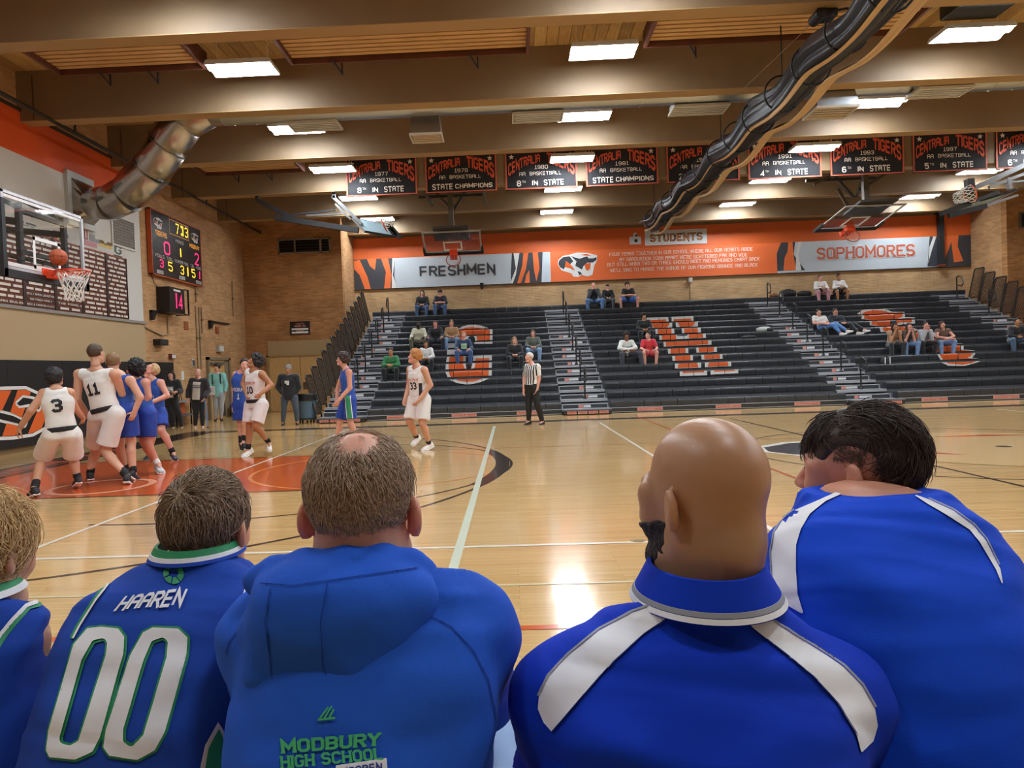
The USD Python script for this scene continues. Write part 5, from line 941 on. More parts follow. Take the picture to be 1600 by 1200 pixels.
# ---------------------------------------------------------------- a whole small figure from its joints
SKIN = {'pale': M('d9a58a', .5, sss=.15), 'fair': M('cf9a7c', .5, sss=.15), 'pink': M('dba08c', .5, sss=.15), 'tan': M('b5805c', .5, sss=.15), 'brown': M('8a5a3d', .5, sss=.1), 'dark': M('4a3024', .5)}
EYE_W, EYE_D, LIPM = M('e6e0da', .3), M('221a16', .3), M('a8625a', .5)
def person(label, J, top=None, bottom=None, skin='fair', hair=('short', '4a3424'), shoe='e8e6e2', sock=None, group=None, s=1., h=.016, seed=0, stout=1., extra=None, curl=.7, name='person', outer=None, band=None, sole='f0efec'):
    """J: joints {head, face (direction), neck, shL, shR, elL, elR, wrL, wrR, hipL, hipR, knL, knR, anL, anR, toeL, toeR} as 3-D points"""
    J = {k: np.array(v, float) for k, v in J.items()}
    t = thing(name, label, 'person', (J['anL']+J['anR'])/2*[1, 1, 0]+[0, 0, min(J['anL'][2], J['anR'][2])-.08*s], group)
    hip, shm = (J['hipL']+J['hipR'])/2, (J['shL']+J['shR'])/2
    U1, U0 = J['shR']-J['shL'], J['hipR']-J['hipL']; sw, hw = np.linalg.norm(U1)/2, np.linalg.norm(U0)/2; U1, U0 = U1/np.linalg.norm(U1), U0/np.linalg.norm(U0)
    up = shm-hip; Lt = np.linalg.norm(up); up /= Lt; fwd = np.cross(up, (U0+U1)/2); fwd /= np.linalg.norm(fwd)     # up x right = forward
    HR = frame(J['face'], up*.4+V3(0, 0, 1)); hc = J['head']
    mid = hip+(shm-hip)*.45+J.get('bend', np.zeros(3)); chest = hip+(shm-hip)*.78+J.get('bend', np.zeros(3))*.6
    q = stout
    SP = [hip-up*.02*s, hip+up*.10*s, mid, chest, shm-up*.005]; SU = [U0, U0, (U0+U1), U1, U1]; SU = [a/np.linalg.norm(a) for a in SU]
    RX = [.155*s*q, .150*s*q, .138*s*q, .165*s*(.5+.5*q), .135*s]; RYy = [.105*s*q, .105*s*q, .098*s*q, .108*s*q, .070*s]
    pts = np.array([J[k] for k in J if k not in ('face', 'bend')]); lo, hi = pts.min(0)-.25*s, pts.max(0)+.25*s
    def limbs(f, arm, leg, foot, ia=0., il=0.):
        for S in 'LR':
            sh, el, wr = J['sh'+S], J['el'+S], J['wr'+S]; hp, kn, an = J['hip'+S], J['kn'+S], J['an'+S]
            if arm > 0: f.cap(shm+(sh-shm)*.45, sh, .055*s+ia, .060*s+ia, .04); e = sh+(el-sh)*min(1, arm); f.cap(sh, e, .056*s+ia, .045*s+ia, .03, [] if arm >= 1 else [(e, el-sh)])
            if arm > 1: e = el+(wr-el)*min(1, arm-1); f.cap(el, e, .045*s+ia, .034*s+ia, .02, [] if arm >= 2 and ia == 0 else [(e, wr-el)])
            if leg > 0: e = hp+(kn-hp)*min(1, leg); f.cap(hp, e, .090*s*q+il, (.060*s+il) if leg >= 1 else .085*s+il, .05, [] if leg >= 1 else [(e, kn-hp)])
            if leg > 1:
                e = kn+(an-kn)*min(1, leg-1); cal = kn+(an-kn)*.3-fwd*.012*s; f.cap(kn, cal, .056*s+il, .058*s+il, .02, [(e, an-kn)]); f.cap(cal, e, .058*s+il, .038*s+il, .02, [] if il == 0 else [(e, an-kn)])
            if foot: f.cap(an, an+(J['toe'+S]-an)*.45, .034*s, .020*s, .02)
    # body: one continuous surface
    f = Field(lo, hi, h); f.spine(SP, SU, RX, RYy, .03); f.cap(shm, hc+HR@V3(0, -.03, -.07)*s, .056*s, .050*s, .03); [f.cap(shm+(J['sh'+S]-shm)*.75, shm+up*.055*s, .040*s, .045*s, .05) for S in 'LR']
    limbs(f, 2, 2, True); body = f.mesh(); bits = [body, placed(head_mesh(), HR, hc, s)]
    for S, sd in (('L', 1), ('R', -1)):
        d = J['wr'+S]-J['el'+S]; ref = J.get('palm'+S, (U0*sd+fwd*.4)); bits.append(placed(hand_mesh(1, curl, sd), aim(d*.8+J.get('drop'+S, np.zeros(3)), ref), J['wr'+S], s))
    part(t, 'body', cat(bits), SKIN[skin], True)
    for sd in (-1, 1):
        c = hc+HR@V3(sd*.031, .0765, .000)*s; part(t, 'eye', trimesh.creation.icosphere(1, .0115*s).apply_translation(c), EYE_W, True); part(t, 'pupil', trimesh.creation.icosphere(1, .0065*s).apply_translation(c+HR@V3(0, .0065, 0)*s), EYE_D, True)
        part(t, 'eyebrow', tube([hc+HR@V3(sd*.016, .0915, .021)*s, hc+HR@V3(sd*.034, .090, .026)*s, hc+HR@V3(sd*.048, .080, .020)*s], .0035*s, 5), M(hair[1] if hair else '3a2a20', .7))
    part(t, 'lips', tube([hc+HR@V3(-.018, .090, -.069)*s, hc+HR@V3(0, .0955, -.069)*s, hc+HR@V3(.018, .090, -.069)*s], .0055*s, 5), LIPM, True)
    if hair:
        hm = M(hair[1], .55, grain=.25, gscale=60, bump=.8, bscale=90); part(t, {'beanie': 'beanie', 'cap': 'cap'}.get(hair[0], 'hair'), placed(hair_field(hair[0], seed=seed % 3), HR, hc, s), hm, True)
    out = {'t': t, 'fwd': fwd, 'up': up, 'U': U1, 'hip': hip, 'shm': shm, 'J': J, 's': s, 'HR': HR, 'hc': hc}
    def cloth(name, spec, infl):
        """spec: (colour, kind, arm, leg) - arm / leg lengths: 1 = to elbow / knee, 2 = to wrist / ankle"""
        col, kind, ln = spec[:3]; mt = col if not isinstance(col, str) else M(col, .8, sheen=.3, bump=.15, bscale=14)
        f = Field(lo, hi, h); wr = .010*s
        if kind == 'top':
            hem = hip-up*(spec[3] if len(spec) > 3 else .02)*s; nk = [(shm+up*.035*s, up)]
            nk = [(shm+up*(.075 if ln == 0 else .05)*s, up)]; f.spine([hem-up*.1]+SP[1:], [SU[0]]+SU[1:], [RX[0]+infl]+[a+infl for a in RX[1:]], [RYy[0]+infl]+[a+infl for a in RYy[1:]], .02, [(hem, -up)]+nk)
            if ln == 0:
                for S in 'LR': f.cap(shm+(J['sh'+S]-shm)*.25-up*.02*s, shm+(J['sh'+S]-shm)*.80, .060*s+infl, .058*s+infl*.9, .04, [(shm+(J['sh'+S]-shm)*.84, J['sh'+S]-shm)])
                f.cap(shm+up*.055*s+fwd*.03*s, hc, .072*s, .085*s, .01, cut=True)
            else:
                f.cap(shm+(J['shL']-shm)*.35, shm+(J['shR']-shm)*.35, .055*s+infl, None, .03, nk); limbs(f, ln, 0, False, infl)
        else:
            wst = hip+up*.10*s
            f.spine([SP[0]]+SP[1:3], SU[:3], [a+infl for a in RX[:3]], [a+infl for a in RYy[:3]], .03, [(wst, up)])
            if kind == 'shorts':
                for S in 'LR':
                    hp, kn = J['hip'+S], J['kn'+S]; e = hp+(kn-hp)*ln; f.cap(hp, hp+(kn-hp)*ln*1.25, .098*s*q+infl, .098*s*q+infl*1.6, .05, [(e, kn-hp)])
            else: limbs(f, 0, ln, False, 0, infl)
        m = f.mesh()
        m.vertices += (.006*s*(usdkit.meshkit.fbm(m.vertices*9+seed, 2, seed)-.5))[:, None]*m.vertex_normals*(2 if kind != 'pants' else 1.5)
        part(t, name, m, mt, True); return m
    if bottom: out['bottom'] = cloth({'shorts': 'shorts', 'pants': 'trousers'}[bottom[1]], bottom, .016*s)
    if top: out['top'] = cloth({0: 'jersey'}.get(top[2], 'shirt'), (top[0], 'top')+tuple(top[2:]) if len(top) > 3 else (top[0], 'top', top[2]), .020*s)
    if band:
        f = Field(lo, hi, h*.8); b0, b1 = band[1], band[2]; f.spine(SP[:4], SU[:4], [a+.027*s for a in RX[:4]], [a+.027*s for a in RYy[:4]], .01, [(hip+up*b1*s, up), (hip+up*b0*s, -up)]); part(t, 'waistband', f.mesh(), M(band[0], .7), True)
    if outer:
        o_ = (outer[0], 'top')+tuple(outer[2:]); out['outer'] = cloth('jacket', o_, .034*s)
    for S in 'LR':
        an, toe = J['an'+S], J['toe'+S]; d = toe-an; d[2] *= .6; L = np.linalg.norm(d); R = frame(d, V3(0, 0, 1) if abs(d[2]) < .8*L else fwd)
        f = Field(np.minimum(an, toe)-.12*s, np.maximum(an, toe)+.12*s, .0135); base = an-R[:, 2]*.045*s
        T = lambda y, z: base+R[:, 1]*y*s+R[:, 2]*z*s
        f.spine([T(-.055, .0), T(.05, -.002), T(.135, -.010), T(.175, -.014)], [R[:, 0]]*4, [.036*s, .040*s, .045*s, .030*s], [.047*s, .046*s, .036*s, .026*s], .02, [(T(0, -.045), -R[:, 2])]); f.cap(T(-.02, .0), T(-.012, .055), .040*s, .043*s, .02, [(T(0, .062), R[:, 2])])
        sm = part(t, 'shoe', f.mesh(), M(shoe, .5), True)
        f = Field(np.minimum(an, toe)-.12*s, np.maximum(an, toe)+.12*s, .0135); f.spine([T(-.055, -.03), T(.05, -.03), T(.135, -.032), T(.175, -.032)], [R[:, 0]]*4, [.041*s, .044*s, .049*s, .034*s], [.03*s]*4, .01, [(T(0, -.022), R[:, 2]), (T(0, -.047), -R[:, 2])]); part(sm, 'sole', f.mesh(), M(sole, .5), True)
        if sock: part(t, 'sock', tube([an-(J['kn'+S]-an)*0.0, an+(J['kn'+S]-an)*sock[1]], [.046*s, .047*s], 12), M(sock[0], .8), True)
    return out
# ================================================================ PEOPLE
def pix_person(label, Y, j, face, dirs=(0, 0), **kw):
    """joints given as (px, py, depth offset) in the photograph, put at their real distance"""
    J = {k: onY(v[0], v[1], Y+(v[2] if len(v) > 2 else 0)) for k, v in j.items()}
    J['face'] = np.array(face, float)
    for k in list(J):
        if k in kw.get('dirs_', {}): J[k] = kw['dirs_'][k]
    return person(label, J, **{k: v for k, v in kw.items() if k != 'dirs_'})
WJ, WS = M('e9e7e4', .75, sheen=.2, bump=.12, bscale=300), M('e6e2df', .7, sheen=.2, bump=.12, bscale=20)
BJ, BS = M('2450a8', .7, sheen=.05), M('1f42a4', .7, sheen=.05)
def torso_print(p, g, mat, name='number', front=False, at=.62, size=.03, lift=.005, mesh='top', off=0.):
    """print centred on the back (or chest) of a garment; g is centred on 0,0 in metres"""
    sg = 1 if front else -1; n = p['fwd']*sg; v = p['up']; u = np.cross(v, n); o = p['hip']+(p['shm']-p['hip'])*at+u*off
    m = decal(p[mesh], g, o, u, v, lift, size)
    if m is not None: part(p['t'], name, m, mat)
def ctext(s, w, h, **k): return fit(s, -w/2, -h/2, w, h, **k)
NAV = M('23232a', .6)
# --- number 3, white, crouching run, seen from behind
z = 4.444
def at3(x, y, d=0): return (20+x/z, 525+y/z, d)
p = pix_person('player in white number 3 jersey running low towards the basket, back turned', 8.95, dict(head=at3(293, 290, .12), neck=at3(300, 370), shL=at3(215, 400, .0), shR=at3(392, 395, .12), elL=at3(125, 520, -.12), wrL=at3(55, 630, -.1), elR=at3(430, 500, .25), wrR=at3(480, 560, .45),
  hipL=at3(270, 690, .0), hipR=at3(415, 690, .1), knL=at3(205, 850, .22), knR=at3(420, 850, .30), anL=at3(150, 1060, -.30), toeL=at3(85, 1120, -.10), anR=at3(450, 985, .25), toeR=at3(425, 1045, .42)), (-.2, .93, .35), s=1.04, top=(WJ, 't', 0, -.095), bottom=(WS, 'shorts', .86), skin='fair', band=('1d1d24', .045, .105), hair=('mop', '17151a'), shoe='22242a', sock=('1b1b1e', .22), h=.013, seed=1)
torso_print(p, ctext('3', .13, .17, stroke=1.6), NAV, at=.70)
# --- number 11, white, tallest, seen from behind
def at11(x, y, d=0): return (100+x/z, 525+y/z, d)
p = pix_person('tall player in white number 11 jersey seen from behind under the basket', 9.75, dict(head=at11(222, 122, .02), neck=at11(225, 205), shL=at11(105, 265, .06), shR=at11(355, 265, -.02), elL=at11(90, 440, .02), wrL=at11(170, 560, .30), elR=at11(405, 400, .15), wrR=at11(385, 440, .42),
  hipL=at11(235, 560, .06), hipR=at11(360, 545, -.02), knL=at11(225, 790, .35), knR=at11(285, 795, -.02), anL=at11(180, 960, .25), toeL=at11(170, 1020, .45), anR=at11(440, 975, -.25), toeR=at11(470, 1030, -.02)), (.12, .98, .05), s=1.14, top=(WJ, 't', 0, -.095), bottom=(WS, 'shorts', .84), skin='pale', band=('1d1d24', .045, .105), hair=('crop', '4a3a2c'), shoe='1c1c20', sock=('18181b', .25), h=.013, seed=2)
torso_print(p, ctext('11', .19, .18, stroke=1.7), NAV, at=.66)
# --- blue group under the basket
def at14(x, y, d=0): return (160+x/z, 525+y/z, d)
p = pix_person('player in blue with sandy hair, half hidden behind white number 11', 10.0, dict(head=at14(75, 178, .05), neck=at14(95, 255), shL=at14(60, 285, .1), shR=at14(195, 310, -.08), elL=at14(40, 420, .2), wrL=at14(60, 520, .3), elR=at14(262, 425, -.1), wrR=at14(225, 520, -.14),
  hipL=at14(95, 520, .08), hipR=at14(180, 525, -.05), knL=at14(120, 740, .2), knR=at14(200, 735, 0), anL=at14(160, 930, .30), toeL=at14(165, 975, .42), anR=at14(215, 950, -.1), toeR=at14(262, 1010, .02)), (-.35, .92, .15), s=1.06, top=(BJ, 't', 0, -.02), bottom=(BS, 'shorts', .80), skin='pale', hair=('short', '8a6a48'), shoe='1d2026', sock=('17181c', .2), h=.014, seed=3)
torso_print(p, ctext('12', .16, .16, stroke=1.5), WHITE, at=.60); torso_print(p, ctext('MODBURY', .20, .04), WHITE, 'lettering', at=.88)
p = pix_person('player in blue number 14 with big black curly hair, looking up at the ball', 10.45, dict(head=at14(225, 225, .0), neck=at14(240, 290), shL=at14(185, 320, .15), shR=at14(300, 325, -.02), elL=at14(195, 420, .25), wrL=at14(230, 500, .3), elR=at14(320, 420, -.02), wrR=at14(270, 480, -.05),
  hipL=at14(250, 540, .08), hipR=at14(320, 545, -.02), knL=at14(290, 735, .15), knR=at14(315, 745, -.05), anL=at14(385, 890, .05), toeL=at14(420, 945, -.12), anR=at14(390, 900, .15), toeR=at14(430, 950, .02)), (-.75, .30, .60), s=1.06, top=(BJ, 't', 0, -.02), bottom=(BS, 'shorts', .78), skin='pink', hair=('curly', '141216'), shoe='c9d2d8', sock=('e6e4e0', .2), h=.014, seed=4)
torso_print(p, ctext('14', .17, .17, stroke=1.5), WHITE, at=.55); torso_print(p, ctext('MODBURY', .20, .035), WHITE, 'lettering', at=.86)
p = pix_person('blond player in blue facing out with head thrown back, right end of the pack', 12.3, dict(head=at14(340, 235, .05), neck=at14(325, 300), shL=at14(405, 325, -.02), shR=at14(300, 325, .1), elL=at14(450, 415, -.05), wrL=at14(355, 455, -.22), elR=at14(290, 420, .05), wrR=at14(300, 480, -.15),
  hipL=at14(400, 540, 0), hipR=at14(340, 540, .1), knL=at14(410, 655, -.15), knR=at14(345, 670, .05), anL=at14(490, 810, -.1), toeL=at14(515, 855, -.25), anR=at14(325, 815, .2), toeR=at14(300, 850, .1)), (-.45, -.35, .75), s=1.06, top=(BJ, 't', 0, -.02), bottom=(BS, 'shorts', .80), skin='pink', hair=('short', 'c9a878'), shoe='3a3d46', sock=('1a1b1f', .2), h=.014, seed=5)
torso_print(p, ctext('MODBURY', .26, .07), WHITE, 'lettering', True, at=.55); torso_print(p, ctext('1', .05, .10, stroke=1.4), WHITE, 'number', True, at=.36)
# --- number 10 walking left, face lifted
z10 = 6.314
def a10(x, y, d=0): return (350+x/z10, 540+y/z10, d)
p = pix_person('player in white number 10 jersey striding left with face lifted and black hair', 12.45, dict(head=a10(305, 160, .02), neck=a10(285, 245), shL=a10(378, 285, -.10), shR=a10(225, 265, .14), elL=a10(465, 390, -.08), wrL=a10(378, 462, -.28), elR=a10(190, 380, .12), wrR=a10(220, 470, .0),
  hipL=a10(375, 590, -.05), hipR=a10(265, 590, .08), knL=a10(310, 790, -.15), knR=a10(250, 790, .02), anL=a10(440, 950, .22), toeL=a10(455, 1060, .05), anR=a10(240, 1020, .0), toeR=a10(165, 1110, -.15)), (-.80, -.30, .42), s=1.05, top=(WJ, 't', 0, -.095), bottom=(WS, 'shorts', .84), skin='tan', band=('1d1d24', .045, .105), hair=('curly', '1c1817'), shoe='ecebea', sock=('17171a', .22), h=.013, seed=6)
torso_print(p, ctext('10', .15, .14, stroke=1.5), NAV, 'number', True, at=.50, off=.0); torso_print(p, ctext('CENTRALIA', .26, .055), M('d0654c', .6), 'lettering', True, at=.70)
p = pix_person('dark-haired player in blue standing behind white number 10', 13.6, dict(head=a10(205, 195, .0), neck=a10(190, 255), shL=a10(235, 285, .02), shR=a10(120, 285, .04), elL=a10(250, 400, .05), wrL=a10(245, 520, -.05), elR=a10(100, 430, .04), wrR=a10(95, 590, -.02),
  hipL=a10(215, 590, 0), hipR=a10(140, 590, .04), knL=a10(200, 770, -.04), knR=a10(160, 770, .02), anL=a10(190, 940, .04), toeL=a10(200, 1000, -.12), anR=a10(170, 960, .02), toeR=a10(185, 1015, -.14)), (.35, -.93, .08), s=1.06, top=(BJ, 't', 0, -.02), bottom=(BS, 'shorts', .80), skin='pink', hair=('short', '241d1a'), shoe='1b1c20', sock=('18181b', .38), h=.014, seed=7)
torso_print(p, ctext('MODBURY', .28, .08), WHITE, 'lettering', True, at=.52); torso_print(p, ctext('1', .05, .12, stroke=1.4), WHITE, 'number', True, at=.30)
# --- blue 30-ish with green side stripe and white 33
z5_ = 6.314
def a33(x, y, d=0): return (500+x/z5_, 530+y/z5_, d)
p = pix_person('curly-haired player in blue with green striped shorts walking left', 14.3, dict(head=a33(222, 200, .0), neck=a33(235, 275), shL=a33(285, 325, -.14), shR=a33(235, 325, .16), elL=a33(295, 480, -.16), wrL=a33(180, 610, -.22), elR=a33(175, 490, .22), wrR=a33(165, 590, .15),
  hipL=a33(300, 600, -.10), hipR=a33(270, 600, .10), knL=a33(300, 820, -.12), knR=a33(195, 820, .08), anL=a33(345, 985, -.05), toeL=a33(275, 1015, -.10), anR=a33(160, 985, .1), toeR=a33(90, 1015, .05)), (-.97, -.15, .12), s=1.06, top=(BJ, 't', 0, -.02), bottom=(BS, 'shorts', .84), skin='pink', hair=('curly', '3a2c26'), shoe='d9dadc', sock=('e6e4e0', .2), h=.013, seed=8)
sd_ = lambda p: (p['hip'], np.array([1., 0, 0]), np.array([0, 0, 1.]))
for g, m in ((sbox(-.055, -.36, .075, .10), WHITE), (sbox(-.038, -.36, .058, .10), M('2f8f63', .6))):
    m_ = decal(p['bottom'], g, p['hip']+V3(.02, -.5, 0), V3(1, 0, 0), V3(-.08, 0, 1), .004 if m is WHITE else .007, .03); 
    if m_: part(p['t'], 'side_stripe', m_, m)
p = pix_person('red-haired player in white number 33 jersey watching to the left', 12.55, dict(head=a33(935, 172, .0), neck=a33(945, 245), shL=a33(1030, 305, -.12), shR=a33(890, 300, .14), elL=a33(1090, 450, -.12), wrL=a33(985, 590, -.24), elR=a33(880, 450, .2), wrR=a33(840, 590, .05),
  hipL=a33(1030, 600, -.06), hipR=a33(930, 600, .08), knL=a33(1010, 830, -.16), knR=a33(885, 820, .0), anL=a33(1075, 1030, -.05), toeL=a33(1000, 1090, -.15), anR=a33(950, 960, .35), toeR=a33(905, 1040, .25)), (-.93, -.30, .20), s=1.06, top=(WJ, 't', 0, -.06), bottom=(WS, 'shorts', .86), skin='fair', hair=('mop', 'b5793f'), shoe='f0efee', sock=('1a1a1e', .14), h=.013, seed=9)
torso_print(p, ctext('33', .16, .13, stroke=1.5), NAV, 'number', True, at=.48, off=0); torso_print(p, ctext('CENTRALIA', .25, .05), M('d0654c', .6), 'lettering', True, at=.68)
m_ = decal(p['top'], sbox(-.03, -.26, .03, .10), p['hip']+V3(.05, -.5, .2), V3(1, 0, 0), V3(0, 0, 1), .005, .03); 
if m_: part(p['t'], 'side_stripe', m_, NAV)
# --- referee
zr = 7.5
def ar(x, y, d=0): return (780+x/zr, 520+y/zr, d)
p = pix_person('white-haired referee in black and white striped shirt', 17.2, dict(head=ar(352, 288, 0), neck=ar(370, 350), shL=ar(445, 400, -.10), shR=ar(330, 400, .12), elL=ar(468, 540, -.08), wrL=ar(440, 660, -.12), elR=ar(295, 540, .12), wrR=ar(290, 670, .05),
  hipL=ar(415, 640, -.05), hipR=ar(345, 640, .06), knL=ar(450, 850, -.08), knR=ar(345, 850, .04), anL=ar(505, 1040, -.02), toeL=ar(470, 1085, -.20), anR=ar(345, 1035, .08), toeR=ar(285, 1080, -.06)), (-.80, -.58, .05), top=(WJ, 't', .75, -.06), bottom=(M('131316', .6), 'pants', 1.96), skin='pink', hair=('crop', 'd9d6d0'), shoe='161618', sole='19191b', h=.014, seed=10)
for k in range(-6, 7):
    for fr_ in (True, False): torso_print(p, sbox(k*.062-.014, -.40, k*.062+.014, .30), BLACK, 'shirt_stripe', fr_, at=.55, size=.04, lift=.004)
# --- visitors by the side wall
zv = 9.233
def av(x, y, d=0): return (245+x/zv, 550+y/zv, d)
p = pix_person('person with long dark hair and black leather jacket holding papers', 20.3, dict(head=av(205, 335, 0), neck=av(205, 410), shL=av(300, 440, 0), shR=av(140, 440, 0), elL=av(345, 560, 0), wrL=av(285, 575, -.25), elR=av(130, 570, .0), wrR=av(200, 580, -.25),
  hipL=av(255, 720, 0), hipR=av(180, 720, 0), knL=av(320, 890, -.06), knR=av(215, 890, -.06), anL=av(360, 1090, 0), toeL=av(380, 1140, -.18), anR=av(235, 1090, 0), toeR=av(225, 1150, -.18)), (.05, -1, 0), top=('1e1c1e', 't', 1.9, .06), bottom=('1a1719', 'pants', 1.95), skin='pink', hair=('long', '1f1a1a'), shoe='dcdad6', outer=('1f2020', 't', 1.9, .0), h=.022, seed=11)
for y0, y1 in ((.18, .34), (.02, .10), (-.16, -.11)): torso_print(p, sbox(-.12, y0-.2, .10, y1-.2), M('cfcac4', .6), 'shirt_stripe', True, at=.55, mesh='outer', size=.04, lift=.006)
p = pix_person('bald older man in dark open jacket over a pale sweater leaning on a cane', 20.1, dict(head=av(593, 305, 0), neck=av(595, 375), shL=av(700, 420, 0), shR=av(510, 420, 0), elL=av(740, 560, .02), wrL=av(690, 665, -.20), elR=av(460, 560, .02), wrR=av(450, 670, -.05),
  hipL=av(640, 690, 0), hipR=av(550, 690, 0), knL=av(655, 880, -.05), knR=av(560, 880, -.05), anL=av(660, 1070, 0), toeL=av(665, 1130, -.18), anR=av(555, 1070, 0), toeR=av(535, 1130, -.18)), (-.02, -1, -.15), top=('c8bbae', 't', .9, .02), bottom=('14161c', 'pants', 1.95), skin='pink', hair=('balding', 'b8aaa0'), shoe='d8d2c4', outer=('2a2226', 't', 1.95, .02), stout=1.12, h=.022, seed=12)
torso_print(p, sbox(-.11, -.32, .11, .22), M('cbbfb3', .7), 'sweater_front', True, at=.55, mesh='outer', size=.04, lift=.006); 
for y0 in (.10, .05): torso_print(p, sbox(-.11, y0, .11, y0+.022), M('55566a', .7), 'sweater_stripe', True, at=.55, mesh='outer', size=.04, lift=.010)
a, b = p['J']['wrL']+V3(.0, -.05, .0), onZ(322, 665, 0.0); a2 = a+V3(0, 0, -.02); cn = thing('cane', 'thin bright blue cane held by the older man in the dark jacket', 'cane', (a[0], a[1], 0))
part(cn, 'shaft', tube([a, (a[0]+.05, a[1], a[2]-.25), (a[0]+.08, a[1]-.01, .02)], .012, 8), M('3f8fd8', .4)); part(cn, 'grip', tube([a+[-.06, 0, .0], a+[0, 0, .015], a+[.05, 0, 0]], .016, 8), BLACK); part(cn, 'tip', lathe([(0, 0), (.022, 0), (.018, .04), (0, .04)], 10, (a[0]+.08, a[1]-.01, 0)), BLACK)
p = pix_person('teenager in mint green hoodie and grey sweatpants by the side door', 22.9, dict(head=av(865, 222, 0), neck=av(870, 285), shL=av(960, 335, 0), shR=av(785, 335, 0), elL=av(1000, 470, .02), wrL=av(985, 580, -.02), elR=av(770, 460, .0), wrR=av(795, 575, -.10),
  hipL=av(940, 620, 0), hipR=av(850, 620, 0), knL=av(930, 790, -.04), knR=av(850, 790, -.04), anL=av(930, 950, 0), toeL=av(940, 985, -.16), anR=av(850, 955, 0), toeR=av(840, 990, -.16)), (0, -1, .02), top=('86c9c4', 't', 1.95, .06), bottom=('a3a5a6', 'pants', 1.95), skin='pink', hair=('mop', '2c211c'), shoe='25262a', h=.022, seed=13)
for s_ in (-1, 1): torso_print(p, sbox(s_*.13-.02, -.12, s_*.13+.02, .20), BLACK, 'backpack_strap', True, at=.75, size=.04, lift=.008)
c = av(798, 590); q_ = onY(c[0], c[1], 22.74); pp2 = thing('paper_sheet', 'white sheet of paper held by the teenager in the mint hoodie', 'paper', q_); part(pp2, 'sheet', bx(q_[0]-.10, q_[0]+.10, q_[1]-.004, q_[1], q_[2]-.06, q_[2]+.22), WHITE); part(pp2, 'print', flat(unary_union([scribble(-.07, .06-.05*i, .13, .02, 3, i) for i in range(4)]), (q_[0], q_[1]-.004, q_[2]+.08), ux, uz, .002), M('8f9092', .6))
def am(x, y, d=0): return (350+x/z10, 540+y/z10, d)
p = pix_person('man in grey beanie and black jacket standing by the double doors', 19.9, dict(head=am(635, 235, 0), neck=am(640, 280), shL=am(710, 310, 0), shR=am(565, 310, 0), elL=am(738, 410, .05), wrL=am(700, 475, -.02), elR=am(535, 410, .05), wrR=am(580, 475, -.02),
  hipL=am(690, 515, 0), hipR=am(600, 515, 0), knL=am(710, 630, -.04), knR=am(590, 630, -.04), anL=am(722, 755, 0), toeL=am(732, 785, -.16), anR=am(582, 760, 0), toeR=am(575, 795, -.16)), (-.05, -1, -.05), top=('15161a', 't', 1.2, .06), bottom=('3f4a58', 'pants', 1.95), skin='tan', hair=('beanie', '8a8785'), shoe='23252a', outer=('17181d', 't', 1.95, .02), stout=1.12, h=.022, seed=14)
torso_print(p, unary_union([sbox(-.07, .02, .06, .10), sbox(-.02, -.03, .05, .02)]), M('d5d3d0', .6), 'shirt_print', True, at=.66, mesh='outer', size=.03, lift=.006)

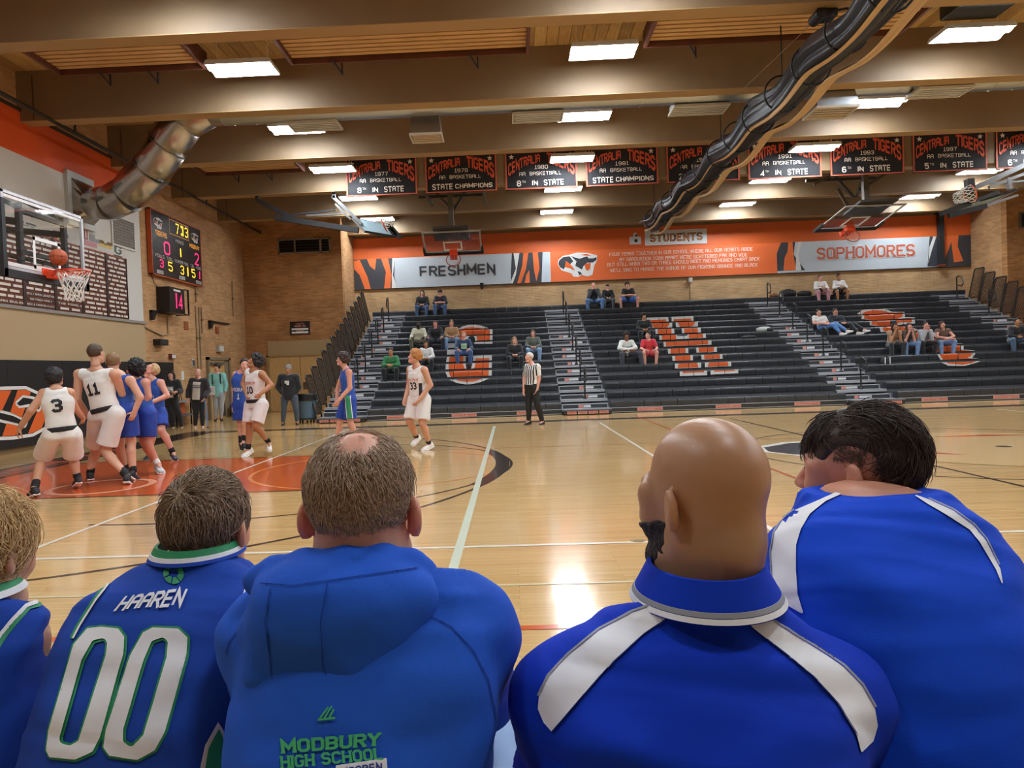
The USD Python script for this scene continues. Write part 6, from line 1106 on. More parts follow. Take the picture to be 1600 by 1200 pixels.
# ---------------------------------------------------------------- spectators on the bleachers
def seated(label, px, row, headpx, face=(0, -1, 0), s=.97, lean=0., open_=.14, arms='lap', yaw=0., legs=(0, 0), top='26272c', sleeve=1.9, bottom='2a3a5a', bl=1.92, kind='pants', **kw):
    """a figure on seat row `row` under picture column px; headpx: picture row of the head centre"""
    y = rowY(row)+.16; zs = rowZ(row); x = onY(px, headpx, y)[0]; hz = onY(px, headpx, y-lean*.55)[2]
    H = V3(x, y, zs+.10*s); T = max(.40, (hz-H[2]-.215*s)); sh = V3(x, y-lean*.5, H[2]+T)
    c_, s2 = math.cos(yaw), math.sin(yaw); r = V3(c_, s2, 0); fw = V3(s2, -c_, 0)          # left hand is at +x when facing the court
    fl = deckZ(row-1)
    J = dict(head=V3(x, y-lean*.62, sh[2]+.215*s)+kw.pop('tilt', V3(0, 0, 0)), face=V3(*face), shL=sh+r*.175*s, shR=sh-r*.175*s, hipL=H+r*.085*s, hipR=H-r*.085*s, bend=-fw*.05*lean*2)
    J['neck'] = sh
    for S, sg, lg in (('L', 1, legs[0]), ('R', -1, legs[1])):
        kn = H+r*sg*(.085+open_)*s+fw*.42*s+V3(0, 0, .03)+V3(lg*.18, 0, 0); an = V3(kn[0]-sg*.04+lg*.12, kn[1]-.06*(1 if lg == 0 else 2.0)+.10, fl+.085); J['kn'+S], J['an'+S], J['toe'+S] = kn, an, an+fw*.17*s+V3(sg*.03, 0, -.055)
        SHd = J['sh'+S]
        if arms == 'lap': J['el'+S] = SHd+V3(sg*.07, -.06, -.25*s); J['wr'+S] = H+r*sg*.05+fw*.26+V3(0, 0, .12)
        elif arms == 'knees': J['el'+S] = SHd+r*sg*.09+fw*.10+V3(0, 0, -.24*s); J['wr'+S] = kn+V3(-sg*.05, .02, .09)
        elif arms == 'face': J['el'+S] = kn+V3(-sg*.06, .12, .10); J['wr'+S] = J['head']+fw*.12+r*sg*.03+V3(0, 0, -.13)
        elif arms == 'phone': J['el'+S] = SHd+V3(sg*.08, -.10, -.24*s); J['wr'+S] = sh+fw*.28+r*sg*.04+V3(0, 0, -.22)
        elif arms == 'cross': J['el'+S] = SHd+r*sg*.06+fw*.10+V3(0, 0, -.25*s); J['wr'+S] = sh-r*sg*.10+fw*.20+V3(0, 0, -.22)
        elif arms == 'fold': J['el'+S] = SHd+r*sg*.10+fw*.14+V3(0, 0, -.20*s); J['wr'+S] = sh-r*sg*.06+fw*.32+V3(0, 0, -.27)
    J.update({k: v for k, v in kw.pop('J', {}).items()})
    return person(label, J, top=(top, 't', sleeve, kw.pop('hem', .03)), bottom=(bottom, kind, bl), s=s, h=.022, group=kw.pop('group', None), **kw)
JEAN, LJEAN = '3f5d86', '7f9cc0'
L = [
 ('long-haired spectator in black hoodie and jeans, left one of two on the top row', 660, 14, 461, dict(top='1b1b20', bottom=JEAN, hair=('long', '2a211d'), skin='pink', arms='lap', lean=.12)),
 ('spectator in dark plaid shirt looking at a phone, right one of two on the top row', 688, 14, 458, dict(top='26222e', sleeve=1.3, bottom=JEAN, hair=('mop', '3a251c'), skin='pink', arms='phone', lean=.22, face=(0, -.9, -.4))),
 ('grey-haired spectator in patterned dark jacket holding a camera, top row centre', 927, 14, 446, dict(top='2c2d35', bottom='5478ab', hair=('balding', 'cfc6bc'), skin='pink', arms='face', open_=.24, lean=.15)),
 ('spectator in black cap and black hoodie on the top row', 949, 14, 449, dict(top='17171a', bottom='3a4450', hair=('cap', '17171a'), skin='pink', arms='lap', s=.85, lean=.15)),
 ('dark-haired spectator in black tee and shorts with bare legs on the top row', 980, 14, 446, dict(top='1d1c20', sleeve=.8, bottom='2f62b8', kind='shorts', bl=.8, hair=('mop', '17141a'), skin='pink', arms='phone', lean=.3, open_=.28, tilt=V3(-.03, 0, 0), shoe='dcdad6')),
 ('cheerleader with pink leggings and white sleeves on the top row', 1280, 14, 435, dict(top='e0dedd', bottom='c98f96', hair=('bun', '6a4d3c'), skin='pink', arms='phone', s=.93, lean=.15, seed=2, vest=1)),
 ('cheerleader with a high bun and bare knees on the top row', 1309, 14, 433, dict(top='e0dedd', bottom='1c1a1e', kind='shorts', bl=.55, hair=('bun', '3a271e'), skin='tan', arms='phone', s=.95, lean=.15, stout=1.15, vest=1, shoe='e4e2e0')),
 ('spectator in cream sweater and black face covering on the left block', 655, 8, 519, dict(top='cfcdb6', bottom='6d6a55', hair=('crop', '161314'), skin='dark', arms='knees', stout=1.2, lean=.2, open_=.18, mask=1)),
 ('long red-brown haired spectator in black zip hoodie on the left block', 681, 8, 517, dict(top='222127', bottom='262b3c', hair=('long', '5a2f26'), skin='pink', arms='knees', lean=.15, open_=.22)),
 ('spectator in tan corduroy jacket and light jeans beside the letter C', 706, 8, 516, dict(top='a9825c', bottom=LJEAN, hair=('bun', '8a6a48'), skin='pink', arms='lap', s=.93, lean=.12)),
 ('short-haired spectator in navy jacket and jeans sitting inside the letter C', 725, 6, 530, dict(top='263c5e', bottom='3b5a90', hair=('short', 'b59a72'), skin='pink', arms='knees', stout=1.1, lean=.15, open_=.16, tee=1)),
 ('spectator in bright green jacket and black trousers near the left aisle', 612, 4, 560, dict(top='2c7a46', bottom='17171b', hair=('crop', '2b211c'), skin='tan', arms='phone', lean=.2)),
 ('spectator with long black hair and white top, behind red-haired number 33', 667, 5, 563, dict(top='dcdcdc', bottom='1c1c20', hair=('long', '191518'), skin='tan', arms='lap', s=.9, lean=.15)),
 ('spectator in black sweater with fair hair, left of the referee', 804, 5, 540, dict(top='1e1f25', bottom='1a1c24', hair=('long', '97795a'), skin='pink', arms='lap', lean=.12, s=.95)),
 ('long brown haired spectator in grey-green jacket and jeans behind the referee', 833, 6, 538, dict(top='5a6058', bottom=LJEAN, hair=('long', '4e3a2c'), skin='pink', arms='lap', s=.92, lean=.1)),
 ('spectator in all black with dark curly hair, left of the letter H', 1006, 8, 511, dict(top='18181c', bottom='18181c', hair=('curly', '1b1614'), skin='tan', arms='lap', lean=.1, s=.95)),
 ('spectator in open cream jacket over black, one knee up, left of the red shirt', 978, 5, 536, dict(top='d5d6d0', bottom='3d414d', hair=('curly', '1d1715'), skin='brown', arms='fold', lean=.25, legs=(.9, 0), shoe='e6e4e0')),
 ('spectator in red soccer shirt and red shorts, left of the letter H', 1012, 5, 531, dict(top='cc2b3a', sleeve=.8, bottom='c22c3c', kind='shorts', bl=.8, hair=('crop', '1a1514'), skin='pink', arms='knees', lean=.2, open_=.13, face=(-.75, -.65, 0), redtext=1)),
 ('dark-haired spectator in black jacket and jeans at the far right edge', 1583, 5, 523, dict(top='1d1f25', bottom='4a6480', hair=('crop', '1b1614'), skin='tan', arms='lap', lean=.3, open_=.2)),
 ('girl in tan top with hands over her mouth, first of four seated friends', 1393, 5, 531, dict(top='a98c70', sleeve=.35, bottom='2e3036', hair=('long', '1b1718'), skin='tan', arms='face', lean=.35, s=.93, shoe='e0dedb')),
 ('girl in glasses with a brown coat on her lap, second of four seated friends', 1415, 5, 534, dict(top='53463c', sleeve=.8, bottom='6f8fbc', hair=('long', '3a2a22'), skin='pink', arms='face', lean=.35, s=.9, shoe='e8e6e3')),
 ('girl in grey sweatshirt and black trousers, third of four seated friends', 1441, 5, 531, dict(top='a9adb4', bottom='17171a', hair=('bun', '2a1e1b'), skin='pink', arms='face', lean=.35, s=.93, shoe='e0dedb')),
 ('girl in brown vest with long hair leaning sideways, fourth of four seated friends', 1469, 5, 528, dict(top='6a5040', sleeve=.3, bottom='7295c4', hair=('long', '3c2622'), skin='pink', arms='fold', lean=.3, s=.95, tilt=V3(-.04, 0, 0), shoe='e6e4e1')),
]
for k, (lab, px_, row, hy, o_) in enumerate(L):
    vest, mask, tee, rt = (o_.pop(q, 0) for q in ('vest', 'mask', 'tee', 'redtext')); o_.setdefault('seed', k)
    p = seated(lab, px_, row, hy, **o_)
    if vest:
        for f_ in (True,): torso_print(p, sbox(-.15, -.25, .15, -.02), BLACK, 'vest', f_, at=.62, size=.04, lift=.008); torso_print(p, sbox(-.14, -.02, .14, .10), M('e6d9d4', .6), 'vest_band', f_, at=.62, size=.04, lift=.008); torso_print(p, ctext('TIGERS', .2, .05), M('c4624a', .6), 'lettering', f_, at=.67, size=.04, lift=.012)
    if mask: part(p['t'], 'face_mask', placed(trimesh.creation.icosphere(2, 1.0), p['HR']@np.diag([.062, .055, .06]), p['hc']+p['HR']@V3(0, .052, -.055)), BLACK, True)
    if tee: torso_print(p, sbox(-.10, -.08, .10, .10), M('a8cfa8', .6), 'shirt_print', True, at=.62, size=.04, lift=.008)
    if rt: torso_print(p, ctext('SOCCER', .20, .05), M('e0a070', .6), 'lettering', True, at=.64, size=.04, lift=.006)
# the two lounging boys
def lounge(label, px_, row, hy, topc, slv, botc, hairc, far, skin='pink', dx=.30):
    y = rowY(row)+.15; zs = rowZ(row); x = onY(px_, hy, y)[0]; hd = onY(px_, hy, y-.02); H = V3(x+.20*dx/.55, y-.05, zs+.10); sh = V3(hd[0]+.03, y, hd[2]-.20)
    r = V3(.98, -.10, 0); J = dict(head=hd, face=V3(.1, -1, 0), neck=sh, shL=sh+r*.17, shR=sh-r*.17+V3(0, 0, .02), hipL=H+V3(.07, -.03, 0), hipR=H-V3(.07, -.03, 0))
    J['elL'], J['elR'] = J['shL']+V3(.08, -.12, -.20), J['shR']+V3(-.07, -.10, -.20); J['wrL'], J['wrR'] = sh+V3(-.08, -.25, -.20), sh+V3(.10, -.25, -.22)
    J['knL'], J['knR'] = H+V3(.36, -.20, .08), H+V3(.26, -.28, .02); fl = rowZ(row-1); J['anL'], J['anR'] = H+V3(dx+.32, -.50, -.20), H+V3(dx+.10, -.50, -.28)
    for S in 'LR': J['toe'+S] = J['an'+S]+V3(.13, -.08, .06)
    return person(label, J, top=(topc, 't', slv, .03), bottom=(botc, 'pants', 1.92), skin=skin, hair=('cap' if 0 else 'short', hairc), s=.95, h=.022, seed=far, shoe='dad8d4')
lounge('boy in white tee and blue jeans lounging with arms crossed on the right block', 1279, 8, 488, 'd8d6d2', .7, '4f7db8', '1f1a18', 1)
lounge('boy in dark navy hoodie lounging beside the one in the white tee', 1305, 8, 487, '1c2130', 1.9, '17191f', '2a2620', 2)
# ================================================================ THE BENCH IN FRONT OF THE CAMERA
def pxl(px, py, Y): return onY(px, py, Y)
def cam_print(mesh, g, lift=.003, step=5., first=True):
    """flat print on a garment: a traced outline laid onto the cloth it is printed on"""
    P3, F = tess(g, step)
    if not len(F): return None
    dr = np.array([ray(x, y) for x, y, _ in P3]); dr /= np.linalg.norm(dr, axis=1, keepdims=True)
    return _drape2(mesh, np.broadcast_to(EYE, dr.shape).copy(), dr, F, lift)
def _drape2(mesh, src, dr, F, lift):
    loc, ri, ti = mesh.ray.intersects_location(src, dr, multiple_hits=False); V = np.zeros_like(src); ok = np.zeros(len(src), bool); V[ri] = loc+mesh.face_normals[ti]*lift; ok[ri] = True
    F = F[ok[F].all(1)]
    if not len(F): return None
    e = np.max([np.linalg.norm(V[F[:, i]]-V[F[:, (i+1) % 3]], axis=1) for i in range(3)], axis=0); m = trimesh.Trimesh(V, F[e < .05], process=False); m.remove_unreferenced_vertices(); return m
def zp(s, ox, oy, k): return Polygon([(ox+x/k, oy+y/k) for x, y in pxpoly(s)]).buffer(0)
def zl(s, ox, oy, k, w): return LineString([(ox+x/k, oy+y/k) for x, y in pxpoly(s)]).buffer(w/2)
def smooth(g, r): return g.buffer(r).buffer(-2*r).buffer(r)
def quad_text(s, tl, tr, br, bl, ox, oy, k, **kw):
    from shapely.ops import transform
    g = fit(s, 0, 0, 1, 1, **kw).segmentize(.08); tl, tr, br, bl = [np.array(q, float)/k+[ox, oy] for q in (tl, tr, br, bl)]
    def f(x, y, z=None): x, y = np.asarray(x), np.asarray(y); p = [(bl[i]*(1-x)+br[i]*x)*(1-y)+(tl[i]*(1-x)+tr[i]*x)*y for i in (0, 1)]; return p[0], p[1]
    return transform(f, g)
def pr(parent, mesh, g, mat, name, lift=.003, step=5.):
    m = cam_print(mesh, g, lift, step)
    if m is not None and len(m.faces): part(parent, name, m, mat, True)
def strands(parent, hc, HR, s, n, mask, flow, length, col, width=.0016, lift=.10, jit=.25, seed=0, name='hair_strands', grow=1.0, clump=.3):
    """combed hair: curves that start on the scalp and follow it"""
    r = np.random.default_rng(seed); d = r.normal(size=(n*4, 3)); d /= np.linalg.norm(d, axis=1, keepdims=True); d = d[r.random(len(d)) < mask(d)][:n]; k = len(d)
    E_ = np.array([.0765, .0955, .0875])*s*grow; c = np.array([0, -.014, .034])*s; f = flow(d); f = f-d*(f*d).sum(1, keepdims=True); f /= np.linalg.norm(f, axis=1, keepdims=True)+1e-6
    f = f+r.normal(0, jit, f.shape); L = (length(d)*(.7+.6*r.random(k)))/(.088*s); lf = lift*(.5+r.random(k)); NP = 6; P = []
    cw = r.normal(0, .07, (k, 3)); nz_ = usdkit.meshkit.noise; cw += clump*(np.stack([nz_(d*7+seed+9*q_, q_) for q_ in range(3)], 1)-.5); lf = lf*(1-clump*.6+clump*1.6*nz_(d*6+seed*2., 7))
    for i in range(NP):
        t_ = i/(NP-1); q = d+f*(L*t_)[:, None]+cw*(t_*t_); q /= np.linalg.norm(q, axis=1, keepdims=True); off = lf*(np.minimum(L, 1.2))*t_*(1.35-.75*t_)*1.4; P.append(c+q*E_*(1+off)[:, None])
    P = np.stack(P, 1)@HR.T+hc; path = parent.path+'/'+numbered(parent.path, name); b = UsdGeom.BasisCurves.Define(stage, path)
    b.CreateTypeAttr('linear'); b.CreatePointsAttr(Vt.Vec3fArray.FromNumpy((P.reshape(-1, 3)-parent.loc).astype(np.float32))); b.CreateCurveVertexCountsAttr(Vt.IntArray.FromNumpy(np.full(k, NP, np.int32)))
    w = np.tile(np.array([1, 1, .95, .85, .65, .3])*width, k).astype(np.float32); b.CreateWidthsAttr(Vt.FloatArray.FromNumpy(w)); b.SetWidthsInterpolation('vertex')
    UsdShade.MaterialBindingAPI.Apply(b.GetPrim()).Bind(col); b.GetPrim().SetCustomDataByKey('kind', 'stuff')
def sitter(label, hc, face, s, sec, shL, shR, elL, elR, wrL, wrR, hip, skin, wide=1., neck=.062, tilt=(0, 0, 1), arm=.062, ears=True, sleeve=1.9, shirt=None, pants='23252c', seedn=0, knees=None, bulge=(), nl=None, nls=.42):
    """sec: trunk sections (px, py, Y, half width in px, half depth in m) from the neck down"""
    hc = pxl(*hc); HR = frame(face, tilt); t = thing('person', label, 'person', (hip[0], hip[1], 0)); hip = np.array(hip, float)
    C = [pxl(*q[:3]) for q in sec]; rx = [q[3]*q[2]/FPX for q in sec]; ry = [q[4] for q in sec]; C.append(hip+[0, 0, .02]); rx.append(rx[-1]*.92); ry.append(.12); U = [V3(1, 0, 0)]*len(C)
    J = {k: pxl(*v) for k, v in dict(shL=shL, shR=shR, elL=elL, elR=elR, wrL=wrL, wrR=wrR).items()}
    kn = knees or [hip+V3(-.17, .46, .02), hip+V3(.17, .46, .02)]; an = [np.array([k_[0]*.9+hip[0]*.1, k_[1]-.05, .08]) for k_ in kn]
    nb, ht = C[0], hc+HR@V3(0, -.03, -.06)*s
    def trunk(f, d, arms, k=.04):
        f.spine(C, U, [a+d for a in rx], [a+d for a in ry], k)
        for S in 'LR':
            a, b = J['sh'+S], J['el'+S]; f.cap(C[1]*.45+a*.55, a, arm*.95+d, arm+d, .06); e = a+(b-a)*min(1, arms); f.cap(a, e, arm+d, arm*.84+d, .05, [] if arms >= 1 else [(e, b-a)])
            if arms > 1: e = b+(J['wr'+S]-b)*min(1, arms-1); f.cap(b, e, arm*.84+d, arm*.60+d, .03, [] if d < 0 else [(e, J['wr'+S]-b)])
        for c, r in bulge: f.ell(pxl(*c), r, None, .05)
    def necks(f, g=0., k=.035): f.cap(nb+V3(0, 0, -.05), ht, neck*1.06+g, neck+g, k); f.cap(nb+V3(0, .01, -.02), hc+HR@V3(0, .005, -.10)*s, neck*.9+g, neck*.76+g, k)
    allp = np.array(C+list(J.values())+kn+an+[hc]); lo, hi = allp.min(0)-.2, allp.max(0)+.2; lo[2] = -.02
    f = Field(lo, hi, .0105); trunk(f, -.022, 2.0); necks(f)
    for k_, a_, sg in zip(kn, an, (-1, 1)): f.cap(hip+V3(sg*.09, 0, 0), k_, .080, .055, .05); f.cap(k_, a_, .055, .036, .03); f.cap(a_, a_+V3(0, .14, -.05), .036, .024, .02)
    bits = [f.mesh()]
    f = Field(hc-.20*s, hc+.20*s, .005); head_into(f, hc, HR, s, ears, wide); necks(f); f.add(lambda P: (hc[2]-.15*s)-P[..., 2], hc-.3, hc+V3(.3, .3, -.14*s), .004, cut=True) if False else None; bits.append(f.mesh())
    for S, sd in (('L', -1), ('R', 1)): bits.append(placed(hand_mesh(1, 1.0, sd), aim(J['wr'+S]-J['el'+S], V3(-sd, .2, -.4)), J['wr'+S], 1.0))
    part(t, 'body', cat(bits), skin, True)
    for sd in (-1, 1):
        c = hc+HR@V3(sd*.031*wide, .0765, 0)*s; part(t, 'eye', trimesh.creation.icosphere(2, .0118*s).apply_translation(c), EYE_W, True); part(t, 'pupil', trimesh.creation.icosphere(2, .0065*s).apply_translation(c+HR@V3(0, .0068, 0)*s), EYE_D, True)
    part(t, 'lips', tube([hc+HR@V3(-.018, .090, -.069)*s, hc+HR@V3(0, .0955, -.069)*s, hc+HR@V3(.018, .090, -.069)*s], .0058*s, 6), LIPM, True)
    f = Field(lo, hi, .008); trunk(f, 0, sleeve if sleeve > 0 else 0.01); top_ = nb+V3(0, 0, .012)
    if sleeve == 0:
        f = Field(lo, hi, .008); f.spine(C, U, rx, ry, .04)
        for S in 'LR':
            a = J['sh'+S]; f.cap(C[1]*.5+a*.5, C[1]*.12+a*.88, arm*.95, arm*.98, .06, [(C[1]*.10+a*.90, a-C[1]+V3(0, 0, -.02))])
    necks(f, .011, .05); zn = nb[2]+.02 if nl is None else pxl(*nl)[2]; yb = nb[1]-neck-.01
    yy = f.lo[1]+f.h*np.arange(f.n[1]); zz = f.lo[2]+f.h*np.arange(f.n[2]); cutp = (zz[None, :]-zn+nls*(yy[:, None]-yb))/1.085; low = hip[2]-.06-zz[None, :]
    f.F = np.maximum(f.F, np.maximum(cutp, low)[None].astype(np.float32))
    m = f.mesh(); v = m.vertices; nz = usdkit.meshkit
    m.vertices = v+m.vertex_normals*(.016*(nz.fbm(v*[5, 5, 9]+seedn*3.1, 3, seedn)-.5)+.007*(nz.noise(v*[9, 9, 26]+[0, 0, 3.*seedn], seedn)-.5))[:, None]
    shirt_part = part(t, 'shirt' if sleeve else 'jersey', m, shirt, True)
    f = Field(lo, hi, .02)
    for k_, a_, sg in zip(kn, an, (-1, 1)): f.cap(hip+V3(sg*.09, 0, 0), k_, .096, .070, .06); f.cap(k_, a_, .070, .055, .03, [(a_+V3(0, 0, .02), V3(0, 0, -1))])
    f.spine([hip+V3(0, 0, -.06), hip+V3(0, .02, .10)], [V3(1, 0, 0)]*2, [.17, .165], [.12, .115], .05); part(t, 'trousers', f.mesh(), M(pants, .8, sheen=.2), True)
    for a_ in an:
        f = Field(a_-.22, a_+.26, .011); b_ = a_-[0, 0, .03]; f.spine([b_+[0, -.05, 0], b_+[0, .05, 0], b_+[0, .14, -.012], b_+[0, .19, -.018]], [V3(1, 0, 0)]*4, [.038, .042, .046, .032], [.045, .042, .030, .022], .02, [(V3(0, 0, .004), V3(0, 0, -1))]); part(t, 'shoe', f.mesh(), WHITE, True)
    return dict(t=t, m=m, hc=hc, HR=HR, s=s, nb=nb, ht=ht, shirt=shirt_part, C=C)
def collar(p, top, bot, drop, mat, c=None, open_=.5, stripes=()):
    """folded collar: a band around the neck, open at the throat; radii (across, deep) at the top and bottom edges"""
    c = p['nb'] if c is None else c; a = np.linspace(-np.pi+open_, np.pi-open_, 60)-np.pi/2
    def ring_(f, grow=0.): return np.stack([c[0]+(top[0]*(1-f)+bot[0]*f+grow)*np.cos(a), c[1]+(top[1]*(1-f)+bot[1]*f+grow)*np.sin(a), np.full(len(a), c[2]+.018-drop*f)-.012*np.sin(a)*0], 1)
    def band(f0, f1, g0, name, mt):
        rows = [ring_(f0+(f1-f0)*q, g0) for q in np.linspace(0, 1, 5)]+[ring_(f0+(f1-f0)*q, g0-.006) for q in np.linspace(1, 0, 5)]; k, n = len(rows), len(a); V = np.vstack(rows); ii, jj = np.meshgrid(np.arange(k), np.arange(n-1), indexing='ij'); i2 = (ii+1) % k
        part(p['t'], name, (V, np.stack([ii*n+jj, ii*n+jj+1, i2*n+jj+1, i2*n+jj], -1).reshape(-1, 4)), mt, 50)
    band(0, 1, 0, 'collar', mat)
    for f0, f1, mt in stripes: band(f0, f1, .0015, 'collar_stripe', mt)
def blue(c, b=.12): return M(c, .8, spec=.15, sheen=.02, bump=b*.3, bscale=420)
SK = dict(man=M('c98f78', .5, sss=.2, grain=.08, gscale=14), bald=M('b08564', .38, spec=.5, sss=.15, grain=.07, gscale=9), boy=M('c98d74', .5, sss=.2, grain=.05, gscale=12), blond=M('c4937c', .5, sss=.2, grain=.05, gscale=12))
HAIRM = {k: M(c, .5, spec=.35, grain=.35, gscale=160) for k, c in dict(grey='a08a74', brown='86705a', dark='3c3029', blond='c9a878').items()}
WHT, GREEN, GREY = M('dfe0e4', .7, sheen=.1), M('1f8a58', .6), M('8c8f96', .6)
def shell(p, mat, g, clip, noise_=.006, name='hair', fr=40, ear=(.03, .040, .048), bald=None):
    """the close hair mass under the strands"""
    hc, HR, s = p['hc'], p['HR'], p['s']; f = Field((-.15, -.19, -.16), (.15, .15, .19), .007)
    def fn(P): q = (P-[0, -.014, .034])/[.075+g, .094+g, .086+g]; return (np.linalg.norm(q, axis=-1)-1)*.085-noise_*(usdkit.meshkit.noise(P*fr, 5)-.5)
    f.add(fn, (-.11, -.14, -.1), (.11, .12, .15), .001, [(np.array(a, float), np.array(b, float)) for a, b in clip])
    for q in (-1, 1): f.ell((q*.088, -.004, -.022), ear, None, .008, cut=True)
    if bald: f.ell(bald[0], bald[1], None, .01, cut=True)
    part(p['t'], name, placed(f.mesh(), HR, hc, s), mat, True)

# --- player 00
HM = blue('1f45a4')
p = sitter('player in blue number 00 jersey on the bench, seen from behind', (325, 826, 1.37), (.05, 1, -.05), .90, [(318, 896, 1.36, 62, .062), (306, 925, 1.33, 122, .09), (286, 985, 1.28, 178, .115), (248, 1085, 1.22, 178, .13), (215, 1200, 1.17, 172, .135)],
  (168, 975, 1.40), (392, 940, 1.40), (110, 1130, 1.62), (430, 1120, 1.62), (200, 1150, 1.85), (330, 1150, 1.85), (-.62, 1.16, .53), SK['boy'], nl=(318, 862, 1.31), sleeve=0, shirt=HM, pants='2a3f9a', seedn=1, arm=.052, neck=.056)
O = (0, 720, 2.5); Z = p['m']; T = p['t']
z1 = smooth(zp('345,655 400,648 470,655 495,690 490,760 400,1080 370,1140 300,1170 200,1160 185,1130 195,1050 290,720', *O).difference(zp('410,700 420,715 415,760 310,1090 280,1110 245,1100 245,1080 330,780 370,710', *O)), 5)
z2 = smooth(zp('600,650 700,655 740,690 735,760 650,1060 610,1130 540,1170 430,1155 405,1120 415,1050 510,760 560,670', *O).difference(zp('640,695 655,710 650,770 560,1070 520,1110 490,1095 490,1050 570,780 600,710', *O)), 5)
for g in (z1, z2): pr(T, Z, g.buffer(2.2), GREEN, 'number_outline', .0025); pr(T, Z, g.buffer(-1.6), WHT, 'number', .0045)
pr(T, Z, quad_text('HAAREN', (500, 525), (742, 490), (705, 582), (440, 600), *O, stroke=1.3, gap=.6), WHT, 'lettering', .004, 3)
lg = Point(680/2.5, 720+445/2.5).buffer(16).difference(Point(680/2.5, 720+440/2.5).buffer(7.5)); lg = lg.difference(unary_union([LineString([(272, 897), (272+30*math.cos(a), 897+30*math.sin(a))]).buffer(.8) for a in np.arange(7)*.9])); pr(T, Z, lg, GREEN, 'emblem', .003, 3)
pr(T, Z, zl('438,458 370,545 310,640 284,690', *O, 6), GREEN, 'armhole_trim', .002, 3); pr(T, Z, zl('446,462 378,549 318,644 292,694', *O, 3), WHT, 'armhole_trim', .004, 3)
pr(T, Z, zl('985,432 970,490 950,556', *O, 9), WHT, 'armhole_trim', .002, 3); pr(T, Z, zl('996,434 981,492 962,556', *O, 5), GREEN, 'armhole_trim', .004, 3)
pr(T, Z, zp('850,1020 800,1110 780,1200 905,1200 890,1120 870,1050', *O), WHT, 'side_panel', .002); pr(T, Z, zp('852,1045 812,1120 798,1200 890,1200 880,1120', *O), GREEN, 'side_panel', .004)
collar(p, (.074, .080), (.086, .094), .024, GREEN, c=p['nb']+V3(0, -.020, .050), open_=.7, stripes=[(.45, .75, WHT), (.75, 1.0, blue('2446a8'))])
shell(p, HAIRM['brown'], .003, [((0, .06, .05), (0, .75, -.66)), ((0, 0, -.075), (0, 0, -1))])
up = lambda d: np.tile([0, -.35, -1.], (len(d), 1))+d*[1.2, .3, 0]
strands(T, p['hc'], p['HR'], p['s'], 5200, lambda d: ((d[:, 1] < .62+.0*d[:, 2]) & (d[:, 2] > -.88) & ~((np.abs(d[:, 0]) > .62) & (d[:, 2] < -.2) & (d[:, 1] > -.15))).astype(float), lambda d: (lambda w: (1-w)*up(d)+w*np.stack([np.sin(d[:, 0]*6+2)*.8, .5-d[:, 1], .2-0*d[:, 0]], 1))(np.clip((d[:, 2:]-.25)/.6, 0, 1)), lambda d: np.where(d[:, 2] > .1, .052, .024), HAIRM['brown'], .0017, .15, .30, 1, grow=1.02, clump=.75)

# --- balding man in the blue hoodie
HO = blue('2257c4', .25)
p = sitter('balding man in bright blue hooded sweatshirt on the bench, seen from behind', (567, 797, 1.13), (.03, 1, -.02), 1.04, [(572, 905, 1.12, 95, .085), (577, 935, 1.10, 150, .10), (578, 1000, 1.08, 196, .125), (574, 1085, 1.05, 206, .14), (566, 1200, 1.02, 206, .15)],
  (424, 995, 1.12), (733, 988, 1.13), (400, 1150, 1.28), (752, 1085, 1.32), (500, 1120, 1.55), (650, 1120, 1.55), (-.23, 1.0, .53), SK['man'], nl=(572, 885, 1.05), sleeve=1.9, shirt=HO, pants='8fa9cc', seedn=2, arm=.070, neck=.068, wide=1.0,
  knees=[V3(-.42, 1.50, .55), V3(-.03, 1.52, .60)])
O = (340, 650, 2.182); Z = p['m']; T = p['t']
hd = [(405, 908), (430, 893), (480, 880), (540, 874), (600, 872), (640, 880), (660, 896)]
f = Field((-.55, .80, .9), (.05, 1.35, 1.2), .006); pts = [pxl(*q, 1.035+.03*abs(i-3)/3) for i, q in enumerate(hd)]; pts = [pxl(412, 918, 1.08)]+pts+[pxl(664, 905, 1.09)]
for a, b in zip(pts, pts[1:]): f.cap(a, b, .021, None, .015)
fr_ = [pxl(500, 880, 1.24), pxl(468, 890, 1.18), pxl(440, 905, 1.10)]; fl_ = [pxl(630, 872, 1.24), pxl(648, 884, 1.17), pxl(655, 900, 1.09)]
for q in (fr_, fl_):
    for a, b in zip(q, q[1:]): f.cap(a, b, .018, None, .03)
H2 = [((418, 925), .020), ((402, 985), .022), ((415, 1050), .024), ((455, 1090), .026), ((505, 1088), .026), ((560, 1050), .026), ((612, 1000), .024), ((655, 935), .022)]
hp = [pxl(*q, .985 if 1 < i < 6 else 1.02) for i, (q, r) in enumerate(H2)]
for i in range(len(hp)-1): f.cap(hp[i], hp[i+1], H2[i][1], H2[i+1][1], .03)
f.ell(pxl(515, 985, .985), (.105, .050, .088), None, .04); f.ell(pxl(590, 945, 1.01), (.075, .045, .06), None, .04); f.ell(pxl(460, 960, 1.0), (.05, .045, .07), None, .04)
hm = f.mesh(); hm.vertices += hm.vertex_normals*(.010*(usdkit.meshkit.fbm(hm.vertices*[9, 9, 14], 3, 4)-.5))[:, None]; part(T, 'hood', hm, HO, True)
HOD = blue('173a92')
both = cat([hm, Z])
for s_ in ('375,575 352,700 360,850 402,975', '182,590 164,700 190,905'): pr(T, hm, zl(s_, *O, 1.6), HOD, 'seam', .002, 4)
pr(T, hm, zl('150,572 260,580 400,560 540,540 680,520', *O, 1.6), HOD, 'seam', .002, 4)
for s_ in ('700,670 800,725 870,800 920,900 950,1040', '120,705 70,735 42,770 30,810'): pr(T, Z, zl(s_, *O, 1.8), HOD, 'seam', .002, 4)
